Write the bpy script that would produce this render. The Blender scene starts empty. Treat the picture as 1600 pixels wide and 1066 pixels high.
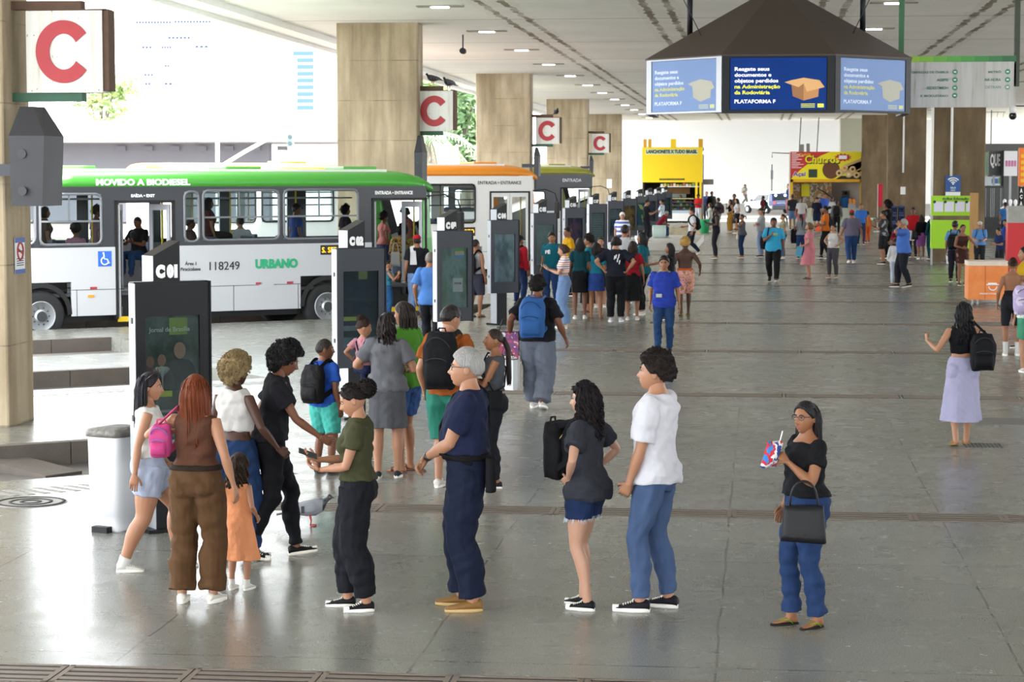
import bpy, bmesh, math, random
import numpy as np
from math import sin, cos, pi, radians, sqrt, atan, atan2
from mathutils import Vector, Matrix, Euler
rnd = random.Random(7)
S = bpy.context.scene
COL = S.collection
# ------------------------------------------------------------------ camera, world, exposure
F, HC = 3400.0, 2.95
PITCH, YAW = atan(257 / F), atan(388 / sqrt(F * F + 257 ** 2))
cam = bpy.data.objects.new('camera', bpy.data.cameras.new('camera'))
COL.objects.link(cam); S.camera = cam
cam.location = (0, 0, HC); cam.rotation_euler = (pi / 2 - PITCH, 0, YAW)
cam.data.sensor_width = 36.0; cam.data.lens = F / 1600 * 36.0
cam.data.clip_start = 0.5; cam.data.clip_end = 3000
cam.data.dof.use_dof = True; cam.data.dof.focus_distance = 15.0; cam.data.dof.aperture_fstop = 10
S.view_settings.view_transform = 'Standard'; S.view_settings.look = 'None'
S.view_settings.gamma = 1.0; S.view_settings.use_curve_mapping = False
S.view_settings.exposure = 0.36
W = bpy.data.worlds.new('sky'); S.world = W; W.use_nodes = True
bgn = W.node_tree.nodes['Background']
bgn.inputs['Color'].default_value = (0.93, 0.97, 1.0, 1); bgn.inputs['Strength'].default_value = 6.6
sun = bpy.data.objects.new('sun', bpy.data.lights.new('sun', 'SUN')); COL.objects.link(sun)
sun.data.energy = 22.0; sun.data.angle = radians(2); sun.data.color = (1, 0.95, 0.88)
sun.rotation_euler = (radians(6), radians(20), 0)
# ------------------------------------------------------------------ helpers
def camray(px, py):
    R = Euler((pi / 2 - PITCH, 0, YAW)).to_matrix()
    return R @ Vector(((px - 800) / F, (533 - py) / F, -1.0))
def ground(px, py, z=0.0):
    d = camray(px, py); return Vector((0, 0, HC)) + d * ((z - HC) / d.z)
def at_depth(px, py, Y):
    d = camray(px, py); return Vector((0, 0, HC)) + d * (Y / d.y)

def lin(c):
    if isinstance(c, str):
        c = c.lstrip('#'); c = [int(c[i:i + 2], 16) / 255 for i in (0, 2, 4)]
    return tuple((x / 12.92 if x <= 0.04045 else ((x + 0.055) / 1.055) ** 2.4) for x in c[:3])
MATS = {}
def mat(name, col, rough=0.6, metal=0.0, noise=0.0, scale=20.0, bump=0.0, bscale=60.0, spec=0.5, emit=0.0, sheen=0.0, stretch=(1, 1, 1), alpha=1.0, trans=0.0, gen='Object', bdist=0.02):
    """a Principled material, its colour broken up by noise and its surface by bump"""
    if name in MATS: return MATS[name]
    m = bpy.data.materials.new(name); m.use_nodes = True; MATS[name] = m
    N, L = m.node_tree.nodes, m.node_tree.links
    b = N['Principled BSDF']; c = (*lin(col), 1)
    b.inputs['Base Color'].default_value = c; b.inputs['Roughness'].default_value = rough
    b.inputs['Metallic'].default_value = metal; b.inputs['Specular IOR Level'].default_value = spec
    if trans: b.inputs['Transmission Weight'].default_value = trans
    if alpha < 1: b.inputs['Alpha'].default_value = alpha
    if emit:
        b.inputs['Emission Color'].default_value = c; b.inputs['Emission Strength'].default_value = emit
    if sheen: b.inputs['Sheen Weight'].default_value = sheen
    if noise or bump:
        tc = N.new('ShaderNodeTexCoord'); mp = N.new('ShaderNodeMapping'); mp.inputs['Scale'].default_value = stretch
        L.new(tc.outputs[gen], mp.inputs['Vector'])
    if noise:
        t = N.new('ShaderNodeTexNoise'); t.inputs['Scale'].default_value = scale; t.inputs['Detail'].default_value = 5
        L.new(mp.outputs[0], t.inputs['Vector'])
        mx = N.new('ShaderNodeMix'); mx.data_type = 'RGBA'
        mx.inputs['A'].default_value = (*[max(0, x * (1 - noise)) for x in c[:3]], 1)
        mx.inputs['B'].default_value = (*[min(1, x * (1 + noise)) for x in c[:3]], 1)
        L.new(t.outputs['Fac'], mx.inputs['Factor']); L.new(mx.outputs['Result'], b.inputs['Base Color'])
    if bump:
        t2 = N.new('ShaderNodeTexNoise'); t2.inputs['Scale'].default_value = bscale; t2.inputs['Detail'].default_value = 3
        L.new(mp.outputs[0], t2.inputs['Vector'])
        bp = N.new('ShaderNodeBump'); bp.inputs['Strength'].default_value = bump; bp.inputs['Distance'].default_value = bdist
        L.new(t2.outputs['Fac'], bp.inputs['Height']); L.new(bp.outputs['Normal'], b.inputs['Normal'])
    return m
def glass(name, col=(0.8, 0.85, 0.85), rough=0.02, alpha=0.25):
    """window glass: a mix of see-through and gloss"""
    if name in MATS: return MATS[name]
    m = bpy.data.materials.new(name); m.use_nodes = True; MATS[name] = m
    N, L = m.node_tree.nodes, m.node_tree.links
    N.remove(N['Principled BSDF']); out = N['Material Output']
    tr = N.new('ShaderNodeBsdfTransparent'); tr.inputs[0].default_value = (*col, 1)
    gl = N.new('ShaderNodeBsdfGlossy'); gl.inputs['Roughness'].default_value = rough
    fr = N.new('ShaderNodeFresnel'); fr.inputs['IOR'].default_value = 1.28
    mx = N.new('ShaderNodeMixShader')
    L.new(fr.outputs[0], mx.inputs[0]); L.new(tr.outputs[0], mx.inputs[1]); L.new(gl.outputs[0], mx.inputs[2])
    L.new(mx.outputs[0], out.inputs['Surface'])
    return m

class MB:
    """collects shapes, then links them as ONE mesh object"""
    def __init__(s): s.v, s.f, s.m, s.sm = [], [], [], []
    def add(s, vs, fs, mi=0, smooth=False):
        o = len(s.v); s.v.extend([tuple(v) for v in vs])
        for f in fs:
            s.f.append([o + i for i in f]); s.m.append(mi); s.sm.append(smooth)
        return s
    def box(s, x0, x1, y0, y1, z0, z1, mi=0, M=None, bev=0.0):
        if bev > 0:
            bm = bmesh.new(); bmesh.ops.create_cube(bm, size=1)
            for v in bm.verts: v.co = Vector(((x0 + x1) / 2 + v.co.x * (x1 - x0), (y0 + y1) / 2 + v.co.y * (y1 - y0), (z0 + z1) / 2 + v.co.z * (z1 - z0)))
            bmesh.ops.bevel(bm, geom=bm.edges[:], offset=bev, segments=2, affect='EDGES', profile=0.5)
            bm.verts.index_update()
            vs = [v.co.copy() for v in bm.verts]; fs = [[v.index for v in f.verts] for f in bm.faces]; bm.free()
        else:
            vs = [Vector(p) for p in ((x0, y0, z0), (x1, y0, z0), (x1, y1, z0), (x0, y1, z0), (x0, y0, z1), (x1, y0, z1), (x1, y1, z1), (x0, y1, z1))]
            fs = [(0, 3, 2, 1), (4, 5, 6, 7), (0, 1, 5, 4), (1, 2, 6, 5), (2, 3, 7, 6), (3, 0, 4, 7)]
        if M is not None: vs = [M @ v for v in vs]
        return s.add(vs, fs, mi)
    def prism(s, poly, z0, z1, mi=0, M=None):
        """poly: (x, y) outline, raised from z0 to z1"""
        n = len(poly)
        vs = [Vector((x, y, z0)) for x, y in poly] + [Vector((x, y, z1)) for x, y in poly]
        fs = [list(range(n))[::-1], list(range(n, 2 * n))] + [(i, (i + 1) % n, n + (i + 1) % n, n + i) for i in range(n)]
        if M is not None: vs = [M @ v for v in vs]
        return s.add(vs, fs, mi)
    def loft(s, rings, mi=0, cap=True, smooth=True, closed=True):
        n = len(rings[0]); vs = [p for r in rings for p in r]; fs = []
        for k in range(len(rings) - 1):
            for i in range(n if closed else n - 1):
                j = (i + 1) % n
                fs.append((k * n + i, k * n + j, (k + 1) * n + j, (k + 1) * n + i))
        if cap and closed:
            fs.append(tuple(range(n))[::-1]); fs.append(tuple((len(rings) - 1) * n + i for i in range(n)))
        return s.add(vs, fs, mi, smooth)
    def tube(s, pts, r, n=8, mi=0, ref=(0, 0, 1), flat=1.0, cap=True):
        """a tube through pts; r one radius or one per point; flat: second radius as a share of the first"""
        return s.loft(tube_rings(pts, r, n, ref, flat), mi, cap)
    def cyl(s, c, r, h, n=20, mi=0, axis='z', r2=None, M=None, smooth=True):
        c = Vector(c); r2 = r if r2 is None else r2
        ax = {'x': (Vector((0, 1, 0)), Vector((0, 0, 1)), Vector((1, 0, 0))), 'y': (Vector((0, 0, 1)), Vector((1, 0, 0)), Vector((0, 1, 0))), 'z': (Vector((1, 0, 0)), Vector((0, 1, 0)), Vector((0, 0, 1)))}[axis]
        rings = []
        for rr, t in ((r, 0), (r2, h)):
            rings.append([c + ax[2] * t + (ax[0] * cos(2 * pi * i / n) + ax[1] * sin(2 * pi * i / n)) * rr for i in range(n)])
        if M is not None: rings = [[M @ p for p in q] for q in rings]
        o = len(s.v); s.loft(rings, mi, True, smooth)
        s.sm[-1] = s.sm[-2] = False
        return s
    def ball(s, c, r, n=10, mi=0, M=None):
        """an ellipsoid; r one radius or three"""
        r = (r, r, r) if not hasattr(r, '__len__') else r
        c = Vector(c); m = max(5, n // 2 + 2); vs = []; fs = []
        for k in range(1, m):
            t = pi * k / m
            for i in range(n):
                a = 2 * pi * i / n
                vs.append(c + Vector((r[0] * sin(t) * cos(a), r[1] * sin(t) * sin(a), r[2] * cos(t))))
        top, bot = len(vs), len(vs) + 1
        vs += [c + Vector((0, 0, r[2])), c - Vector((0, 0, r[2]))]
        for k in range(m - 2):
            for i in range(n):
                j = (i + 1) % n; fs.append((k * n + i, (k + 1) * n + i, (k + 1) * n + j, k * n + j))
        for i in range(n):
            j = (i + 1) % n; fs.append((top, i, j)); fs.append((bot, (m - 2) * n + j, (m - 2) * n + i))
        if M is not None: vs = [M @ v for v in vs]
        return s.add(vs, fs, mi, True)
    def mesh(s, name, mats):
        me = bpy.data.meshes.new(name); me.from_pydata([tuple(v) for v in s.v], [], s.f)
        for m in (mats if isinstance(mats, (list, tuple)) else [mats]): me.materials.append(m)
        me.polygons.foreach_set('material_index', s.m); me.polygons.foreach_set('use_smooth', s.sm)
        me.update(); return me
    def build(s, name, mats, parent=None, M=None):
        return put(name, s.mesh(name, mats), parent, M)
def tube_rings(pts, r, n, ref=(0, 0, 1), flat=1.0):
    pts = [Vector(p) for p in pts]; k = len(pts)
    r = [r] * k if not hasattr(r, '__len__') else r
    out = []; side = None
    for i, p in enumerate(pts):
        t = (pts[min(i + 1, k - 1)] - pts[max(i - 1, 0)]).normalized()
        if side is None:
            ref = Vector(ref)
            if abs(t.dot(ref)) > 0.95: ref = Vector((1, 0, 0)) if abs(t.x) < 0.9 else Vector((0, 1, 0))
            side = t.cross(ref).normalized()
        else:
            side = (side - t * side.dot(t)).normalized()
        up = side.cross(t)
        out.append([p + side * (r[i] * cos(2 * pi * j / n)) + up * (r[i] * flat * sin(2 * pi * j / n)) for j in range(n)])
    return out
def put(name, me, parent=None, M=None):
    o = bpy.data.objects.new(name, me); COL.objects.link(o)
    if M is not None: o.matrix_basis = M
    if parent is not None: o.parent = parent
    return o
def thing(name, label, cat, loc=(0, 0, 0), rotz=0.0, group=None):
    o = bpy.data.objects.new(name, None); COL.objects.link(o); o.empty_display_size = 0.1
    o.location = loc; o.rotation_euler = (0, 0, rotz)
    return tag(o, label, cat, group)
def tag(o, label, cat, group=None):
    o['label'] = label; o['category'] = cat
    if group: o['group'] = group
    return o
def struct(o):
    o['kind'] = 'structure'; return o
def dup(root, loc, rotz=None, label=None, group=None):
    r = root.copy(); COL.objects.link(r); r.location = loc
    if rotz is not None: r.rotation_euler = (0, 0, rotz)
    if label: r['label'] = label
    if group: r['group'] = group
    for ch in list(root.children):
        c = ch.copy(); COL.objects.link(c); c.parent = r
        for g in list(ch.children):
            d = g.copy(); COL.objects.link(d); d.parent = c
    return r
def T(x=0, y=0, z=0): return Matrix.Translation((x, y, z))
def RZ(a): return Matrix.Rotation(a, 4, 'Z')
def RX(a): return Matrix.Rotation(a, 4, 'X')
def RY(a): return Matrix.Rotation(a, 4, 'Y')
def text_mesh(body, size, depth=0.004, bold=0.0, align='CENTER', shear=0.0, space=1.0):
    """lettering as mesh data, lying in its own x-y plane, centred on the line's middle"""
    cu = bpy.data.curves.new('lettering', 'FONT'); cu.body = body; cu.size = size; cu.extrude = depth
    cu.offset = bold; cu.align_x = align; cu.align_y = 'CENTER'; cu.shear = shear; cu.space_character = space; cu.resolution_u = 3
    o = bpy.data.objects.new('lettering', cu); COL.objects.link(o)
    bpy.context.view_layer.update()
    me = bpy.data.meshes.new_from_object(o.evaluated_get(bpy.context.evaluated_depsgraph_get()))
    bpy.data.objects.remove(o); bpy.data.curves.remove(cu)
    return me
def text(body, size, m, parent, M, name='lettering', width=None, height=None, **kw):
    """lettering as a part: M takes its x-y plane to where it stands; width, height: the size it is fitted to"""
    me = text_mesh(body, size, **kw); me.materials.append(m)
    n = len(me.vertices)
    if n and (width or height):
        co = np.empty(n * 3); me.vertices.foreach_get('co', co); co = co.reshape(-1, 3)
        ext = co.max(0) - co.min(0); mid = (co.max(0) + co.min(0)) / 2
        al = kw.get('align', 'CENTER')
        if width: 
            a = mid[0] if al == 'CENTER' else (co[:, 0].min() if al == 'LEFT' else co[:, 0].max())
            co[:, 0] = (co[:, 0] - a) * width / max(ext[0], 1e-6)
        if height: co[:, 1] = (co[:, 1] - mid[1]) * height / max(ext[1], 1e-6)
        me.vertices.foreach_set('co', co.ravel()); me.update()
    return put(name, me, parent, M)
FRONT = RX(pi / 2)            # x-y plane to x-z plane, facing -y
def wall_holes(mb, x0, x1, z0, z1, y0, y1, holes, mi=0):
    """a wall in x-z with oblong holes (hx0, hx1, hz0, hz1), from y0 to y1 thick"""
    xs = sorted({x0, x1, *[h[0] for h in holes], *[h[1] for h in holes]}); xs = [x for x in xs if x0 <= x <= x1]
    for a, b in zip(xs, xs[1:]):
        cuts = sorted([(max(h[2], z0), min(h[3], z1)) for h in holes if h[0] < (a + b) / 2 < h[1]])
        z = z0
        for c, d in cuts:
            if c > z + 1e-4: mb.box(a, b, y0, y1, z, c, mi)
            z = max(z, d)
        if z < z1 - 1e-4: mb.box(a, b, y0, y1, z, z1, mi)
    return mb
# ------------------------------------------------------------------ the setting
def nodes(name, rough=0.5):
    m = bpy.data.materials.new(name); m.use_nodes = True; MATS[name] = m
    N, L = m.node_tree.nodes, m.node_tree.links
    b = N['Principled BSDF']; b.inputs['Roughness'].default_value = rough
    tc = N.new('ShaderNodeTexCoord')
    def math_(op, a, b_=None, c=None):
        n = N.new('ShaderNodeMath'); n.operation = op
        for i, x in enumerate((a, b_, c)):
            if x is None: continue
            if hasattr(x, 'is_linked') or hasattr(x, 'node'): L.new(x, n.inputs[i])
            else: n.inputs[i].default_value = x
        return n.outputs[0]
    def noise(scale, detail=4, stretch=(1, 1, 1), rough_=0.55):
        mp = N.new('ShaderNodeMapping'); mp.inputs['Scale'].default_value = stretch; L.new(tc.outputs['Object'], mp.inputs[0])
        t = N.new('ShaderNodeTexNoise'); t.inputs['Scale'].default_value = scale; t.inputs['Detail'].default_value = detail; t.inputs['Roughness'].default_value = rough_
        L.new(mp.outputs[0], t.inputs['Vector']); return t.outputs['Fac']
    def ramp(x, stops):
        r = N.new('ShaderNodeValToRGB'); L.new(x, r.inputs[0])
        while len(r.color_ramp.elements) < len(stops): r.color_ramp.elements.new(0.5)
        for e, (p, c) in zip(r.color_ramp.elements, stops):
            e.position = p; e.color = (*(lin(c) if isinstance(c, str) else (c, c, c)), 1)
        return r.outputs[0]
    def mix(f, a, b_, mode='MIX'):
        n = N.new('ShaderNodeMix'); n.data_type = 'RGBA'; n.blend_type = mode
        for k, x in (('Factor', f), ('A', a), ('B', b_)):
            if hasattr(x, 'node'): L.new(x, n.inputs[k])
            elif isinstance(x, str): n.inputs[k].default_value = (*lin(x), 1)
            else: n.inputs[k].default_value = x
        return n.outputs['Result']
    sep = N.new('ShaderNodeSeparateXYZ'); L.new(tc.outputs['Object'], sep.inputs[0])
    def bump(h, strength=0.3, dist=0.01):
        bp = N.new('ShaderNodeBump'); bp.inputs['Strength'].default_value = strength; bp.inputs['Distance'].default_value = dist
        L.new(h, bp.inputs['Height']); L.new(bp.outputs[0], b.inputs['Normal'])
    class O: pass
    o = O(); o.m, o.N, o.L, o.b, o.tc, o.x, o.y, o.z = m, N, L, b, tc, sep.outputs[0], sep.outputs[1], sep.outputs[2]
    o.math, o.noise, o.ramp, o.mix, o.bump = math_, noise, ramp, mix, bump
    return o
def floor_mat():
    k = nodes('polished_terrazzo', 0.22)
    base = k.ramp(k.noise(0.35, 6), [(0.3, '#6d6d66'), (0.5, '#7a7a72'), (0.72, '#898982')])
    grit = k.ramp(k.noise(95, 2), [(0.36, '#42423d'), (0.47, '#72726b'), (0.68, '#9a9a93')])
    c = k.mix(0.4, base, grit)
    scuff = k.ramp(k.noise(5.5, 7, (1, 2.6, 1), 0.7), [(0.55, 0.0), (0.68, 1.0)])
    area = k.ramp(k.noise(0.9, 3), [(0.42, 0.0), (0.62, 1.0)])
    sc = k.math('MULTIPLY', k.math('MULTIPLY', scuff, area), 0.55)
    c = k.mix(sc, c, '#4a4a45')
    def seam(co, period, w, off):
        f = k.math('FRACT', k.math('DIVIDE', k.math('ADD', co, off), period))
        return k.math('LESS_THAN', f, w / period)
    wob = k.math('MULTIPLY', k.math('SUBTRACT', k.noise(1.1, 2), 0.5), 0.05)
    sx = seam(k.math('ADD', k.x, wob), 1.82, 0.016, 100.35); sy = seam(k.y, 3.65, 0.02, 100.2)
    s = k.math('MULTIPLY', k.math('MAXIMUM', sx, sy), k.ramp(k.noise(2.0, 3), [(0.35, 0.15), (0.6, 0.75)]))
    c = k.mix(s, c, '#3d3d39')
    k.L.new(c, k.b.inputs['Base Color'])
    r = k.math('ADD', k.math('MULTIPLY', k.noise(2.2, 5), 0.22), 0.15)
    k.L.new(r, k.b.inputs['Roughness'])
    k.bump(k.noise(2.2, 3), 0.06, 0.006)
    k.b.inputs['Specular IOR Level'].default_value = 0.62
    return k.m
def ceiling_mat():
    k = nodes('stained_white_concrete_ceiling', 0.8)
    c = k.ramp(k.noise(0.4, 6), [(0.3, '#e4e1db'), (0.7, '#f1eee8')])
    wob = k.math('MULTIPLY', k.math('SUBTRACT', k.noise(2.2, 4), 0.5), 0.3)
    def line(co, at, w):
        return k.math('LESS_THAN', k.math('ABSOLUTE', k.math('SUBTRACT', k.math('ADD', co, wob), at)), w)
    tot = None
    for x in (-5.9, -5.4, -2.5, -2.0, 1.3, 1.8, 4.8, 5.3, 8.4, 8.9):
        l = line(k.x, x, 0.075); tot = l if tot is None else k.math('MAXIMUM', tot, l)
    brk = k.ramp(k.noise(0.55, 5, (1, 1, 1)), [(0.34, 0.2), (0.55, 1.0)])
    c = k.mix(k.math('MULTIPLY', tot, brk), c, '#6b5a47')
    halo = None
    for x in (-5.65, -2.25, 1.55, 5.05, 8.65):
        l = k.math('MULTIPLY', line(k.x, x, 0.5), 0.16); halo = l if halo is None else k.math('MAXIMUM', halo, l)
    c = k.mix(k.math('MULTIPLY', halo, brk), c, '#b9ac98')
    f = k.math('FRACT', k.math('DIVIDE', k.math('ADD', k.y, 200 - 51.5), 8.66))
    tr = k.math('LESS_THAN', f, 0.012)
    c = k.mix(k.math('MULTIPLY', tr, 0.7), c, '#7a7064')
    k.L.new(c, k.b.inputs['Base Color'])
    k.bump(k.noise(3, 5, (1, 0.3, 1)), 0.25, 0.02)
    return k.m
def concrete_mat(name='board_marked_concrete', cols=('#877860', '#a6967b', '#bfb199')):
    k = nodes(name, 0.85)
    c = k.ramp(k.noise(1.1, 6, (1.4, 1.4, 0.5)), list(zip((0.3, 0.52, 0.75), cols)))
    st = k.noise(2.6, 5, (2.2, 2.2, 0.12))
    c = k.mix(k.ramp(st, [(0.45, 0.0), (0.75, 0.55)]), c, '#6a5c48')
    f = k.math('FRACT', k.math('DIVIDE', k.z, 0.95)); ln = k.math('LESS_THAN', f, 0.02)
    c = k.mix(k.math('MULTIPLY', ln, k.ramp(k.noise(1.5, 3), [(0.4, 0.0), (0.65, 0.7)])), c, '#5d5140')
    k.L.new(c, k.b.inputs['Base Color']); k.bump(k.noise(14, 6), 0.4, 0.02)
    return k.m
def asphalt_mat():
    k = nodes('worn_asphalt', 0.6)
    c = k.ramp(k.noise(0.7, 6, (1, 1, 1)), [(0.3, '#4a4643'), (0.6, '#67625e'), (0.8, '#7d7875')])
    c = k.mix(k.ramp(k.noise(60, 2), [(0.35, 0.5), (0.6, 0.0)]), c, '#4a4642')
    k.L.new(c, k.b.inputs['Base Color']); k.bump(k.noise(40, 3), 0.3, 0.01)
    return k.m
M_floor, M_ceil, M_conc, M_asph = floor_mat(), ceiling_mat(), concrete_mat(), asphalt_mat()
M_kerb = mat('kerb_concrete', '#59524b', 0.8, noise=0.3, scale=4, bump=0.3, bscale=30)
M_kerbw = mat('kerb_white_paint', '#e9e8e4', 0.7, noise=0.06, scale=9)  # sunlight on the kerb's left stretch, put into its colour
M_white = mat('white_paint', '#e6e5e1', 0.6, noise=0.05, scale=3)
M_grate = mat('rusty_drain_iron', '#7b6f64', 0.55, 0.3, noise=0.25, scale=25, bump=0.2)
M_dark = mat('dark_gap', '#1c1a19', 0.8)
M_steel = mat('brushed_steel', '#9da0a2', 0.35, 0.8)
A38 = radians(38); CU, SU = cos(A38), sin(A38)
def uv(u, v): return (u * CU - v * SU, u * SU + v * CU)
def u_at_x(x, v): return (x + v * SU) / CU

# road (a quarter of a metre below the platforms)
b = MB(); b.box(-260, 60, -30, 420, -0.5, -0.25); struct(b.build('road', M_asph))
# the main platform and the fingers between the bus bays: (v from, v to, x where the bay ends)
XE = -6.1
b = MB(); b.box(XE, 45, -12, 400, -0.45, 0.0); struct(b.build('floor', M_floor))
EDGES = [(-60, 20.45), (23.3, 29.03), (31.9, 34.5), (38.1, 40.45), (43.4, 46.2), (52, 54.5), (60.3, 62.8), (68.6, 71.1), (77, 79.5), (85, 87.5), (93.5, 96), (102, 104.5), (110, 300)]
for i, (v0, v1) in enumerate(EDGES):
    uA = -34 if i else -60
    ue0, ue1 = u_at_x(XE, v0), u_at_x(XE, v1)
    if i == 0: ue0 = -60 + 1e-3
    poly = [uv(uA, v0), uv(ue0, v0), uv(ue1, v1), uv(uA, v1)]
    if i == 0: poly = [(-30, -12), (XE, -12), uv(ue1, v1), uv(-10, v1), (-30, 10)]
    if i == len(EDGES) - 1:
        a = uv(u_at_x(-16, v0), v0); poly = [uv(ue0, v0), (XE, 400), (-16, 400), a]
    b = MB(); b.prism(poly, -0.45, -0.0005); struct(b.build('floor', M_floor))
# bay ends: the kerb blocks that close the bays short of the platform
for (v0, v1, u0) in ((29.03, 31.9, 13.6), (34.5, 38.1, 14.6), (46.2, 52, 22.5)):
    b = MB(); b.prism([uv(u0, v0), uv(u_at_x(XE, v0), v0), uv(u_at_x(XE, v1), v1), uv(u0, v1)], -0.45, -0.001); struct(b.build('floor', M_floor))
# kerb stones along the finger edges facing the platform
def kerb(u0, u1, v, m, h=0.0, w=0.16):
    b = MB(); n = max(1, int((u1 - u0) / 1.0)); s_ = (u1 - u0) / n
    for i in range(n):
        P = [uv(u0 + i * s_ + 0.006, v - w), uv(u0 + (i + 1) * s_ - 0.006, v - w), uv(u0 + (i + 1) * s_ - 0.006, v), uv(u0 + i * s_ + 0.006, v)]
        b.prism(P, -0.3, h)
    o = b.build('kerb', m); return struct(o)
kerb(-8, u_at_x(XE, 23.3), 23.3, M_kerb); kerb(-8, 13.6, 31.9, M_kerb); kerb(-2, 12.3, 38.1, M_kerbw); kerb(12.3, 14.6, 38.1, M_kerb)
for v in (46.2 - 2.8, 52, 60.3, 68.6, 77): kerb(5, u_at_x(XE, v), v, M_kerb)
# loose kerb blocks standing in the bays
def block(name, label, px, py, l, w, h, a=A38, z=-0.25, m=None):
    g = ground(px, py, z); b = MB(); b.box(-l / 2, l / 2, -w / 2, w / 2, 0, h, bev=0.02)
    o = b.build(name, m or M_kerb); o.location = (g.x, g.y, z); o.rotation_euler.z = a; return tag(o, label, 'kerb block')
block('concrete_block', 'low broken concrete kerb block lying in the bus bay beside the phone woman\'s queue', 478, 541, 1.3, 0.55, 0.17)
block('concrete_block', 'small concrete kerb block in the bus bay right behind the first totem', 338, 592, 0.7, 0.5, 0.17)
g = ground(28, 748, -0.25)
b = MB(); b.loft([[Vector((-0.9, -0.25, 0)), Vector((-0.9, 0.25, 0)), Vector((-0.9, 0.25, 0.16)), Vector((-0.9, -0.25, 0.16))], [Vector((0.5, -0.25, 0)), Vector((0.5, 0.25, 0)), Vector((0.5, 0.25, 0.03)), Vector((0.5, -0.25, 0.03))]], smooth=False)
o = b.build('concrete_ramp', M_kerb); o.location = (g.x, g.y + 0.5, -0.25); o.rotation_euler.z = -0.55
tag(o, 'small sloping concrete wedge in the nearest bus bay by the pillar', 'ramp')

# ceiling slab with its edge beam
b = MB(); b.box(-11.2, 21, -14, 143, 6.6, 7.3); struct(b.build('ceiling', M_ceil))
b = MB(); b.box(-11.75, -11.2, -14, 143, 6.45, 7.35); b.box(-11.95, -11.75, -14, 143, 6.35, 6.5); struct(b.build('ceiling_edge', M_white))
b = MB(); b.box(20.4, 20.8, -14, 112, -.1, 3.1); struct(b.build('wall_right', mat('shop_back_wall', '#8d8a83', 0.7)))  # unseen low wall, added to darken reflections in the totems and bus glass
# columns
M_brownc = concrete_mat('brown_stained_concrete', ('#54452f', '#6d5b42', '#84725a'))  # darker copy of the concrete: the right row's lesser light put into colour
def column(x0, x1, y, m=None):
    b = MB(); b.box(x0, x1, y, y + 0.9, -0.3, 6.62, bev=0.03)
    return struct(b.build('column', m or M_conc))
COLY = (24.7, 51.5, 77.2, 103.0, 128.0)
for y in COLY: column(*((-10.7, -8.78) if y < 30 else (-10.08, -8.13)), y)
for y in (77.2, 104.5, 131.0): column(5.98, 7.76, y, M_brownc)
# far white wall and the pale pillar before it
M_far = mat('far_white_wall', '#d6d5d1', 0.8, noise=0.03, scale=0.3)
b = MB(); b.box(-17, 40, 239, 240, -0.3, 16); struct(b.build('wall_far', M_far))
b = MB(); b.box(-17, 40, 150, 240.5, 11.5, 12.2); struct(b.build('roof_far', M_white))  # unseen roof slab, added to shade the far wall
b = MB(); b.box(5.0, 7.2, 139, 141, -0.3, 6.7); struct(b.build('column', mat('pale_green_concrete', '#a7a795', 0.8, noise=0.08, scale=2)))

# drain grates: rows of cast-iron panels set in the floor
def grate_mesh(w, d):
    b = MB(); b.box(0.006, w - 0.006, 0, d, -0.03, 0.002, 1)
    b.box(0.006, w - 0.006, 0, 0.035, -0.02, 0.006); b.box(0.006, w - 0.006, d - 0.035, d, -0.02, 0.006)
    b.box(0.006, 0.04, 0, d, -0.02, 0.006); b.box(w - 0.04, w - 0.006, 0, d, -0.02, 0.006)
    for k in range(1, 4): b.box(0.03, w - 0.03, d * k / 4 - 0.03, d * k / 4 + 0.03, -0.02, 0.005)
    return b.mesh('drain_grate', [M_grate, M_dark])
GM = grate_mesh(0.78, 0.44); GMF = None
STRIPS = [(12.15, -4.9, 2.4, 0), (18.78, -4.9, 5.0, 0), (29.25, -5.9, 7.0, 1), (36.7, -4.0, 9.2, 1), (43.8, -2.2, 11, 1), (51.6, -4.0, 13, 2), (59.2, -4, 14, 2), (66.7, -4, 14, 2), (74.2, -4, 14, 2), (82, -4, 5.5, 2), (90, -1.9, 5.5, 2)]
for k, (y, x0, x1, far) in enumerate(STRIPS):
    L_ = 0.78 if far == 0 else (1.56 if far == 1 else 3.12)
    b = MB()
    if far:
        b.box(0.015, L_ - 0.015, 0, 0.44, -0.03, 0.002, 1)
        for q in range(4): b.box(0.03, L_ - 0.03, 0.02 + q * 0.105, 0.09 + q * 0.105, -0.02, 0.006)
        me = b.mesh('drain_grate', [M_grate, M_dark])
    else: me = GM
    x = x0
    while x < x1:
        o = put('drain_grate', me); o.location = (x, y, 0)
        tag(o, ('brown iron drain grate in the row at the feet of the near queue', 'brown iron drain grate in the row that crosses the floor behind the queue', 'brown drain grate in the row beside the lilac-skirted woman', 'brown drain grate in the row behind the man in the blue football shirt', 'thin drain grate in the row before the boarding crowd', 'thin drain grate in the first row beyond the boarding crowd', 'thin drain grate in the row under the man in cyan shirt', 'thin drain grate in the row at the feet of the line of waiting people', 'thin drain grate in the row before the snack stalls', 'faint drain grate far along the hall before the churros stall', 'faint drain grate far along the hall, the last row')[k], 'drain grate', 'drain grates of row %s' % 'abcdefghijk'[k])
        x += L_
# short ribbed warning strips along the bay edges
def ribbed(u0, u1, v, w, step, label):
    b = MB(); u = u0
    while u < u1:
        P = [uv(u, v), uv(u + step * 0.45, v), uv(u + step * 0.45 - 0.12, v + w), uv(u - 0.12, v + w)]
        b.prism(P, -0.004, 0.004); u += step
    o = b.build('ribbed_grating', mat('grating_grey', '#8a8884', 0.6)); return tag(o, label, 'grating')
ribbed(-2, 14.5, 28.2, 0.36, 0.16, 'long ribbed floor grating along the far edge of the white platform finger')
ribbed(-1, 9.4, 19.45, 0.4, 0.15, 'ribbed floor grating along the near bay edge beside the pillar')
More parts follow.
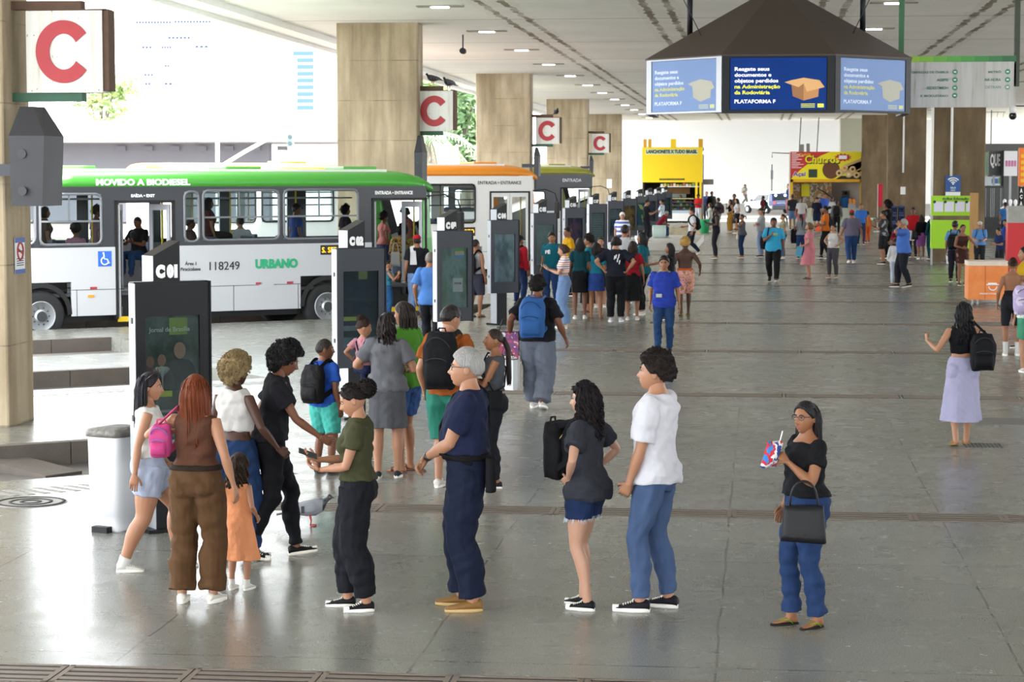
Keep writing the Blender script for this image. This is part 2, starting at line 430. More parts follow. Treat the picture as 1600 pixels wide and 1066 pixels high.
# manhole covers and floor hatches
def manhole(px, py, r, label):
    g = ground(px, py); b = MB(); b.cyl((0, 0, -0.01), r, 0.014, 40, 0); 
    for q in (0.95, 0.6, 0.3):
        ring = [[Vector((cos(a) * rr, sin(a) * rr, z)) for a in [2 * pi * i / 40 for i in range(40)]] for rr, z in ((r * q, 0.004), (r * q, 0.009), (r * q - 0.03, 0.009), (r * q - 0.03, 0.004))]
        b.loft(ring, 1, False)
    o = b.build('manhole_cover', [mat('cover_iron', '#8c8a86', 0.5, 0.3), M_dark]); o.location = (g.x, g.y, 0); return tag(o, label, 'manhole cover')
manhole(48, 785, 0.33, 'round iron manhole cover in the bright floor beside the white bin')
def hatch(px, py, w, d, label, m=None, holes=False):
    g = ground(px, py); b = MB(); b.box(-w / 2, w / 2, -d / 2, d / 2, -0.01, 0.006)
    if holes:
        n, k = 10, 5
        for i in range(n):
            for j in range(k): b.box(-w / 2 + w * (i + .25) / n, -w / 2 + w * (i + .75) / n, -d / 2 + d * (j + .25) / k, -d / 2 + d * (j + .75) / k, 0.006, 0.008, 1)
    o = b.build('floor_hatch', [m or mat('hatch_steel', '#6d6a66', 0.5, 0.2, noise=0.15, scale=6), M_dark]); o.location = (g.x, g.y, 0); return tag(o, label, 'hatch')
hatch(1560, 659, 0.62, 0.75, 'plain grey steel floor hatch behind the lilac-skirted woman')
hatch(1535, 697, 0.42, 0.4, 'small pierced drain plate at the heels of the lilac-skirted woman', holes=True)
hatch(1590, 627, 0.4, 0.4, 'small brown floor plate at the edge of the hall', M_grate)
for i, (px, py, lb) in enumerate(((1345, 450, 'long dark floor hatch before the hall crowd, near the pink dress woman'), (1515, 505, 'flat dark floor slot beyond the lilac-skirted woman'))): hatch(px, py, 1.6, 0.5, lb)

# ------------------------------------------------------------------ what stands outside, in daylight
M_out = mat('outside_white_render', '#cfcecb', 0.8); M_outg = mat('outside_grey_concrete', '#8d8d95', 0.9, noise=0.06, scale=0.5)
def vbox(name, px0, px1, pyt, pyb, Y, depth, m, label, cat):
    a, c = at_depth(px0, pyb, Y), at_depth(px1, pyt, Y)
    b = MB(); b.box(a.x, c.x, Y, Y + depth, a.z, c.z); o = b.build(name, m); return o, a, c
# the road viaduct: deck, parapet and retaining wall
Yv = 150.0
a, c = at_depth(120, 300, Yv), at_depth(420, 224, Yv)
rt = thing('viaduct', 'pale concrete road viaduct with grey abutment wall beyond the bus bays', 'viaduct', (a.x, Yv, -0.3))
b = MB(); b.box(-60, c.x - a.x, 0, 1.0, 0, c.z + 0.3); b.build('abutment', M_outg, rt)
dk = MB(); dk.box(-60, 28, -7.0, 6, c.z + 0.3, c.z + 1.2); dk.build('deck', M_out, rt)
pr = MB(); pr.box(-60, 28, -7.3, -7.0, c.z + 0.3, c.z + 1.7); pr.build('parapet', M_out, rt)
for i in range(7):
    b = MB(); x = at_depth(190 + i * 42, 230, Yv).x - a.x; b.box(x - 0.35, x + 0.35, -0.25, 0.0, c.z - 0.2, c.z + 0.12); b.build('bearing', M_outg, rt)
# tower blocks
M_win = mat('tower_glass', '#3c475c', 0.9, spec=0.0); M_win2 = mat('tower_blue_glass', '#43587a', 0.9, spec=0.0)
def tower(px0, px1, pyt, Y, label, cells, wm, base=230):
    a, c = at_depth(px0, base, Y), at_depth(px1, pyt, Y)
    rt = thing('office_tower', label, 'building', (a.x, Y, 0)); z0 = -0.3
    b = MB(); b.box(0, c.x - a.x, 0, 25, z0, c.z); b.build('facade', M_out, rt)
    for (x0, x1, y0, y1) in cells:
        p, q = at_depth(x0, y1, Y), at_depth(x1, y0, Y)
        b = MB(); b.box(p.x - a.x, q.x - a.x, -0.12, 0.02, p.z, q.z); b.build('window', wm, rt)
    return rt
cells = []
for (x0, x1, y, n) in ((212, 268, 35, 12), (272, 330, 34, 12), (262, 298, 59, 6), (221, 238, 74, 3), (252, 268, 74, 4), (257, 265, 103, 2), (256, 270, 131, 2), (226, 236, 131, 2), (304, 326, 73, 3), (225, 240, 117, 3)):
    for i in range(n):
        w = (x1 - x0) / n; cells.append((x0 + i * w + w * .2, x0 + i * w + w * .8, y - 1.8, y + 1.8))
tower(196, 386, 20, 420, 'huge blown-out white office block with scattered small dark windows', cells, M_win)
tower(388, 508, 40, 520, 'white office tower with a column of broad blue window bands', [(464 if k else 458, 490, 80 + k * 10.6, 87 + k * 10.6) for k in range(9)], M_win2)
# street lamp with a curved arm
a = at_depth(340, 268, 120); rt = thing('street_lamp', 'white street lamp with a curved side arm beyond the green bus', 'street lamp', (a.x, 120, -0.25))
b = MB(); b.tube([(0, 0, 0), (0, 0, 9)], [0.14, 0.1], 10); b.build('pole', M_out, rt)
b = MB(); b.tube([(0, 0, 3.2), (0.4, 0, 3.9), (1.6, 0, 4.6), (4.6, 0, 6.2)], 0.11, 8); b.build('arm', M_out, rt)
# traffic light
a = at_depth(454, 215, 100); rt = thing('traffic_light', 'small traffic light against the white sky left of the concrete column', 'traffic light', (a.x, 100, -0.25))
b = MB(); b.tube([(0, 0, 0), (0, 0, 5)], 0.06, 8); b.build('pole', M_out, rt)
b = MB(); b.box(-0.14, 0.14, -0.12, 0.1, 4.55, 5.25); b.build('housing', mat('signal_grey', '#6f7f80', 0.6), rt)
for z in (4.75, 5.05):
    b = MB(); b.cyl((0, -0.2, z), 0.09, 0.1, 14, axis='y'); b.build('signal_lens', mat('lens_dark', '#33444a', 0.3), rt)
# trees
M_leaf = [mat('leaf_%s' % n, c, 0.6, noise=0.35, scale=3) for n, c in (('lime', '#a9ba78'), ('mid', '#86a072'), ('deep', '#6f8d68'))]
M_bark = mat('bark_grey', '#7d7468', 0.9, noise=0.3, scale=6)
def leafy(px0, px1, pyt, pyb, Y, label, n, sz, mi, seed, trunk_px=None):
    r = random.Random(seed)
    a, c = at_depth(px0, pyb, Y), at_depth(px1, pyt, Y); cx, cz = (a.x + c.x) / 2, (a.z + c.z) / 2; rx, rz = (c.x - a.x) / 2, (c.z - a.z) / 2
    rt = thing('tree', label, 'tree', (cx, Y, -0.25))
    b = MB()
    blobs = [(r.uniform(-.75, .75), r.uniform(-.6, .6), r.uniform(-.75, .8), r.uniform(.22, .42)) for _ in range(16)]
    for i in range(n):
        bx, by, bz, br = r.choice(blobs); d = Vector((r.gauss(0, 1), r.gauss(0, 1), r.gauss(0, 1))).normalized() * br * r.uniform(.6, 1.05)
        p = Vector(((bx + d.x) * rx, (by + d.y) * rx, (bz + d.z) * rz + cz + 0.25))
        u_ = Vector((r.gauss(0, 1), r.gauss(0, 1), r.gauss(0, .5))).normalized(); w_ = u_.cross(Vector((r.gauss(0, 1), r.gauss(0, 1), r.gauss(0, 1)))).normalized()
        s_ = sz * r.uniform(.6, 1.3)
        b.add([p - u_ * s_, p + w_ * s_ * .4, p + u_ * s_, p - w_ * s_ * .4], [(0, 1, 2, 3)], r.choice((mi, mi, (mi + 1) % 3)))
    b.build('foliage', M_leaf, rt)
    b = MB(); b.tube([(0, 0, 0), (0.1, 0, cz * .6), (0, 0, cz + 0.3)], [0.3, 0.22, 0.1], 8)
    for k in range(6):
        bx, by, bz, br = blobs[k]; b.tube([(0, 0, cz * .55), (bx * rx * .6, by * rx * .6, cz + bz * rz * .4), (bx * rx, by * rx, cz + bz * rz)], [0.14, 0.08, 0.03], 6)
    b.build('trunk', M_bark, rt)
    return rt
leafy(95, 218, 112, 190, 175, 'sunlit lime-green street tree seen beside the nearest letter sign', 1500, 0.32, 0, 3)
leafy(650, 700, 95, 190, 118, 'pale green tree behind the second letter sign', 900, 0.35, 0, 4)
leafy(700, 752, 118, 250, 108, 'loose green weeping tree between the first two concrete columns', 1300, 0.3, 1, 5)
leafy(862, 870, 190, 225, 175, 'small sliver of tree seen between the concrete columns further back', 200, 0.3, 1, 8)
def palm(px, pyt, Y, label, seed):
    r = random.Random(seed); c = at_depth(px, pyt, Y)
    rt = thing('palm_tree', label, 'palm tree', (c.x, Y, -0.25)); h = c.z
    b = MB(); b.tube([(0, 0, 0), (0.1, 0, h * .5), (0, 0, h)], [0.24, 0.19, 0.14], 8); b.build('trunk', M_bark, rt)
    for k in range(13):
        a = 2 * pi * k / 13 + r.uniform(-.2, .2); L_ = r.uniform(2.2, 3.0); up = r.uniform(-.1, .7); b = MB()
        pts = [Vector((cos(a) * L_ * t, sin(a) * L_ * t, h + up * L_ * t - 1.5 * t * t * L_ * .6)) for t in (0, .25, .5, .75, 1)]
        b.tube(pts, [.04, .035, .03, .02, .01], 4)
        for q in range(16):
            t = (q + 1) / 17; i = min(3, int(t * 4)); f_ = t * 4 - i; p = pts[i].lerp(pts[i + 1], f_); sd = Vector((-sin(a), cos(a), 0))
            for s_ in (-1, 1):
                e = p + sd * s_ * .5 * (1 - t * .4) + Vector((cos(a) * .2, sin(a) * .2, -.3)); w_ = Vector((cos(a), sin(a), 0)) * .05
                b.add([p - w_, p + w_, e], [(0, 1, 2)])
        b.build('frond', M_leaf[2 if k % 2 else 1], rt)
    return rt
palm(738, 152, 112, 'tall palm with hanging fronds between the first two concrete columns', 1)
palm(668, 205, 104, 'shorter palm behind the second letter sign, trunk leaning', 2)
palm(762, 200, 125, 'thin palm trunk showing at the edge of the second column', 6)
# ------------------------------------------------------------------ people: one jointed figure, posed, dressed and grown over
# local frame of a person: x to the person's right, y forward, z up; made for a height of 1.70 and then scaled
SKIN = {'pale': '#c99a80', 'light': '#b98567', 'tan': '#a06c4c', 'brown': '#7d4f38', 'deep': '#55362a'}
def dim(c, f):
    v = lin(c); return tuple(255 * (12.92 * x if x <= .0031308 else 1.055 * x ** (1 / 2.4) - .055) / 255 for x in [q * f for q in v])
def skin(k):
    return mat('skin_' + k, dim(SKIN[k], .72), 0.5, noise=0.08, scale=14, spec=0.35)
def cloth(c, kind='plain', rough=0.85):
    if not isinstance(c, str): return c
    n = 'fabric_%s_%s' % (kind, c.strip('#'))
    c = dim(c, .74 if kind != 'denim' else .58)
    if kind == 'denim': return mat(n, c, rough, noise=0.24, scale=9, bump=0.5, bscale=10, spec=.15, bdist=.035, stretch=(1, 1, .6))
    return mat(n, c, rough, noise=0.07, scale=6, bump=0.5, bscale=9, spec=0.15, bdist=.035, stretch=(1, 1, .6))
def striped(name, cols, period=0.14, axis=2, soft=False):
    if name in MATS: return MATS[name]
    k = nodes(name, 0.85); co = (k.x, k.y, k.z)[axis]
    f = k.math('FRACT', k.math('DIVIDE', k.math('ADD', co, 10), period))
    n = len(cols); k.L.new(k.ramp(f, [(i / n, c) for i, c in enumerate(cols)]), k.b.inputs['Base Color'])
    for nd in k.N:
        if nd.type == 'VALTORGB': nd.color_ramp.interpolation = 'CONSTANT'
    return k.m
def blotchy(name, cols, scale=14):
    if name in MATS: return MATS[name]
    k = nodes(name, 0.85); n = len(cols)
    k.L.new(k.ramp(k.noise(scale, 3), [(0.3 + 0.42 * i / n, c) for i, c in enumerate(cols)]), k.b.inputs['Base Color'])
    for nd in k.N:
        if nd.type == 'VALTORGB': nd.color_ramp.interpolation = 'CONSTANT'
    return k.m
M_eye = mat('eye_white', '#b5aea8', 0.4); M_iris = mat('iris_dark', '#20130d', 0.2)
def hairmat(c, curly=False):
    return mat('hair_%s_%s' % (c.strip('#'), 'curl' if curly else 'straight'), c, 0.45 if not curly else 0.7, noise=0.45, scale=60 if curly else 90, bump=0.7, bscale=70, stretch=(1, 1, 1) if curly else (1.6, 1.6, 0.07), spec=0.22)

def interp(tab, z):
    """rows (z, ...) interpolated smoothly at z"""
    if z <= tab[0][0]: return tab[0][1:]
    for a, b in zip(tab, tab[1:]):
        if z <= b[0]:
            t = (z - a[0]) / (b[0] - a[0]); t = t * t * (3 - 2 * t) * 0.5 + t * 0.5
            return tuple(p + (q - p) * t for p, q in zip(a[1:], b[1:]))
    return tab[-1][1:]
# z, half width, half depth, forward shift of the middle
TORSO = {'m': [(0.80, .10, .085, -.005), (0.86, .150, .108, -.012), (0.93, .166, .116, -.016), (1.00, .160, .108, -.008), (1.08, .150, .100, .004), (1.18, .158, .108, .006), (1.28, .172, .118, .002), (1.35, .172, .114, -.008), (1.395, .152, .092, -.016), (1.43, .105, .072, -.020), (1.46, .070, .060, -.018), (1.50, .054, .055, -.008), (1.56, .052, .055, .004)],
         'f': [(0.80, .105, .09, -.005), (0.86, .162, .116, -.016), (0.93, .178, .122, -.022), (1.00, .162, .108, -.010), (1.08, .128, .090, .004), (1.18, .138, .097, .004), (1.28, .152, .106, .002), (1.35, .152, .102, -.006), (1.395, .134, .084, -.014), (1.43, .092, .064, -.018), (1.46, .060, .052, -.016), (1.50, .045, .047, -.006), (1.56, .044, .047, .006)]}
class Fig:
    """the posed skeleton and its surfaces"""
    def __init__(s, sex='m', fat=0.0, lean=0.0, bend=0.0, twist=0.0, tilt=0.0, head=(0, 0, 0), feet=None, arms=None, legw=1.0, armw=1.0, child=0.0, bust=None, hip=1.0, sit=None, belly=0.0):
        s.sex, s.fat, s.child = sex, fat, child
        s.legw = legw * (1 + .5 * fat); s.armw = armw * (1 + .45 * fat); s.hip = hip; s.bust = (0.55 if sex == 'f' else 0) if bust is None else bust
        s.belly = belly; s.lean, s.bend, s.twist, s.tilt = radians(lean), radians(bend), radians(twist), radians(tilt)
        s.tab = TORSO[sex]
        s.hl = 0.088; s.l1, s.l2 = 0.42, 0.415
        feet = feet or ((0.10, 0.02, 0, 0, 8), (-0.10, -0.02, 0, 0, 8))
        # feet: (x, y, lift, pitch of the foot in degrees, toe-out) for right, left
        cx = sum(f[0] for f in feet) / 2; cy = sum(f[1] for f in feet) / 2
        s.feet = feet; s.pel = Vector((cx * .8, cy, 0)) if sit is None else Vector((0, 0, 0))
        if sit is None:
            zs = []
            for sd, f in zip((1, -1), feet):
                d2 = (f[0] - s.pel.x - sd * s.hl) ** 2 + (f[1] - s.pel.y) ** 2
                ah = s.ankle_h(f)
                zs.append(ah + sqrt(max(0.05, (0.992 * (s.l1 + s.l2)) ** 2 - d2)))
            s.pel.z = min(zs)
        else: s.pel.z = sit
        s.dz = s.pel.z - 0.90
        s.hips = [s.pel + Vector((sd * s.hl * s.hip, 0, 0)) for sd in (1, -1)]
        s.knees, s.ankles = [], []
        for i, (sd, f) in enumerate(zip((1, -1), feet)):
            ank = Vector((f[0], f[1], s.ankle_h(f)))
            kh = Vector((sd * 0.12 + sin(radians(f[4])) * sd * .3, 1, 0.15)) if sit is None else Vector((sd * .1, .6, 1))
            s.knees.append(s.ik(s.hips[i], ank, s.l1, s.l2, kh)); s.ankles.append(ank)
        # arms
        s.shoulders, s.elbows, s.wrists, s.hands = [], [], [], []
        arms = arms or ({}, {})
        sw = (0.168 if sex == 'm' else 0.148) + .02 * fat
        for i, (sd, a) in enumerate(zip((1, -1), arms)):
            sh = s.sp(Vector((sd * sw, -0.016, 1.372)))
            sh = sh + Vector((0, a.get('fwd', 0), a.get('up', 0)))
            w = a.get('w')
            if w is None: w = (0.245 + .04 * fat, 0.03, 0.86)
            wp = Vector((sd * w[0], w[1], w[2])) + Vector((s.pel.x, s.pel.y, s.dz))
            if a.get('abs'): wp = Vector(w)
            h = a.get('e', (0.35, -1, -0.1)); hint = Vector((sd * h[0], h[1], h[2]))
            L1, L2 = 0.285, 0.245
            d = wp - sh
            if d.length > (L1 + L2) * .995: wp = sh + d.normalized() * (L1 + L2) * .995
            el = s.ik(sh, wp, L1, L2, hint)
            s.shoulders.append(sh); s.elbows.append(el); s.wrists.append(wp)
            hd = a.get('d'); hd = Vector((sd * hd[0], hd[1], hd[2])).normalized() if hd else (wp - el).normalized()
            pn = a.get('p', (-1, 0.15, 0)); pn = Vector((sd * pn[0], pn[1], pn[2]))
            pn = (pn - hd * pn.dot(hd)).normalized()
            s.hands.append((hd, pn, a.get('curl', 0.35)))
        # head
        yaw, pit, rol = [radians(x) for x in head]
        s.nb = s.sp(Vector((0, -0.006, 1.50)))
        s.hrot = (RZ(s.twist * 0.6 - yaw) @ RX(-pit + (s.lean + s.bend) * -0.35) @ RY(rol)).to_3x3()
        up = s.sp(Vector((0, 0, 1.56))) - s.nb
        s.hc = s.nb + up.normalized() * 0.020 + s.hrot @ Vector((0, 0.014, 0.062 - .005 * child))
        s.hs = 1.05 + 0.40 * child
        if child: s.hc = s.hc + Vector((0, 0, 0.045 * child))
    def ankle_h(s, f): return 0.075 + f[2] + max(0, sin(radians(f[3]))) * 0.10
    @staticmethod
    def ik(a, b, l1, l2, hint):
        d = b - a; L = min(d.length, (l1 + l2) * 0.9999); u = d.normalized()
        x = (l1 * l1 - l2 * l2 + L * L) / (2 * L); h = sqrt(max(0, l1 * l1 - x * x))
        n = (hint - u * hint.dot(u)); n = n.normalized() if n.length > 1e-6 else Vector((0, 1, 0))
        return a + u * x + n * h
    def sp(s, p):
        """a point of the upright torso, carried by lean, bend, twist and tilt"""
        z0 = 0.93; p = Vector(p); t = min(1.0, max(0.0, (p.z - z0) / 0.42)); st = t * t * (3 - 2 * t)
        q = Vector((p.x, p.y, p.z - z0))
        q = RZ(s.twist * st) @ q
        # the bend curls the upper spine forward; the lean tips the whole trunk about the hips
        if s.bend and t > 0:
            a = -s.bend * st; zz = q.z
            q = Vector((q.x, q.y * cos(a) - zz * sin(a) * .6, zz * (1 - .12 * (1 - cos(a))) + q.y * sin(a)))
        f = min(1.0, max(0.0, (p.z - 0.80) / 0.16))
        q = RX(-s.lean * f) @ RY(s.tilt * f) @ q
        return q + Vector((s.pel.x, s.pel.y, s.dz + z0))
    # ---- surfaces as closed lofts
    def torso(s, mb, z0, z1, off=0.0, n=24, flare=0.0, step=0.03, offs=None):
        k = max(3, int((z1 - z0) / step)); rings = []
        for i in range(k + 1):
            z = z0 + (z1 - z0) * i / k; a, b, y = interp(s.tab, z)
            o = off + flare * (1 - i / k) ** 1.5
            if offs: o += interp(offs, z)[0]
            fz = math.exp(-((z - 1.06) / 0.16) ** 2)
            a *= 1 + s.fat * (.25 + .55 * fz); b *= 1 + s.fat * (.25 + .8 * fz)
            bel = s.belly * math.exp(-((z - 1.09) / 0.12) ** 2)
            hz = math.exp(-((z - .92) / 0.1) ** 2); a *= 1 + (s.hip - 1) * hz
            ring = []
            for j in range(n):
                t = 2 * pi * j / n; c_, s_ = cos(t), sin(t)
                x = (a + o) * math.copysign(abs(c_) ** .86, c_); yy = (b + o) * math.copysign(abs(s_) ** .9, s_)
                if s_ > 0: yy += bel * s_
                ring.append(s.sp((x, yy + y, z)))
            rings.append(ring)
        mb.loft(rings)
    def bosom(s, mb, off=0.0):
        if s.bust > 0:
            for sd in (1, -1):
                c = s.sp((sd * .066, .070 + .01 * s.bust, 1.245)); R = .058 + .022 * s.bust + off
                mb.ball(c, (R, R * (.72 + .25 * s.bust), R * 1.02), 14)
    def rump(s, mb, off=0.0):
        k = 1.0 if s.sex == 'f' else .84
        for sd in (1, -1):
            c = s.sp((sd * .078 * s.hip, -.058, .895)); R = .092 * k * s.hip * (1 + .3 * s.fat) + off
            mb.ball(c, (R, R * .95, R * 1.1), 14)
    LEG = [(0, .092, .096, 0), (.12, .090, .094, -.004), (.3, .080, .084, .004), (.47, .058, .062, .006), (.52, .056, .060, .004), (.62, .055, .060, -.012), (.70, .053, .058, -.016), (.85, .038, .042, -.010), (1, .034, .038, 0)]
    def leg(s, mb, i, t0=0, t1=1, off=0.0, flare=0.0, n=14, wide=None, crease=0.0):
        h, k, a = s.hips[i], s.knees[i], s.ankles[i]
        rings = []; m = max(4, int((t1 - t0) * 20)); d1 = (k - h).normalized(); d2 = (a - k).normalized()
        side = Vector((1, 0, 0))
        for j in range(m + 1):
            t = t0 + (t1 - t0) * j / m
            p = h.lerp(k, t / .5) if t < .5 else k.lerp(a, (t - .5) / .5)
            w = min(1, max(0, (t - .42) / .16)); d = (d1 * (1 - w) + d2 * w).normalized()
            if t < 0: p = h + d1 * (t * .83)
            fw = d.cross(side).normalized() * -1; fw = fw if fw.y > 0 or abs(fw.y) < .2 else -fw
            fw = Vector((fw.x, fw.y, fw.z)); sd = d.cross(fw).normalized()
            ra, rb, sh = interp(s.LEG, max(t, 0)); o = off + flare * max(0, (t - .3) / .7)
            if wide: o += interp(wide, t)[0]
            o += crease * .006 * sin(t * 70 + i * 2) * max(0, t - .3)
            ra, rb = ra * s.legw + o, rb * s.legw + o
            rings.append([p + fw * sh + sd * (ra * cos(2 * pi * q / n)) + fw * (rb * sin(2 * pi * q / n)) for q in range(n)])
        mb.loft(rings)
    ARM = [(0, .050, .056), (.1, .052, .054), (.3, .046, .048), (.5, .037, .039), (.62, .040, .042), (.72, .037, .038), (.9, .027, .024), (1, .026, .021)]
    def arm(s, mb, i, t0=0, t1=1, off=0.0, flare=0.0, n=12, cuff=None):
        S_, E, Wr = s.shoulders[i], s.elbows[i], s.wrists[i]; rings = []; m = max(3, int((t1 - t0) * 18))
        inw = s.sp((0, -.01, 1.355)) - S_
        d1, d2 = (E - S_).normalized(), (Wr - E).normalized(); side = None
        for j in range(m + 1):
            t = t0 + (t1 - t0) * j / m
            p = S_.lerp(E, t / .5) if t < .5 else E.lerp(Wr, (t - .5) / .5)
            w = min(1, max(0, (t - .42) / .16)); d = (d1 * (1 - w) + d2 * w).normalized()
            ref = Vector((1, 0.2, 0)); sd = d.cross(ref); sd = (sd if sd.length > .1 else d.cross(Vector((0, 1, 0)))).normalized()
            if side is not None: sd = (side - d * side.dot(d)).normalized()
            side = sd; up = sd.cross(d)
            ra, rb = interp(s.ARM, t); o = off + flare * max(0, t) / max(t1, .01)
            ra, rb = ra * s.armw * (.86 if s.sex == 'f' else 1) + o, rb * s.armw * (.86 if s.sex == 'f' else 1) + o
            rings.append([p + sd * (ra * cos(2 * pi * q / n)) + up * (rb * sin(2 * pi * q / n)) for q in range(n)])
        if t0 <= 0:
            c = S_ + inw * .3; r0 = rings[0]; rings.insert(0, [c + (p - S_) * 1.0 for p in r0])
        mb.loft(rings)
    def hand(s, mb, i, lod=1, n=6):
        hd, pn, curl = s.hands[i]; Wr = s.wrists[i]; sd = (1, -1)[i]
        ac = hd.cross(pn).normalized()           # across the palm
        th = ac if (ac.y > 0 or (abs(ac.y) < .3 and ac.z > 0)) else -ac   # the thumb's side
        if s.hands[i][2] < 0: th = -th; curl = -curl
        k = .92 if s.sex == 'f' else 1.0
        E = s.elbows[i]
        pal = [(-.02, .024, .020), (0, .026, .019), (.03, .036, .016), (.06, .041, .014), (.085, .040, .012)]
        rings = []
        for (l, a, b_) in pal:
            p = Wr + hd * l * k; rings.append([p + th * (a * k * cos(2 * pi * q / 12)) + pn * (b_ * k * sin(2 * pi * q / 12)) for q in range(12)])
        mb.loft(rings)
        for j, (x, L_, ) in enumerate(((.029, .072), (.010, .080), (-.010, .074), (-.028, .058))):
            base = Wr + hd * .078 * k + th * x * k; a = 0; p = base; pts = [base - hd * .014, base]
            for q in range(3):
                a += curl * (1.0 + .12 * j) * (.75, 1.0, .7)[q]
                p = p + (hd * cos(a) + pn * sin(a) + th * x * (.8 if q == 0 else .3)).normalized() * L_ * (.45, .31, .24)[q] * k; pts.append(p)
            mb.tube(pts, [.0095 * k, .0095 * k, .0088 * k, .0082 * k, .0066 * k], n)
        b0 = Wr + hd * .018 * k + th * .024 * k; d0 = (hd * .62 + th * .62 + pn * .35 * (1 + curl)).normalized()
        p1 = b0 + d0 * .038 * k; p2 = p1 + (d0 + hd * .5 + pn * .3 * curl).normalized() * .030 * k; p3 = p2 + (d0 * .3 + hd * .8 + pn * .4 * curl).normalized() * .022 * k
        mb.tube([b0 - d0 * .015, b0, p1, p2, p3], [.013 * k, .0135 * k, .0115 * k, .0105 * k, .008 * k], n)
    def headpts(s, nu, nv, feat=True, off=None):
        """rows of points over the head, in the head's own frame (y forward), with face features"""
        child = s.child; f = s.sex == 'f'
        rows = []
        us = np.linspace(0, 2 * pi, nu, endpoint=False); vs = np.linspace(0, pi, nv)
        U, V = np.meshgrid(us, vs); X = np.sin(V) * np.sin(U); Y = np.sin(V) * np.cos(U); Z = np.cos(V)
        rx, ry, rz = (.0755, .0965, .113) if not f else (.072, .092, .110)
        x, y, z = X * rx, Y * ry, Z * rz
        low = np.clip(-Z, 0, 1); up = np.clip(Z, 0, 1)
        fr = np.clip(Y, 0, 1); bk = np.clip(-Y, 0, 1)
        x = x * (1 - (.30 if f else .24) * low ** 1.4 * (1 - .3 * child)) * (1 + .05 * up)
        y = np.where(Y > 0, y * (.95 + .06 * low), y * (1.02 - .42 * low ** 1.2))
        y = y + low ** 1.5 * (.026 if not f else .022) * (1 - .6 * child) - .004
        y = y - np.clip(Z - .55, 0, 1) * fr * .02
        if feat:
            def g(cx, cz, sx, sz): return np.exp(-((x - cx) / sx) ** 2 - ((z - cz) / sz) ** 2) * (Y > 0)
            k = 1 - .45 * child
            y = y + .020 * k * g(0, -.026, .0115, .014) + .012 * k * g(0, -.006, .008, .022) + .006 * k * (g(.012, -.032, .008, .007) + g(-.012, -.032, .008, .007))
            y = y - .010 * (g(.031, .010, .015, .011) + g(-.031, .010, .015, .011)) + .0045 * k * (g(.03, .031, .024, .008) + g(-.03, .031, .024, .008))
            y = y + .004 * (g(.043, -.022, .016, .018) + g(-.043, -.022, .016, .018))
            y = y + .0075 * g(0, -.0535, .020, .0055) + .0075 * g(0, -.0655, .017, .0055) - .004 * g(0, -.0595, .024, .003) + .007 * g(0, -.094, .018, .014) - .003 * g(0, -.079, .02, .006)
        return x, y, z, X, Y, Z
    def head(s, mb, lod, mlip=0, meye=None):
        nu, nv = (56, 48) if lod > 1 else ((28, 24) if lod else (16, 14))
        x, y, z, X, Y, Z = s.headpts(nu, nv)
        P = np.stack([x, y, z], -1).reshape(-1, 3); M = s.headM()
        vs = [M @ Vector(p) for p in P]; fs = []
        for r in range(nv - 1):
            for c in range(nu):
                d = (c + 1) % nu; fs.append((r * nu + c, (r + 1) * nu + c, (r + 1) * nu + d, r * nu + d))
        o = len(mb.f); mb.add(vs, fs, 0, True)
        if lod > 0:
            for q, fc in enumerate(fs):
                p = P[list(fc)].mean(0)
                if p[1] > .05 and abs(p[2] + .0595) < .0105 and abs(p[0]) < .0215 - abs(p[2] + .0595) * .6: mb.m[o + q] = 1
        for sd in (1, -1):      # ears
            rr = []
            for q, (dx, sc) in enumerate(((-.006, .8), (.004, 1), (.011, .92), (.013, .6))):
                rr.append([M @ Vector((sd * (.070 + dx - (.004 if s.sex == 'f' else 0)), -.010 + .019 * sc * cos(a) - .004 * q * .5, -.004 + .031 * sc * sin(a))) for a in [2 * pi * w / 10 for w in range(10)]])
            mb.loft(rr)
        if lod > 0:
            ye = float(np.interp(0, [0], [0])) + (.0745 if s.sex == 'f' else .0785)
            for sd in (1, -1):
                mb.ball((0, 0, 0), (.0110, .0094, .0052), 10, 2, M @ T(sd * .0305, ye - .0045, .010)); mb.ball((0, 0, 0), (.0056, .005, .0056), 8, 3, M @ T(sd * .0305, ye + .0024, .010))
                mb.tube([M @ Vector((sd * q, ye + .010 - (q - .03) ** 2 * 9, .027 + .004 * (1 - ((q - .03) / .018) ** 2))) for q in (.012, .022, .032, .042, .05)], [.002, .0032, .0032, .0028, .0015], 5, 4)
                mb.tube([M @ Vector((sd * q, ye + .0075 - (q - .03) ** 2 * 14, .0165 - abs(q - .031) * .35)) for q in (.017, .024, .031, .038, .045)], .0016, 5, 4)
    def headM(s):
        return Matrix.Translation(s.hc) @ s.hrot.to_4x4() @ Matrix.Scale(s.hs, 4)
    def solid(s, mb, name, mats, parent, voxel, smooth=2, wob=0.0):
        return grow(mb, name, mats, parent, voxel, smooth, wob)
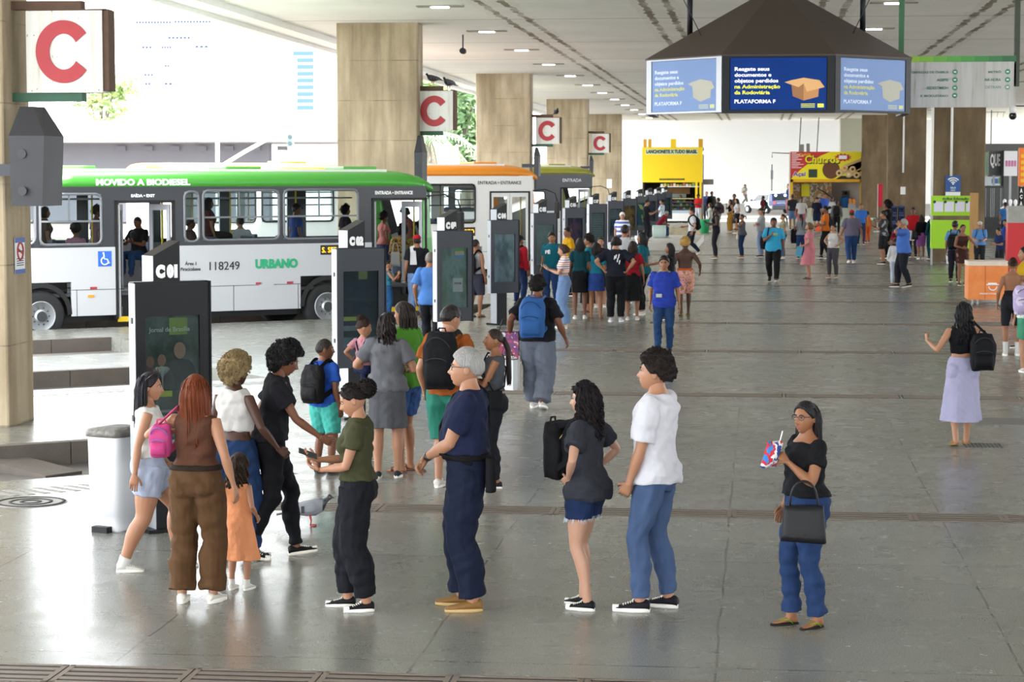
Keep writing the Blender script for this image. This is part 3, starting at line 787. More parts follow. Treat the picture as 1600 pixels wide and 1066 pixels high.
def grow(mb, name, mats, parent, voxel, smooth=2, wob=0.0, extra=None, shrink=0.0):
    """fuse overlapping closed lofts into one skin; extra: an MB joined in as it is"""
    me = mb.mesh('tmp', mats); o = bpy.data.objects.new('tmp', me); COL.objects.link(o)
    md = o.modifiers.new('r', 'REMESH'); md.mode = 'VOXEL'; md.voxel_size = voxel; md.use_smooth_shade = True
    if smooth: sm = o.modifiers.new('s', 'SMOOTH'); sm.factor = 0.5; sm.iterations = smooth
    ev = o.evaluated_get(bpy.context.evaluated_depsgraph_get()); out = bpy.data.meshes.new_from_object(ev)
    bpy.data.objects.remove(o); bpy.data.meshes.remove(me); out.name = name
    n = len(out.vertices)
    if wob and n:
        co = np.empty(n * 3); out.vertices.foreach_get('co', co); co = co.reshape(-1, 3)
        no = np.empty(n * 3); out.vertex_normals.foreach_get('vector', no); no = no.reshape(-1, 3)
        r = np.random.RandomState(len(name) * 7 + n % 97); w = np.zeros(n)
        for k in range(9):
            d = r.normal(size=3); d[2] *= .9; d /= np.linalg.norm(d); fr = r.uniform(28, 95)
            w += np.sin(co @ d * fr + r.uniform(0, 6) + 1.3 * np.sin(co[:, 2] * r.uniform(8, 20))) * (40 / fr) ** .8
        co += no * (w * wob * .35)[:, None]
        out.vertices.foreach_set('co', co.ravel()); out.update()
    if extra is not None and extra.v:
        v = np.empty(n * 3); out.vertices.foreach_get('co', v)
        m2 = MB(); m2.v = [tuple(p) for p in v.reshape(-1, 3)]; m2.f = [list(p.vertices) for p in out.polygons]
        m2.m = [0] * len(m2.f); m2.sm = [True] * len(m2.f)
        off = len(m2.v); m2.v += extra.v; m2.f += [[i + off for i in f] for f in extra.f]; m2.m += extra.m; m2.sm += extra.sm
        bpy.data.meshes.remove(out); out = m2.mesh(name, mats)
    return put(name, out, parent)

# ---- hair
def hair_shell(fig, style, lod, thick=.012, front=.055, low=-.045, curl=0.0, side=.0, seed=1, top=0.0):
    """a cap of hair over the skull: lifted by thick inside the hairline, dipping under the skin outside it"""
    nu, nv = (72, 56) if lod > 1 else ((36, 28) if lod else (20, 16))
    x, y, z, X, Y, Z = fig.headpts(nu, nv, False)
    # the hairline: height that hair starts at, by direction round the head
    ang = np.arctan2(np.abs(X), Y)      # 0 at the face, pi at the nape
    line = np.interp(ang, [0, .6, .95, 1.2, 1.42, 1.75, 2.2, pi], [front, front - .008, .036, .016, side - .006, side - .002, low + .01, low])
    m = np.clip((z - line) / .012, 0, 1); m = m * m * (3 - 2 * m)
    r = np.random.RandomState(seed); nz = np.zeros_like(x)
    if curl:
        for k in range(14):
            d = r.normal(size=3); d /= np.linalg.norm(d); fr = r.uniform(70, 170) if curl < .03 else r.uniform(50, 130)
            nz += np.sin((x * d[0] + y * d[1] + z * d[2]) * fr + r.uniform(0, 6))
        nz = nz / 4
    t = thick * (1 + top * np.clip(Z, 0, 1)) + curl * nz * .5
    o = -.008 * (1 - m) + t * m
    n = np.stack([X * 1.1, Y, Z * .85], -1); n /= np.linalg.norm(n, axis=-1, keepdims=True)
    P = np.stack([x, y, z], -1) + n * o[..., None]
    M = fig.headM(); mb = MB(); fs = []
    for a in range(nv - 1):
        for c in range(nu):
            d = (c + 1) % nu; fs.append((a * nu + c, (a + 1) * nu + c, (a + 1) * nu + d, a * nu + d))
    mb.add([M @ Vector(p) for p in P.reshape(-1, 3)], fs, 0, True)
    return mb, P[m > .9]
def curls(mb, fig, pts, n, size, seed=2):
    """small coils sunk in the hair's surface"""
    r = random.Random(seed); M = fig.headM()
    if len(pts) == 0: return
    for k in range(n):
        p = Vector(pts[r.randrange(len(pts))]); nrm = p.normalized()
        u_ = nrm.cross(Vector((r.gauss(0, 1), r.gauss(0, 1), r.gauss(0, 1)))).normalized(); w_ = nrm.cross(u_)
        c = p + nrm * r.uniform(-.3, .5) * size; q = []
        for i in range(9):
            a = i * .95; q.append(M @ (c + (u_ * cos(a) + w_ * sin(a)) * size * .8 + nrm * (i - 3) * size * .14))
        mb.tube(q, size * .30, 5)
def curtain(mb, fig, length, spread=1.35, thick=.035, wave=.0, n=36, m=16, taper=.72, fwd=0.0, part=0.0, drop=.02, seed=3, back=.0):
    """long hair falling from the crown round the sides and the back"""
    M = fig.headM(); r = random.Random(seed); ph = [r.uniform(0, 6) for _ in range(8)]
    outer, inner = [], []
    hr = M.to_3x3().normalized() if False else fig.hrot
    for k in range(m + 1):
        t = k / m; ro, ri = [], []
        for i in range(n + 1):
            a = (i / n - .5) * 2 * spread      # 0 at the back
            z = .07 - (.07 + length) * t
            rx, ry = .086, .104
            if z < -.02:
                q = min(1, (-.02 - z) / max(.05, length)); rx *= 1 - (1 - taper) * q; ry *= 1 - .25 * q
            else:
                q = max(0, z) / .115; c_ = sqrt(max(0.05, 1 - q * q)); rx *= c_ * 1.0; ry *= c_
            st = .006 * sin(a * 23 + ph[0]) + .004 * sin(a * 41 + ph[1] + t * 4)
            wv = wave * (sin(t * 14 + ph[2] + a * 3) + .6 * sin(t * 23 + a * 7 + ph[3])) * min(1, t * 2)
            end = (1 + .05 * sin(a * 9 + ph[4])) if t > .9 else 1
            hug = min(1, max(.12, (.07 - z) / .10)); eg = 1 - .55 * abs(i / n * 2 - 1) ** 4
            for lst, dr in ((ro, thick * .45 * hug * eg), (ri, -thick * .55 * max(.5, hug))):
                R1, R2 = rx * (.97 if z > .02 else 1) + dr + st * hug + wv, ry + dr + st * hug + wv
                lst.append(Vector((sin(a) * R1, -cos(a) * R2 - .004 + fwd * t - back * t * t, z * end)))
        outer.append(ro); inner.append(ri)
    # hair hangs straight down below the head whatever the head's pitch
    def place(p):
        q = M @ Vector((p.x, p.y, min(max(p.z, -.06), .2)))
        if p.z < -.06:
            q = q + Vector((0, 0, (p.z + .06) * fig.hs))
        return q
    rings = []
    for ro, ri in zip(outer, inner): rings.append([place(p) for p in ro] + [place(p) for p in ri[::-1]])
    mb.loft(rings)
def strands(mb, fig, length, n, spread, rad, amp, freq, seed=5, r0=.092, back=0.0):
    """coiled locks hanging round the sides and back"""
    r = random.Random(seed); M = fig.headM()
    for k in range(n):
        a = r.uniform(-spread, spread); z0 = r.uniform(.03, .105); L_ = length * r.uniform(.75, 1.05) + z0; rr = r0 * r.uniform(.85, 1.12); ph = r.uniform(0, 6); pts = []
        for i in range(26):
            t = i / 25; z = z0 - L_ * t
            flare = 1 + .12 * t
            hug = sqrt(max(.06, 1 - (z / .122) ** 2)) if z > 0 else 1; amp_ = amp * min(1, t * 3); p = Vector((sin(a) * rr * .95 * flare * hug + amp_ * cos(freq * t * L_ + ph), -cos(a) * rr * 1.1 * flare * hug - back * t + amp_ * sin(freq * t * L_ + ph), max(z, -.07)))
            q = M @ p
            if z < -.07: q = q + Vector((0, 0, (z + .07) * fig.hs))
            pts.append(q)
        mb.tube(pts, [rad * .7] + [rad] * 24 + [rad * .3], 5)
def make_hair(fig, h, root, lod, voxel):
    st = h.get('s', 'short'); c = h.get('c', '#1a1412'); curly = st in ('afro', 'curly', 'curlylong', 'bun', 'mop')
    m = hairmat(c, curly)
    g = dict(seed=h.get('seed', 1))
    if st == 'none': return
    if st == 'buzz': mb, P = hair_shell(fig, st, lod, .004, .052, -.05, **g)
    elif st == 'short': mb, P = hair_shell(fig, st, lod, h.get('t', .010), .062, -.045, curl=h.get('k', .005), top=1.1, side=.012, **g)
    elif st == 'curly':
        mb, P = hair_shell(fig, st, lod, h.get('t', .026), .062, -.05, curl=.012, top=.5, **g)
        curls(mb, fig, P, (240 if lod > 1 else 90 if lod else 24), .010 if lod > 1 else .014)
    elif st == 'afro':
        mb, P = hair_shell(fig, st, lod, h.get('t', .06), .056, h.get('low', -.085), curl=.022, side=-.03, **g)
        curls(mb, fig, P, (520 if lod > 1 else 160 if lod else 30), h.get('cs', .013) if lod > 1 else .018)
    elif st == 'balding':
        mb, P = hair_shell(fig, st, lod, .008, .085, -.05, **g)
    elif st in ('long', 'wavy'):
        mb, P = hair_shell(fig, st, lod, .014, .070, -.02, **g)
        curtain(mb, fig, h.get('len', .36), h.get('spread', 1.65), h.get('thick', .04), h.get('wave', .0 if st == 'long' else .007), taper=h.get('taper', .8), back=h.get('back', 0), n=48 if lod > 1 else 24)
        if st == 'wavy' and lod: strands(mb, fig, h.get('len', .36), 34 if lod > 1 else 14, h.get('spread', 1.5), .011, .010, 60)
        if st == 'long' and lod > 1: strands(mb, fig, h.get('len', .36), 70, h.get('spread', 1.6) * .92, .0035, .0012, 20, r0=.097)
    elif st == 'curlylong':
        mb, P = hair_shell(fig, st, lod, .022, .064, -.02, curl=.010, **g)
        curtain(mb, fig, h.get('len', .34), 1.75, .045, .006, taper=.95)
        strands(mb, fig, h.get('len', .36), 150 if lod > 1 else 30, 1.85, .0075 if lod > 1 else .012, .011, 95, r0=.104)
        curls(mb, fig, P, 160 if lod > 1 else 30, .010)
    elif st == 'pony':
        mb, P = hair_shell(fig, st, lod, .009, .070, -.03, side=.01, **g)
        M = fig.headM(); b0 = M @ Vector((0, -.098, h.get('pz', .03))); L_ = h.get('len', .4); k = []
        for i in range(10):
            t = i / 9; k.append(b0 + (fig.hrot @ Vector((.01 * sin(5 * t), -.05 * min(1, t * 3) - .01 * t, .015 * (1 - t)))) * fig.hs + Vector((0, 0, -L_ * t * t * .4 - L_ * t * .6)) * fig.hs)
        mb.tube(k, [.018, .028, .034, .035, .034, .032, .028, .022, .016, .006], 10, flat=.8)
        for q in range(10 if lod else 0):
            a = q * .63; mb.tube([p + Vector((cos(a) * .022, sin(a) * .018, -.01 * (q % 3))) for p in k], [.012] * 9 + [.003], 5)
    elif st == 'bun':
        mb, P = hair_shell(fig, st, lod, .012, .066, -.03, curl=.006, side=.01, **g)
        M = fig.headM(); R = h.get('r', .062); bc = Vector(h.get('at', (0, -.135, .055)))
        mb.ball((0, 0, 0), (R, R * .95, R * .9), 18, 0, M @ Matrix.Translation(bc))
        pts = []
        rr = random.Random(4)
        for _ in range(300):
            d = Vector((rr.gauss(0, 1), rr.gauss(0, 1), rr.gauss(0, 1))).normalized(); pts.append(bc + d * R)
        r2 = random.Random(8)
        for k in range(170 if lod > 1 else 50 if lod else 10):
            p = pts[r2.randrange(300)]; nrm = (p - bc).normalized(); u_ = nrm.cross(Vector((r2.gauss(0, 1), r2.gauss(0, 1), r2.gauss(0, 1)))).normalized(); w_ = nrm.cross(u_); s_ = .012
            mb.tube([M @ (p + (u_ * cos(i * .95) + w_ * sin(i * .95)) * s_ + nrm * (i - 3) * s_ * .2) for i in range(9)], s_ * .3, 5)
        if lod > 1: curls(mb, fig, P, 130, .008)
    else: mb, P = hair_shell(fig, st, lod, .012, .05, -.05, **g)
    o = mb.build('hair', m, root)
    return o
def make_cap(fig, c, root, lod, back=False):
    nu, nv = 40, 24
    M = fig.headM(); mb = MB()
    x, y, z, X, Y, Z = fig.headpts(nu, nv, False)
    P = np.stack([x, y, z], -1) * 1.0; nrm = np.stack([X, Y, Z], -1); rows = []
    for a in range(nv):
        if z[a].mean() < .038: break
        rows.append([M @ Vector(P[a, c_] + nrm[a, c_] * .022) for c_ in range(nu)])
    rows2 = [[M @ Vector(P[len(rows) - 1, c_] + nrm[len(rows) - 1, c_] * .008 - np.array([0, 0, .004])) for c_ in range(nu)]]
    mb.loft(rows + rows2, 0, False)
    sg = -1 if back else 1
    mb.loft([[M @ Vector((w * .072, sg * (.085 + .05 * (1 - w * w) * q + .02 * q), .045 - .012 * q - .012 * w * w + e)) for w in (-1, -.6, -.2, .2, .6, 1)] for q, e in ((0, .003), (1, .003), (1.02, 0), (1, -.003), (0, -.003))], 0, False)
    return mb.build('cap', cloth(c), root)
def make_glasses(fig, root, color='#15110f', at=(0, 0)):
    M = fig.headM(); mb = MB(); y0 = .087 + at[0]; z0 = .010 + at[1]; m = mat('frame_' + color.strip('#'), color, 0.3)
    for sd in (1, -1):
        pts = [Vector((sd * (.031 + .023 * math.copysign(abs(cos(a)) ** .7, cos(a))), y0 - .004 * abs(cos(a)), z0 + .017 * math.copysign(abs(sin(a)) ** .7, sin(a)))) for a in [2 * pi * i / 20 for i in range(20)]]
        pts += pts[:2]; mb.tube([M @ p for p in pts], .0022, 5)
        mb.tube([M @ Vector((sd * .054, y0 - .004, z0 + .006)), M @ Vector((sd * .073, y0 - .04, z0 + .006)), M @ Vector((sd * .079, -.005, z0 + .004)), M @ Vector((sd * .078, -.025, z0 - .010))], .002, 5)
    mb.tube([M @ Vector((-.009, y0 + .001, z0 + .004)), M @ Vector((0, y0 + .004, z0 + .006)), M @ Vector((.009, y0 + .001, z0 + .004))], .002, 5)
    return mb.build('spectacles', m, root)

# ---- shoes
def make_shoe(fig, i, kind, c, root, lod, sole='#e8e4dc'):
    f = fig.feet[i]; ank = fig.ankles[i]; k = 1.0 if fig.sex == 'm' else .92; k *= 1 + .1 * fig.child
    sd = (1, -1)[i]
    M = Matrix.Translation((ank.x, ank.y, f[2])) @ RZ(-sd * radians(f[4]))
    p_ = radians(f[3])
    if f[3] > 0: M = M @ T(0, .14 * k, 0) @ RX(-p_) @ T(0, -.14 * k, 0)       # heel lifted: turn about the ball
    elif f[3] < 0: M = M @ T(0, -.06 * k, 0) @ RX(-p_) @ T(0, .06 * k, 0)     # toes lifted: turn about the heel
    n = 14 if lod else 8
    def outline(s_, z, y0=-.068, y1=.185):
        out = []
        for q in range(n * 2):
            a = 2 * pi * q / (n * 2); y = (y0 + y1) / 2 + (y1 - y0) / 2 * sin(a); t = (y - y0) / (y1 - y0)
            w = (.033 + .015 * sin(min(1, t * 1.35) * pi * .72)) * s_; x = w * math.copysign(abs(cos(a)) ** .7, cos(a)) - sd * .006 * (t > .5)
            out.append(M @ Vector((x * k, y * k, z * k)))
        return out
    thick = dict(sneaker=.028, chunky=.038, plain=.022, sandal=.016, flipflop=.014, loafer=.018, boot=.03)[kind]
    if kind in ('sandal', 'flipflop'):
        mb = MB(); mb.loft([outline(1.0, 0), outline(1.02, thick * .5), outline(1.0, thick)]); o = mb.build('sandal', cloth(sole if kind == 'flipflop' else c), root)
        st = MB()
        if kind == 'flipflop':
            for s_ in (1, -1): st.tube([M @ Vector((0.004, .118 * k, thick)), M @ Vector((s_ * .016, .095 * k, .038)), M @ Vector((s_ * .034, .045 * k, .045)), M @ Vector((s_ * .042, .0 * k, thick))], .006, 6, flat=.6)
        else:
            for y in (.10, .03): st.tube([M @ Vector((-.046, y * k, thick)), M @ Vector((-.03, y * k, .055)), M @ Vector((0, y * k, .066 if y < .05 else .052)), M @ Vector((.03, y * k, .055)), M @ Vector((.046, y * k, thick))], .010, 6, flat=.5)
        st.build('strap', cloth(c), o); return o
    so = MB(); so.loft([outline(.96, 0), outline(1.05, thick * .3), outline(1.05, thick * .9), outline(.98, thick)])
    up = MB()
    prof = [(-.066, .004, .03), (-.064, .030, .075), (-.045, .040, .088 if kind != 'boot' else .12), (-.01, .041, .090 if kind != 'boot' else .12), (.03, .041, .078), (.07, .044, .062), (.11, .047, .050), (.15, .043, .042), (.175, .030, .034), (.186, .006, .02)]
    rings = []
    for (y, w, h) in prof:
        r = []
        for q in range(12):
            a = 2 * pi * q / 12; z = thick * .6 + max(0, (h - thick * .6)) * (.5 + .5 * sin(a)); x = w * cos(a) * (1.0 if sin(a) < 0 else 1 - .35 * sin(a) ** 2) * k - sd * .006 * (y > .06)
            r.append(M @ Vector((x, y * k, z * k)))
        rings.append(r)
    up.loft(rings)
    o = up.build('shoe', cloth(c, rough=.6), root)
    so.build('sole', mat('sole_' + sole.strip('#'), sole, 0.6), o)
    if lod > 1 and kind in ('sneaker', 'chunky'):
        lc = MB()
        for q in range(5): 
            y = .045 + q * .016; h = .076 - q * .0055; lc.tube([M @ Vector((-.020, y * k, (h - .006) * k)), M @ Vector((0, (y + .004) * k, h * k)), M @ Vector((.020, y * k, (h - .006) * k))], .0035, 5)
        lc.tube([M @ Vector((-.028, .05 * k, .075 * k)), M @ Vector((-.008, .042 * k, .086 * k)), M @ Vector((.012, .04 * k, .085 * k)), M @ Vector((.03, .052 * k, .073 * k))], .004, 5)
        lc.build('lace', mat('lace_white', '#e9e6e0', .8), o)
        if kind == 'sneaker' and h_dark(c):
            tc = MB(); tc.loft([[M @ Vector((x * w_, y * k, z * k)) for x, z in ((-.040, .012), (-.030, .040), (0, .047), (.030, .040), (.040, .012))] for y, w_ in ((.140, 1), (.165, .86), (.183, .45))], closed=False); tc.build('toe_cap', mat('lace_white', '#e9e6e0', .8), o)
    return o
def h_dark(c): return sum(lin(c)) < .3 if isinstance(c, str) else False
def bare_foot(fig, i, mb):
    f = fig.feet[i]; ank = fig.ankles[i]; k = 1.0 if fig.sex == 'm' else .92; sd = (1, -1)[i]
    M = Matrix.Translation((ank.x, ank.y, f[2])) @ RZ(-sd * radians(f[4])); p_ = radians(f[3])
    if f[3] > 0: M = M @ T(0, .14 * k, 0) @ RX(-p_) @ T(0, -.14 * k, 0)
    rings = []
    for (y, w, h) in ((-.058, .008, .04), (-.052, .026, .066), (-.03, .031, .085), (0, .032, .090), (.04, .035, .068), (.08, .040, .050), (.115, .042, .036), (.14, .040, .028), (.16, .030, .024), (.172, .008, .018)):
        rings.append([M @ Vector((w * cos(a) * k, y * k, (.013 + (h - .013) * (.5 + .5 * sin(a))) * k)) for a in [2 * pi * q / 12 for q in range(12)]])
    mb.loft(rings)

# ---- a whole person
PEOPLE = []
def person(label, px, py, top, face, depth=None, sex='m', sk='tan', hair=None, shirt=None, legs=None, skirt=None, shoes=None, cap=None, specs=None, lod=1, group=None, z=0.0, H=None, loc=None, dress=None, socks=None, extra=None, hide_shoes=False, **pose):
    """px, py: the picture's point between the feet; top: the picture's row of the top of the head; face: 0 away, 90 to the picture's left, 180 to the camera, 270 to its right"""
    g = Vector(loc) if loc is not None else ground(px, py, z)
    fig = Fig(sex=sex, **pose)
    want = H if H else at_depth(px, top, g.y).z - z
    tp = max((fig.headM() @ Vector((0, 0, .115))).z, 1e-3) + (hair or {}).get('t', .015) * (1.25 if (hair or {}).get('s') == 'afro' else .9)
    sc = want / tp
    root = thing('person', label, 'person', (g.x, g.y, z), radians(face), group); root.scale = (sc, sc, sc)
    dist = g.length; vox = {2: .0085, 1: .0125, 0: .019}[lod]
    sm = skin(sk); lip = mat('lip_' + sk, {'pale': '#b56f62', 'light': '#a5604f', 'tan': '#8a5044', 'brown': '#6b4038', 'deep': '#4b302c'}[sk], .45)
    hm = hairmat((hair or {}).get('c', '#1a1412'))
    if (hair or {}).get('c', '') in ('#b9b6b2', '#d8d6d2', '#8f8d8b'): hm = mat('brow_grey', '#5d5753', .7)
    # body
    ib = -.010 if (legs or skirt or dress) else 0; iu = -.005 if (shirt or dress) else 0; full = legs and legs.get('t1', .97) > .8
    mb = MB(); fig.torso(mb, .80, 1.555, 0, 22, offs=[(.8, ib), (.98, ib), (1.06, iu), (1.36, iu), (1.42, 0)]); fig.bosom(mb, iu * 2); fig.rump(mb, ib)
    ex = MB()
    for i in (0, 1):
        fig.leg(mb, i, -.04, 1.02, wide=[(0, ib * .8), (.16, ib * .8), (.3, ib * .8 if full else 0), (.9, ib * .6 if full else 0), (1, 0)]); fig.arm(mb, i); fig.hand(ex, i)
        if (shoes or {}).get('k') in ('sandal', 'flipflop', 'bare'): bare_foot(fig, i, mb)
    nb = fig.nb; mb.tube([fig.sp((0, -.016, 1.44)), nb, fig.hc + fig.hrot @ Vector((0, -.012, -.035 * fig.hs))], [(.047 if sex == 'f' else .056)] * 2 + [.044 if sex == 'f' else .052], 14)
    fig.head(ex, lod)
    body = grow(mb, 'body', [sm, lip, M_eye, M_iris, hm], root, vox, 3 if lod else 2, 0, ex)
    # clothes
    if shirt:
        s_ = dict(c='#444444', hem=.90, top=1.452, sl=.30, off=.012, flare=.004, k='plain'); s_.update(shirt)
        mb = MB(); lap = .012 if legs and s_['hem'] < legs.get('waist', 1.02) else 0
        fig.torso(mb, s_['hem'], s_['top'], s_['off'], 26, s_['flare'], offs=[(.78, lap + .020), (.88, lap + .013), (.97, lap), (1.10, 0), (1.5, 0)] if lap else None); fig.bosom(mb, s_['off'])
        if s_['hem'] < .93:
            b3 = MB(); fig.rump(b3, s_['off'] + .006); zc = fig.dz + s_['hem']
            for k3, v3 in enumerate(b3.v):
                if v3[2] < zc: b3.v[k3] = (v3[0], v3[1], zc)
            mb.add(b3.v, b3.f, 0, True)
        if s_['sl'] > 0:
            for i in (0, 1):
                fig.arm(mb, i, 0, s_['sl'], s_['off'] + .004, s_.get('sflare', .014)); q3 = .053 * fig.armw * (.9 if sex == 'f' else 1) + s_['off']; mb.ball(fig.shoulders[i] + Vector((0, 0, .004)), q3, 14)
        fig.solid(mb, s_.get('name', 'shirt'), cloth(s_['c'], s_['k']), root, vox, 2 if lod else 1, s_.get('wob', (0, .005, .0085)[lod]))
    if legs:
        l_ = dict(c='#22242b', waist=1.02, t1=.97, off=.012, flare=.008, k='plain', wide=None); l_.update(legs)
        mb = MB(); fig.torso(mb, .80, l_['waist'], min(l_['off'], .012) * .7, 24, .004); fig.rump(mb, min(l_['off'], .012) * .5)
        for i in (0, 1): fig.leg(mb, i, -.04, l_['t1'], l_['off'], l_['flare'], wide=l_['wide'], crease=l_.get('crease', 1 if l_['t1'] > .8 and l_['off'] > .008 else 0))
        fig.solid(mb, l_.get('name', 'trousers' if l_['t1'] > .75 else 'shorts'), cloth(l_['c'], l_['k']), root, vox, 2 if lod else 1, l_.get('wob', (0, .005, .008)[lod]))
    if skirt or dress:
        s_ = dict(c='#333333', waist=1.02, hem=.45, w=.19, d=.15, off=.012, k='plain'); s_.update(skirt or dress)
        mb = MB(); rings = []
        kc = (fig.knees[0] + fig.knees[1]) / 2; ac = (fig.ankles[0] + fig.ankles[1]) / 2; sp_ = abs(fig.ankles[0].y - fig.ankles[1].y)
        zt = s_['waist']; N_ = 26
        for j in range(N_ + 1):
            z_ = zt + (s_['hem'] - zt) * j / N_
            if z_ > .86: 
                a, b_, y = interp(fig.tab, z_); a = a * (1 + fig.fat * .5) + s_['off']; b_ = b_ * (1 + fig.fat * .5) + s_['off'] + .012; c_ = None
            t = max(0, (.90 - z_) / max(.05, .90 - s_['hem']))
            a2, b2, y2 = interp(fig.tab, .90); a2 = (a2 + s_['off']) * (1 - t) + s_['w'] * t; b2 = (b2 + s_['off'] + .02) * (1 - t) + (s_['d'] + sp_ * .35 * t) * t
            ring = []
            for q in range(32):
                th_ = 2 * pi * q / 32; fl = 1 + s_.get('pleat', .03) * t * sin(th_ * s_.get('np', 7) + 1)
                if z_ > .90: ring.append(fig.sp((a * cos(th_), b_ * sin(th_) + y, z_)))
                else:
                    base = fig.sp((0, -.02, .90)); low = kc if s_['hem'] > .3 else kc.lerp(ac, .6); tt = (.90 - z_) / .45; cc = base.lerp(Vector((low.x, low.y, base.z)), min(1, tt))
                    ring.append(Vector((cc.x + a2 * cos(th_) * fl, cc.y + b2 * sin(th_) * fl, base.z - (.90 - z_) * (1 + fig.dz / .9 * .6))))
            rings.append(ring)
        mb.loft(rings); 
        if dress: fig.torso(mb, .95, s_.get('top', 1.42), s_['off'], 24); fig.bosom(mb, s_['off'])
        if dress and s_.get('sl', 0) > 0:
            for i in (0, 1): fig.arm(mb, i, 0, s_['sl'], s_['off'], .012)
        fig.rump(mb, s_['off'])
        fig.solid(mb, 'dress' if dress else 'skirt', cloth(s_['c'], s_['k']), root, vox, 2, .004 if lod else 0)
    if hair: make_hair(fig, hair, root, lod, vox)
    if cap: make_cap(fig, cap, root, lod)
    if specs: make_glasses(fig, root, **({} if specs is True else specs))
    if socks:
        mb = MB()
        for i in (0, 1):
            b2 = MB(); fig.leg(b2, i, socks[1], 1.04, .006, 0); b2.build('sock', cloth(socks[0]), root)
    if shoes and shoes.get('k') != 'bare' and not hide_shoes:
        for i in (0, 1): make_shoe(fig, i, shoes.get('k', 'sneaker'), shoes.get('c', '#222222'), root, lod, shoes.get('sole', '#e8e4dc'))
    rec = (fig, root, sc); PEOPLE.append(rec)
    return rec
def wear(rec, name, label, cat, group=None):
    """a carried thing: a top-level Empty in the wearer's frame"""
    fig, root, sc = rec
    o = thing(name, label, cat, root.location, root.rotation_euler.z, group); o.scale = root.scale
    return o
# arm presets
HANG = dict(); 
def hang(f=.02, out=.245, z=.86): return dict(w=(out, f, z))
HIP = dict(w=(.19, .03, 1.03), e=(1, -.5, -.2), d=(-.5, .7, -.5), p=(-.8, -.2, .3), curl=.5)
PHONE = dict(w=(.07, .30, 1.16), e=(.5, -.2, -1), d=(-.25, .85, .35), p=(-.35, -.3, 1), curl=.55)
CROSS = dict(w=(-.10, .19, 1.17), e=(.6, .1, -1), d=(-1, .15, .1), p=(0, -1, 0), curl=.3)
CLASP = dict(w=(.04, .24, .97), e=(.8, -.4, -.5), d=(-.7, .3, -.6), p=(-.1, -1, 0), curl=.6)
BEND = dict(w=(.2, .25, 1.1), e=(.4, -.6, -1), curl=.5)
WALK_R = ((0.09, .26, .0, -12, 6), (-.09, -.26, .02, 28, 6))   # right foot ahead
WALK_L = ((0.09, -.26, .02, 28, 6), (-.09, .26, .0, -12, 6))
STEP_R = ((0.09, .14, .0, 0, 6), (-.09, -.14, 0, 8, 6)); STEP_L = ((0.09, -.14, .0, 8, 6), (-.09, .14, 0, 0, 6))
STAND = ((0.10, 0, 0, 0, 10), (-.10, 0, 0, 0, 10)); EASE = ((0.12, .05, 0, 0, 12), (-.09, -.03, 0, 0, 8))
CLOSE = ((0.07, .02, 0, 0, 6), (-.07, -.02, 0, 0, 6))
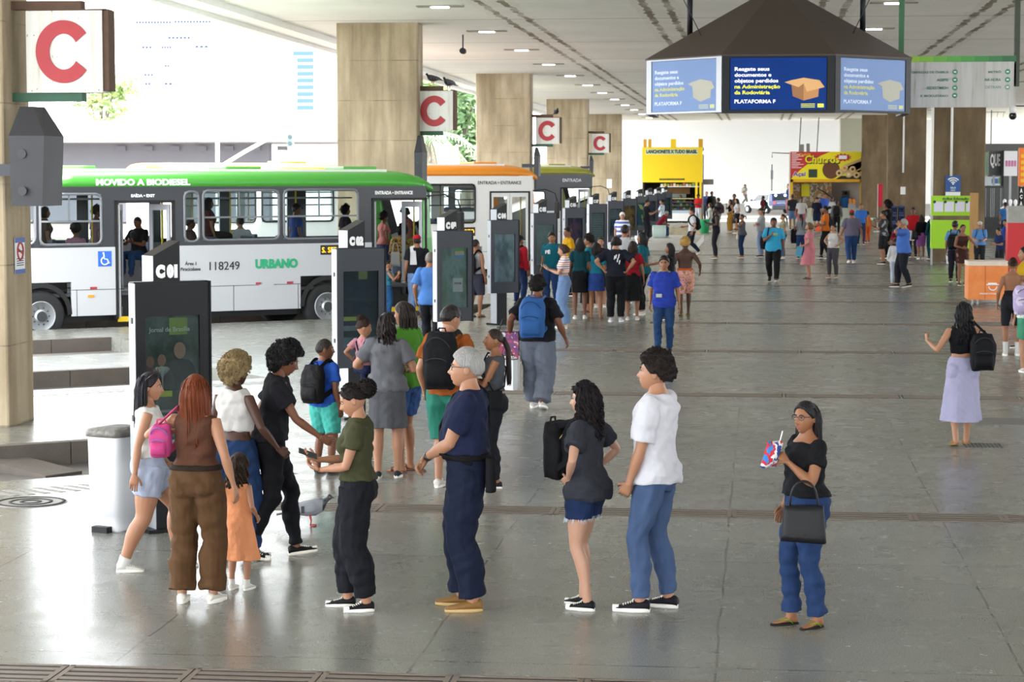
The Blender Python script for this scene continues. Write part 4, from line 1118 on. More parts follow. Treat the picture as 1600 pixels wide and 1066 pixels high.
# ---- bags
def backpack(rec, c, label, w=.30, h=.42, d=.15, z=1.0, y=-.135, x=0.0, strap='#17171a', one_side=False, front=False, trim=None, group=None, tilt=0.0, pocket=True, lod=1, chest_straps=True):
    fig, root, sc = rec; o = wear(rec, 'backpack', label, 'backpack', group); sgn = 1 if front else -1
    def pt(p): return fig.sp(Vector(p))
    b = MB(); rings = []
    for k in range(9):
        t = k / 8; zz = z + h * t; q = 1 - abs(t - .42) ** 2.6 * 1.5; ww = w / 2 * (.86 + .14 * sin(min(1, t * 2.2) * pi / 2)) * (1 if t < .75 else 1 - (t - .75) * 1.1); dd = d * max(.35, q)
        ring = []
        for j in range(20):
            a = 2 * pi * j / 20; ca, sa = cos(a), sin(a)
            xx = ww * math.copysign(abs(ca) ** .6, ca); yy = dd / 2 * math.copysign(abs(sa) ** .7, sa) - dd / 2
            ring.append(pt((x + xx, y + yy, zz + .012 * sin(a * 3 + k))))
        rings.append(ring)
    b.loft(rings); m = cloth(c, rough=.7)
    bd = grow(b, 'pack', m, o, .012, 2, .004)
    if pocket:
        b = MB(); rings = []
        for k in range(6):
            t = k / 5; zz = z + h * (.06 + .42 * t); dd = .045 * sin(pi * (.15 + .7 * t))
            rings.append([pt((x + w * .36 * math.copysign(abs(cos(a)) ** .6, cos(a)), y - d * (.86 + .1 * sin(pi * t)) + dd * sin(a), zz)) for a in [2 * pi * q / 16 for q in range(16)]])
        b.loft(rings); b.build('pocket', m, o)
        b = MB(); zc = cloth(trim or '#3a3a3e')
        b.tube([pt((x + w * .33 * q, y - d * 1.0 - .012, z + h * (.5 + .05 * (1 - q * q)))) for q in (-1, -.5, 0, .5, 1)], .005, 6); b.tube([pt((x + w * .40 * cos(a), y - d * (.62 + .38 * sin(a)) - .01, z + h * (.62 + .30 * sin(a)))) for a in [pi * q / 10 for q in range(11)]], .005, 6)
        b.build('zip', zc, o)
    b = MB(); b.tube([pt((x - .04, y - .03, z + h * .97)), pt((x - .03, y - .035, z + h + .035)), pt((x + .03, y - .035, z + h + .035)), pt((x + .04, y - .03, z + h * .97))], .008, 6); b.build('handle', cloth(strap), o)
    for sd in ((1,) if one_side == 1 else (-1,) if one_side == -1 else (1, -1)):
        if not chest_straps and not one_side: continue
        b = MB(); xs = sd * .105 if not one_side else sd * .13
        pts = [pt((x + sd * w * .25, y - d * .3, z + h * .92)), pt((xs, -.085, 1.452)), pt((xs, -.02, 1.468)), pt((xs * 1.02, .06, 1.42)), pt((xs * 1.08, .12, 1.33)), pt((xs * 1.3, .115, 1.22)), pt((xs * 1.65, .05, 1.12)), pt((x + sd * w * .40, y - d * .4, z + h * .14))]
        off = fig.fat * .03
        sm = []
        for k in range(len(pts) - 1):
            for q in range(4): sm.append(pts[k].lerp(pts[k + 1], q / 4))
        sm.append(pts[-1])
        for _ in range(3): sm = [sm[0]] + [(sm[k - 1] + sm[k] * 2 + sm[k + 1]) / 4 for k in range(1, len(sm) - 1)] + [sm[-1]]
        b.tube(sm, .028, 8, ref=(0, 1, 0) if False else (1, 0, 0), flat=.28)
        b.build('strap', cloth(strap), o)
    return o
def handbag(rec, label, at, w=.30, h=.22, d=.10, c='#1a1a1c', rot=0.0, handle=.2, name='handbag', strap_to=None, group=None, taper=.86):
    """a bag hanging from the point at (in the wearer's frame)"""
    o = wear(rec, name, label, 'bag', group); M = Matrix.Translation(at) @ RZ(radians(rot)); b = MB(); rings = []
    for k in range(7):
        t = k / 6; ww = w / 2 * (1 - (1 - taper) * t); dd = d / 2 * (1 - .55 * t) * (.8 + .2 * sin(min(1, t * 4) * pi / 2))
        rings.append([M @ Vector((ww * math.copysign(abs(cos(a)) ** .45, cos(a)), dd * math.copysign(abs(sin(a)) ** .6, sin(a)), -handle - h * (1 - t) + .01 * sin(a * 2) * (1 - t))) for a in [2 * pi * q / 24 for q in range(24)]])
    b.loft(rings); b.build('bag_body', mat('bag_' + str(c).strip('#'), c, .5, noise=.08, scale=6, bump=.3, bscale=14, spec=.25) if isinstance(c, str) else c, o)
    for s_ in (1, -1):
        b = MB(); q = []
        for i in range(13):
            a = pi * i / 12; q.append(M @ Vector((w * .3 * cos(a), s_ * d * .12, -handle - .02 + (handle + .03) * sin(a) ** .7)))
        b.tube(q, .008, 6); b.build('handle', mat('bag_' + str(c).strip('#'), c, .42) if isinstance(c, str) else c, o)
    return o
# ------------------------------------------------------------------ things of the bus station
M_black = mat('black_paint', '#101114', 0.4, spec=.25); M_anth = mat('anthracite_panel', '#262b34', 0.3, spec=.35); M_silver = mat('silver_edge', '#a3a5aa', 0.4, 0.3)
M_wtxt = mat('white_lettering', '#eeeeee', 0.5); M_btxt = mat('black_lettering', '#1b1b1e', 0.5)
M_glass = glass('window_glass'); M_tint = glass('tinted_glass', (0.55, 0.6, 0.6))
# ---- letter signs on the columns
def wornface():
    k = nodes('weathered_white_enamel', 0.55)
    c = k.ramp(k.noise(7, 6, (1.5, 1.5, 0.12)), [(0.42, '#d9d8d2'), (0.62, '#cfcdc4'), (0.78, '#b3a893')])
    sp = k.ramp(k.noise(26, 4, (1, 1, .5)), [(0.66, 0.0), (0.70, 1.0)])
    c = k.mix(sp, c, '#6b4a34'); k.L.new(c, k.b.inputs['Base Color']); return k.m
M_enamel = wornface(); M_redC = mat('red_enamel', '#a8242d', 0.5, noise=0.15, scale=12); M_rust = mat('rusty_channel', '#5a4436', 0.8, noise=0.3, scale=10); M_dgreen = mat('dark_green_channel', '#2e5a44', 0.6, noise=0.2, scale=8)
def c_shape(R, r, sx=0.92, open_=36, n=40):
    out = [(R * sx * cos(radians(a)), R * sin(radians(a))) for a in [open_ + (360 - 2 * open_) * i / n for i in range(n + 1)]]
    inn = [(r * sx * cos(radians(a)) * .92, r * sin(radians(a)) * 1.02) for a in [open_ - 4 + (368 - 2 * open_) * i / n for i in range(n + 1)]]
    return out, inn
def letter_sign(px0, px1, py0, py1, Y, colx, label):
    a, c = at_depth(px0, py1, Y), at_depth(px1, py0, Y); w, h = c.x - a.x, c.z - a.z
    rt = thing('letter_sign', label, 'sign', (a.x, Y, a.z))
    b = MB(); b.box(0, w - .07, 0, .26, 0, h); b.build('face_panel', M_enamel, rt)
    b = MB(); b.box(w - .07, w, .02, .28, 0.02, h + .01); b.box(0, w - .02, .02, .27, h, h + .02); b.build('casing', M_rust, rt)
    b = MB(); o, i_ = c_shape(h * .385, h * .215); n = len(o)
    vs = [Vector((w * .46 + x, -.012, h * .5 + z)) for x, z in o] + [Vector((w * .46 + x, -.012, h * .5 + z)) for x, z in i_] + [Vector((w * .46 + x, .0, h * .5 + z)) for x, z in o] + [Vector((w * .46 + x, .0, h * .5 + z)) for x, z in i_]
    fs = []
    for k in range(n - 1): fs += [(k, k + 1, n + k + 1, n + k), (2 * n + k + 1, 2 * n + k, k, k + 1), (n + k, n + k + 1, 3 * n + k + 1, 3 * n + k)]
    fs += [(0, n, 3 * n, 2 * n), (n - 1, 2 * n - 1, 4 * n - 1, 3 * n - 1)]
    b.add(vs, fs); b.build('letter', M_redC, rt)
    x0 = colx - a.x - .02
    b = MB(); b.box(x0, w * .66, .05, .22, h + .02, h + .12); b.build('bracket', M_rust, rt)
    b = MB(); b.box(x0, w * .66, .05, .22, -.10, 0); b.build('bracket', M_dgreen, rt)
    return rt, a, c
SG = [letter_sign(42, 168, 16, 145, 24.95, -8.78, 'nearest square white sign with a red letter C, on the pillar beside the bus rear'),
      letter_sign(650, 712, 142, 205, 51.9, -8.13, 'second square white sign with a red letter C, two pigeons on top'),
      letter_sign(837, 877, 184, 225, 77.6, -8.13, 'third square white letter C sign, above the olive bus'),
      letter_sign(924, 954, 209, 239, 103.4, -8.13, 'smallest and furthest white letter C sign, near the yellow stall')]
# ---- loudspeaker housings under the signs
def speaker_box(px0, px1, pyt, pyb, Y, label):
    a, c = at_depth(px0, pyb, Y), at_depth(px1, pyt, Y); w, h = c.x - a.x, c.z - a.z; d = .5 * h
    rt = thing('loudspeaker_box', label, 'loudspeaker', (a.x, Y, a.z))
    b = MB(); b.loft([[Vector((x, y, 0)) for x, y in ((.0, 0), (w * .82, 0), (w * .92, d), (0, d))], [Vector((x, y, h * .70)) for x, y in ((0, -.06), (w * .95, -.06), (w, d), (0, d))], [Vector((x, y, h)) for x, y in ((.02, d * .5), (w * .4, d * .5), (w * .5, d), (.02, d))]], smooth=False)
    b.build('housing', mat('speaker_grey', '#2e2f34', .5, noise=.1, scale=8), rt)
    b = MB(); b.box(-.45, .06, d * .5, d * .5 + .12, h * .3, h * .42); b.build('wall_mount', M_anth, rt)
    for z in (.15, .52):
        b = MB(); b.cyl((w * .34, -.066, h * z), w * .12, .012, 20, axis='y'); b.build('speaker_grille', mat('speaker_mesh', '#3a3b40', .6), rt)
    return rt
speaker_box(18, 74, 165, 322, 24.2, 'large black loudspeaker housing on the pillar under the nearest letter sign')
speaker_box(648, 661, 212, 300, 51.2, 'black loudspeaker housing on the column under the second letter sign')
speaker_box(834, 843, 230, 275, 76.9, 'small black loudspeaker housing on the column under the third letter sign')
speaker_box(921, 927, 243, 272, 102.7, 'tiny black loudspeaker housing under the furthest letter sign')
# notice on the nearest pillar
a, c = at_depth(24, 430, 24.69), at_depth(38, 373, 24.69); w, h = c.x - a.x, c.z - a.z
a = Vector((-8.77, 24.95, a.z)); rt = thing('notice', 'small blue and white no-smoking notice on the nearest pillar', 'notice', a, radians(90)); w = .34
b = MB(); b.box(0, w, -.008, 0, 0, h); b.build('board', mat('notice_white', '#dcdee2', .5), rt)
b = MB(); b.box(0, w, -.012, -.007, h * .86, h); b.box(0, w, -.012, -.007, 0, h * .12); b.build('band', mat('notice_blue', '#31549b', .5), rt)
b = MB(); b.tube([(w / 2 + .1 * cos(t), -.012, h * .62 + .1 * sin(t)) for t in [2 * pi * i / 20 for i in range(22)]], .012, 5); b.tube([(w / 2 - .07, -.013, h * .69), (w / 2 + .07, -.013, h * .55)], .01, 5); b.build('symbol', mat('notice_red', '#b23636', .5), rt)
b = MB(); b.box(w * .3, w * .7, -.013, -.008, h * .60, h * .64); [b.box(w * .15, w * .85, -.012, -.008, h * (.40 - .06 * q), h * (.425 - .06 * q)) for q in range(4)]; b.build('print', M_btxt, rt)
# ---- totems of the bays
def poster_mat(name, cols, scale, dark=.5):
    if name in MATS: return MATS[name]
    k = nodes(name, 0.6); k.b.inputs['Specular IOR Level'].default_value = .2; n = len(cols)
    k.L.new(k.ramp(k.noise(scale, 4, (1, 1, .6)), [(0.3 + 0.4 * i / n, c) for i, c in enumerate(cols)]), k.b.inputs['Base Color']); return k.m
TOT = [(17.61, -4.935), (26.1, -4.93), (34.6, -4.98), (43.1, -5.17), (51.6, -5.2), (60.1, -5.2), (68.6, -5.2), (77.1, -5.2), (85.6, -5.2), (94.1, -5.2), (102.6, -5.2), (111.1, -5.2), (119.6, -5.2)]
DESC = ['nearest black bay totem, number C 01, with a lit news screen', 'bay totem C 02 beside the boy with the backpack', 'bay totem C 03 in front of the orange bus', 'bay totem C 04 with a scratched grey screen', 'bay totem C 05 with an empty pale screen', 'bay totem C 06 with a purple poster, behind the yellow shirt', 'bay totem C 07 with pale shutter reflections in its screen', 'bay totem C 08 next after the shutter-reflecting one', 'bay totem C 09 with an orange food poster, behind the white-haired man', 'bay totem C 10 with a yellow flower poster', 'bay totem C 11 behind the man in black tee', 'bay totem C 12 with a violet poster', 'furthest bay totem C 13 beside the yellow stall']
PCOL = [['#1d2423', '#39453f', '#5b6360'], ['#1b2330', '#27364a', '#1d2a30'], ['#5b7077', '#8a9a9a', '#6d7f73'], ['#5c6873', '#76848f', '#a9b6bf'], ['#6f7d84', '#93a2a4', '#8b9690'], ['#3b3c6c', '#6d4b63', '#27304f'], ['#3c454d', '#5d6a70', '#46525a'], ['#3a3f55', '#556a7c', '#2f3a4a'], ['#3a3434', '#b98d4f', '#5a4a40'], ['#2d5c55', '#3c7468', '#2f4f7d'], ['#43485a', '#55586e', '#383c4a'], ['#4c4468', '#6d5a94', '#383c4a'], ['#3a4046', '#525e66', '#3c444a']]
def totem(i, y, x):
    rt = thing('bay_totem', DESC[i], 'totem', (x, y, 0), radians(38 if i < 5 else 36))
    b = MB(); p = [(-.118, 0), (.118, 0)]; z0, z1 = 2.30, 2.42
    vs = [(-.116, -.115, 0), (.118, -.115, 0), (.118, .115, 0), (-.116, .115, 0), (-.116, -.115, z0), (.118, -.115, z1), (.118, .115, z1), (-.116, .115, z0)]
    b.add(vs, [(0, 3, 2, 1), (4, 5, 6, 7), (0, 1, 5, 4), (1, 2, 6, 5), (2, 3, 7, 6)]); b.build('post', M_black, rt)
    b = MB(); b.box(-.122, -.1155, -.115, .115, 0, z0 - .002); b.build('side_plate', M_silver, rt)
    b = MB(); b.box(-.2, .2, -.16, .16, 0, .03); b.build('base_plate', M_black, rt)
    text('C %02d' % (i + 1), .2, M_wtxt, rt, T(.0, -.118, 2.17) @ FRONT, 'number', width=.19, height=.115, bold=.02)
    zb, zt = .64, 2.08; w = .325
    b = MB(); b.box(-w, -w + .085, -.235, -.11, zb, zt); b.box(w - .085, w, -.235, -.11, zb, zt); b.box(-w + .085, w - .085, -.235, -.11, zb, zb + .22 if i else zb + .1); b.box(-w + .085, w - .085, -.235, -.11, zt - .27, zt); b.box(-w + .08, w - .08, -.19, -.11, zb + .05, zt - .05)
    b.build('case', M_anth if i else M_black, rt)  # later totems: reflected outside light is put into the greyer case colour
    b = MB(); b.box(-w - .006, -w, -.235, -.105, zb, zt); b.build('side_trim', M_silver, rt)
    b = MB(); b.box(w, w + .012, -.25, -.10, zb - .01, zt + .01); b.box(-w, w, -.20, -.105, zt, zt + .012); b.build('edge_strip', M_black, rt)
    z2, z3 = (zb + .22 if i else zb + .1), zt - .27; sw = w - .085
    b = MB(); b.box(-sw, sw, -.205, -.19, z2, z3); sc = b.build('screen', poster_mat('screen_picture_%d' % i, PCOL[i], 3.2), rt)
    if i == 0:
        text('Jornal de Brasília', .07, mat('screen_grey_print', '#a9b2ad', .4), sc, T(-.02, -.207, z3 - .12) @ FRONT, width=.36, height=.05)
        for (x0, x1, a0, a1, cc) in ((-.02, .14, .02, .16, '#6f7f2c'), (-sw, 0, .62, .67, '#a8b22a'), (-sw, sw, .93, 1.01, '#2b6f9c'), (-.2, .2, .78, .80, '#8a9390'), (-.2, .17, .825, .845, '#8a9390'), (-.2, .1, 1.03, 1.06, '#9fc0cf')):
            b = MB(); b.box(x0, x1, -.2075, -.205, z3 - a1, z3 - a0); b.build('print', mat('print_' + cc[1:], cc, .4), sc)
        for (x0, s_, c1, c2) in ((.07, 1.25, '#8d6a57', '#22262a'), (-.09, .9, '#866353', '#9a9f9d'), (-.19, .85, '#7c5a4a', '#5a3338')):
            b = MB(); b.prism([(x0 + s_ * .12 * math.copysign(abs(cos(t)) ** .6, cos(t)), z3 - .56 + s_ * .16 * sin(t)) for t in [2 * pi * q / 20 for q in range(20)] if sin(t) > -.4], 0, .002, 0, RX(pi / 2) @ T(0, 0, .206)); b.build('printed_figure', mat('print_' + c2[1:], c2, .4), sc)
            b = MB(); b.prism([(x0 + s_ * .042 * cos(t), z3 - .56 + s_ * .215 + s_ * .056 * sin(t)) for t in [2 * pi * q / 16 for q in range(16)]], 0, .003, 0, RX(pi / 2) @ T(0, 0, .206)); b.build('printed_figure', mat('print_' + c1[1:], c1, .4), sc)
    elif i == 1:
        for (x0, x1, a0, a1, cc) in ((-.02, .1, .0, .1, '#5c6425'), (-sw, -.05, .55, .6, '#8c9023'), (-sw, .15, .66, .72, '#566470'), (-sw, sw, .80, .93, '#1f5560')):
            b = MB(); b.box(x0, x1, -.2075, -.205, z3 - a1, z3 - a0); b.build('print', mat('print_' + cc[1:], cc, .4), sc)
    elif i == 2:
        for (x0, x1, a0, a1, cc) in ((.02, .19, .0, .05, '#5aa04f'), (.02, .19, .05, .11, '#c3a387'), (.02, .19, .11, .16, '#6a8fc6'), (-.02, .16, .48, .7, '#b6b4b6'), (0, .14, .55, .58, '#7c4a55')):
            b = MB(); b.box(x0, x1, -.2075, -.205, z3 - a1, z3 - a0); b.build('print', mat('print_' + cc[1:], cc, .4), sc)
    elif i == 6 or i == 7:
        for q in range(16 if i == 6 else 6):
            b = MB(); b.box(-sw + .02, sw - .02, -.2075, -.205, z3 - .06 - q * .055, z3 - .04 - q * .055); b.build('print', mat('print_pale_bar', '#8f9a9c', .4), sc)  # shutter reflections painted on the screen as pale bars
    elif i == 9:
        b = MB(); b.prism([(-.17, .0), (.02, -.03), (.1, -.17), (.08, -.24), (-.05, -.2)], 0, .002, 0, T(0, -.205, z3 - .05) @ FRONT); b.prism([(.0, -.45), (.03, -.45), (.12, -.75), (.06, -.75)], 0, .002, 0, T(0, -.205, z3 - .05) @ FRONT); b.build('print', mat('print_flower', '#d8d96a', .4), sc)
    b = MB(); b.box(-sw, sw, -.232, -.229, z2, z3); b.build('glass', M_glass, rt)
    for z in (.95, 1.75):
        b = MB(); b.box(-w - .012, -w - .006, -.19, -.16, z, z + .05); b.build('hinge', M_black, rt)
for i, (y, x) in enumerate(TOT): totem(i, y, x)

# ---- the buses. x forward from the rear axle, door side y = -1.25, z from the road
M_tyre = mat('tyre_rubber', '#1d1d1f', 0.8, bump=.2, bscale=50); M_rim = mat('wheel_rim', '#b8bbbf', 0.35, 0.6); M_hub = mat('wheel_hub', '#3b3d40', 0.5, 0.3)
M_busblack = mat('bus_black_band', '#2b2e34', 0.3); M_yellow = mat('safety_yellow', '#d9b410', 0.5); M_seat = mat('bus_seat_blue', '#2b3450', 0.7); M_gum = mat('rubber_seal', '#0f0f11', 0.6)
M_led = mat('led_amber', '#ffb000', 0.5, emit=2.2); M_ledbg = mat('led_panel', '#18120a', 0.4); M_orange = mat('marker_amber', '#e07c12', 0.3, emit=.6); M_redl = mat('reflector_red', '#a5242a', 0.3)
def bus(label, u, v, roofc, bodyc, bandc, wins, doors, fwin=(), top=3.2, win_frame=None, steps=True):
    xw, yw = uv(u, v)
    rt = thing('city_bus', label, 'bus', (xw, yw, -.25), A38)
    body, band, roof = mat('bus_body_' + bodyc[1:], bodyc, .35, spec=.5), mat('bus_band_' + bandc[1:], bandc, .3), mat('bus_roof_' + roofc[1:], roofc, .35)
    x0, x1 = -3.3, 8.55; zs, zb, zt = .48, 1.82, top - .2
    dl = [(d[0], d[1], .40, d[2]) for d in doors]
    arch = [(-.62, .62, .3, 1.15), (6.18 - .62, 6.18 + .62, .3, 1.15)]
    b = MB(); wall_holes(b, x0, x1, zs, zb, -1.25, -1.21, dl + arch); b.build('side_panel', body, rt)
    b = MB(); wall_holes(b, x0, x1, zb, zt, -1.25, -1.20, [w[:4] for w in wins] + dl); b.build('window_band', band, rt)
    b = MB(); wall_holes(b, x0, x1, zs, zb, 1.21, 1.25, arch); b.build('side_panel', body, rt)
    b = MB(); far = [(a, a + 1.35, 1.9, 2.88) for a in (-2.9, -1.3, .3, 1.9, 3.5, 5.1, 6.9)]; wall_holes(b, x0, x1, zb, zt, 1.20, 1.25, far); b.build('window_band', band, rt)
    for (a, c, d, e) in far:
        pass
    b = MB(); b.box(x0, x0 + .05, -1.25, 1.25, zs, zt); b.build('rear_panel', body, rt)
    # floor, inside wall lining
    b = MB(); b.box(x0 + .05, x1 - .3, -1.2, 1.2, .86, .92); b.build('bus_floor', mat('bus_floor_grey', '#3a3d42', .7), rt)
    b = MB(); b.box(x0 + .05, x1 - .5, -1.0, 1.0, .35, .86); b.build('underbody', M_gum, rt)
    # roof with a rounded nose
    b = MB(); rings = []
    for (x, dz, wd) in ((x0, 0, 1), (x0 + .15, .0, 1), (7.6, .0, 1), (8.2, -.02, .995), (8.55, -.10, .98), (8.75, -.24, .95)):
        r = []
        for (y, z) in ((-1.255, top - .2), (-1.25, top - .08), (-1.18, top + .02), (-.9, top + .10), (-.45, top + .14), (0, top + .15), (.45, top + .14), (.9, top + .10), (1.18, top + .02), (1.25, top - .08), (1.255, top - .2)): r.append(Vector((x, y * wd, z + dz * (z - top + .5) * 1.6)))
        rings.append(r)
    b.loft(rings, 0, True, True); b.build('roof', roof, rt)
    b = MB(); b.box(x0 + .4, 7.8, -.86, .86, top + .085, top + .155); b.build('roof_panel', M_white, rt)
    b = MB(); b.box(x0 + .05, 8.3, -1.2, 1.2, top - .24, top - .2); b.build('inner_ceiling', M_white, rt)
    for hx in (1.0, 4.6, 7.3):
        b = MB(); b.box(hx - .4, hx + .4, -.6, .3, top + .155, top + .215, bev=.02); b.build('roof_hatch', roof, rt)
    # front
    for s_ in (-1, 1):
        b = MB(); b.loft([[Vector((8.5 + o_ * .0, s_ * 1.25, z)), Vector((8.85 - .12 * max(0, z - 1.2) ** 1.3 * .6, s_ * 1.02, z)), Vector((8.80 - .12 * max(0, z - 1.2) ** 1.3 * .6, s_ * .98, z)), Vector((8.46, s_ * 1.2, z))] for z, o_ in ((zs, 0), (1.2, 0), (1.9, 0), (2.5, 0), (top - .15, 0))], 0, True, False); b.build('corner_post', roof, rt)
    b = MB(); b.box(8.72, 8.84, -1.05, 1.05, zs, 1.25); b.build('front_panel', body, rt)
    b = MB(); b.add([(8.83, -1.0, 1.25), (8.83, 1.0, 1.25), (8.60, 1.0, 2.75), (8.60, -1.0, 2.75)], [(0, 1, 2, 3)]); b.build('windscreen', M_tint, rt)
    b = MB(); b.box(8.48, 8.72, -1.05, 1.05, 2.72, top - .12); b.build('front_header', band, rt)
    # windows of the door side
    fr = win_frame or M_gum
    for (a, c, d, e) in wins:
        f = MB(); rr = .12; pts = []
        for (cx, cz, t0) in ((c - rr, e - rr, 0), (a + rr, e - rr, 90), (a + rr, d + rr, 180), (c - rr, d + rr, 270)):
            pts += [Vector((cx + rr * cos(radians(t0 + q * 22.5)), -1.255, cz + rr * sin(radians(t0 + q * 22.5)))) for q in range(5)]
        pts += pts[:2]; f.tube(pts, .028, 6); 
        for (cx, cz, sx, sz) in ((c, e, -1, -1), (a, e, 1, -1), (a, d, 1, 1), (c, d, -1, 1)): f.box(min(cx, cx + sx * .05), max(cx, cx + sx * .05), -1.25, -1.235, min(cz, cz + sz * .05), max(cz, cz + sz * .05))
        w_ = f.build('window', fr, rt)
        g_ = MB(); g_.box(a, c, -1.232, -1.228, d, e); g_.build('pane', M_glass, w_)
        r_ = MB(); zz = d + (e - d) * .46; r_.box(a, c, -1.24, -1.215, zz - .018, zz + .018)
        if c - a > .8: r_.box(a + (c - a) * .47, a + (c - a) * .47 + .03, -1.24, -1.215, zz, e)
        r_.build('window_bar', fr, w_)
    # doors
    for (a, c, zt_, open_) in doors:
        d = MB(); d.box(a - .05, a, -1.27, -1.2, .40, zt_ + .05); d.box(c, c + .05, -1.27, -1.2, .40, zt_ + .05); d.box(a - .05, c + .05, -1.27, -1.2, zt_, zt_ + .05); d.build('door_frame', M_gum, rt)
        if open_:
            for s_ in (0, 1):
                xx = a + .04 if s_ == 0 else c - .04; lf = MB(); wall_holes(lf, 0, .52, .42, zt_ - .03, -.02, .02, [(.08, .44, .62, zt_ - .15)]); M_ = T(xx, -1.23, 0) @ RZ(radians(62 if s_ == 0 else 118)); o = lf.build('door', M_silver, rt, M_)
                g_ = MB(); g_.box(.08, .44, -.004, .004, .62, zt_ - .15); g_.build('pane', M_glass, o)
            if steps:
                st = MB(); st.box(a, c, -1.22, -.9, .38, .45); st.box(a, c, -.92, -.6, .62, .68); st.box(a, c, -.92, -.9, .45, .62); st.box(a, c, -.62, -.6, .68, .9); st.build('step', mat('step_dark', '#2e2b28', .7), rt)
                st = MB(); st.box(a, c, -1.235, -1.2, .34, .44); st.build('step_edge', M_yellow, rt)
        else:
            m_ = (a + c) / 2
            for (p, q) in ((a + .01, m_ - .01), (m_ + .01, c - .01)):
                lf = MB(); wall_holes(lf, p, q, .45, zt_, -1.25, -1.21, [(p + .07, q - .07, 1.05, zt_ - .12), (p + .07, q - .07, .55, .95)]); o = lf.build('door', body if bandc == bodyc else band, rt)
                g_ = MB(); g_.box(p + .07, q - .07, -1.232, -1.228, .55, zt_ - .12); g_.build('pane', M_glass, o)
        for xx in (a + .12, c - .12):
            p_ = MB(); p_.tube([(xx, -1.0, .7), (xx, -1.0, 2.9)], .018, 8); p_.build('grab_pole', M_yellow, rt)
    # wheels
    for wx in (0, 6.18):
        for sy in (-1, 1):
            y0 = -1.25 if sy < 0 else .95
            w_ = MB(); w_.loft([[Vector((wx + r_ * cos(t), y, .5 + r_ * sin(t))) for t in [2 * pi * q / 36 for q in range(36)]] for r_, y in ((.30, y0 + .02), (.44, y0), (.485, y0 + .03), (.50, y0 + .08), (.50, y0 + .22), (.485, y0 + .27), (.44, y0 + .30), (.30, y0 + .28))]); o = w_.build('wheel', M_tyre, rt)
            if sy < 0:
                ri = MB(); ri.loft([[Vector((wx + r_ * cos(t), y, .5 + r_ * sin(t))) for t in [2 * pi * q / 30 for q in range(30)]] for r_, y in ((.30, y0 + .01), (.285, y0 - .005), (.27, y0 + .02), (.22, y0 + .05), (.13, y0 + .03), (.12, y0 - .02))]); ri.build('rim', M_rim, o)
                hb = MB(); hb.cyl((wx, y0 - .05, .5), .10, .06, 18, axis='y'); 
                for q in range(10): t = 2 * pi * q / 10; hb.cyl((wx + .165 * cos(t), y0 + .005, .5 + .165 * sin(t)), .016, .03, 6, axis='y')
                hb.build('hub', M_hub, o)
                sl = MB()
                for q in range(8): t = 2 * pi * q / 8; sl.ball((wx + .235 * cos(t), y0 + .035, .5 + .235 * sin(t)), (.03, .012, .022), 8)
                sl.build('rim_slot', M_gum, o)
        ar = MB(); pts = [Vector((wx + .63 * cos(t), -1.25, .52 + .63 * sin(t))) for t in [pi * q / 20 for q in range(21)]]
        ar.loft([[p, p + Vector((0, .02, 0)), Vector((wx + (p.x - wx) * .85, -1.23, .52 + (p.z - .52) * .85)), Vector((wx + (p.x - wx) * .85, -1.26, .52 + (p.z - .52) * .85))] for p in pts], 0, True, False); ar.box(wx - .62, wx + .62, -1.0, -.9, .5, 1.2); ar.box(wx - .62, wx + .62, -1.2, -1.0, 1.13, 1.17); ar.build('wheel_arch', M_gum, rt)
    # skirt seams, reflectors, marker lamps
    b = MB(); b.box(x0, x1, -1.253, -1.25, .985, .995)
    for xx in (.72, 2.9, 4.05, 5.5, -1.2): b.box(xx, xx + .01, -1.253, -1.25, zs, .99)
    b.build('panel_seam', M_gum, rt)
    for xx in (1.0, 4.55, 5.25, 3.3):
        b = MB(); b.box(xx, xx + .14, -1.262, -1.25, 1.0, 1.045); b.build('reflector', M_redl, rt)
    for xx in (.95, 3.15):
        b = MB(); b.box(xx, xx + .13, -1.265, -1.25, .84, .89, bev=.006); b.build('marker_lamp', M_orange, rt)
    b = MB(); b.box(4.62, 4.95, -1.258, -1.25, .88, 1.14); b.box(4.66, 4.91, -1.262, -1.255, .92, 1.10); b.build('fuel_flap', body, rt)
    # seats and poles
    for k, xx in enumerate([-2.6, -1.75, -.9, .6, 3.2, 4.0, 4.8, 5.6]):
        for yy in (-.95, .55):
            if any(d[0] - .5 < xx < d[1] + .3 for d in doors) and yy < 0: continue
            s_ = MB(); s_.box(xx - .2, xx + .22, yy - .05, yy + .45, 1.28, 1.36, bev=.02); s_.box(xx - .26, xx - .18, yy - .05, yy + .45, 1.3, 1.98, bev=.03); s_.box(xx - .05, xx + .05, yy + .1, yy + .3, .9, 1.3); s_.build('seat', M_seat, rt)
    for xx in (-2, -.3, 1.4, 2.9, 4.4, 5.9):
        p_ = MB(); p_.tube([(xx, -.35, .92), (xx, -.35, 2.98)], .018, 8); p_.build('grab_pole', M_yellow, rt)
    p_ = MB()
    for yy in (-.4, .4): p_.tube([(x0 + .3, yy, 2.75), (7.2, yy, 2.75)], .016, 8)
    p_.build('hand_rail', M_silver, rt)
    # mirror on its arm
    b = MB(); b.tube([(8.5, -1.2, 2.78), (8.9, -1.4, 2.82), (9.15, -1.55, 2.7), (9.2, -1.6, 2.45)], .018, 6); o = b.build('mirror_arm', M_gum, rt); b = MB(); b.box(9.12, 9.22, -1.72, -1.52, 1.95, 2.45, bev=.03); b.build('mirror', M_gum, o)
    return rt
def side_text(rt, s_, x, z, w, h, m, name='lettering', **kw): return text(s_, h, m, rt, T(x, -1.256, z) @ FRONT, name, width=w, height=h, **kw)
M_green_t = mat('green_lettering', '#14a06e', .4)
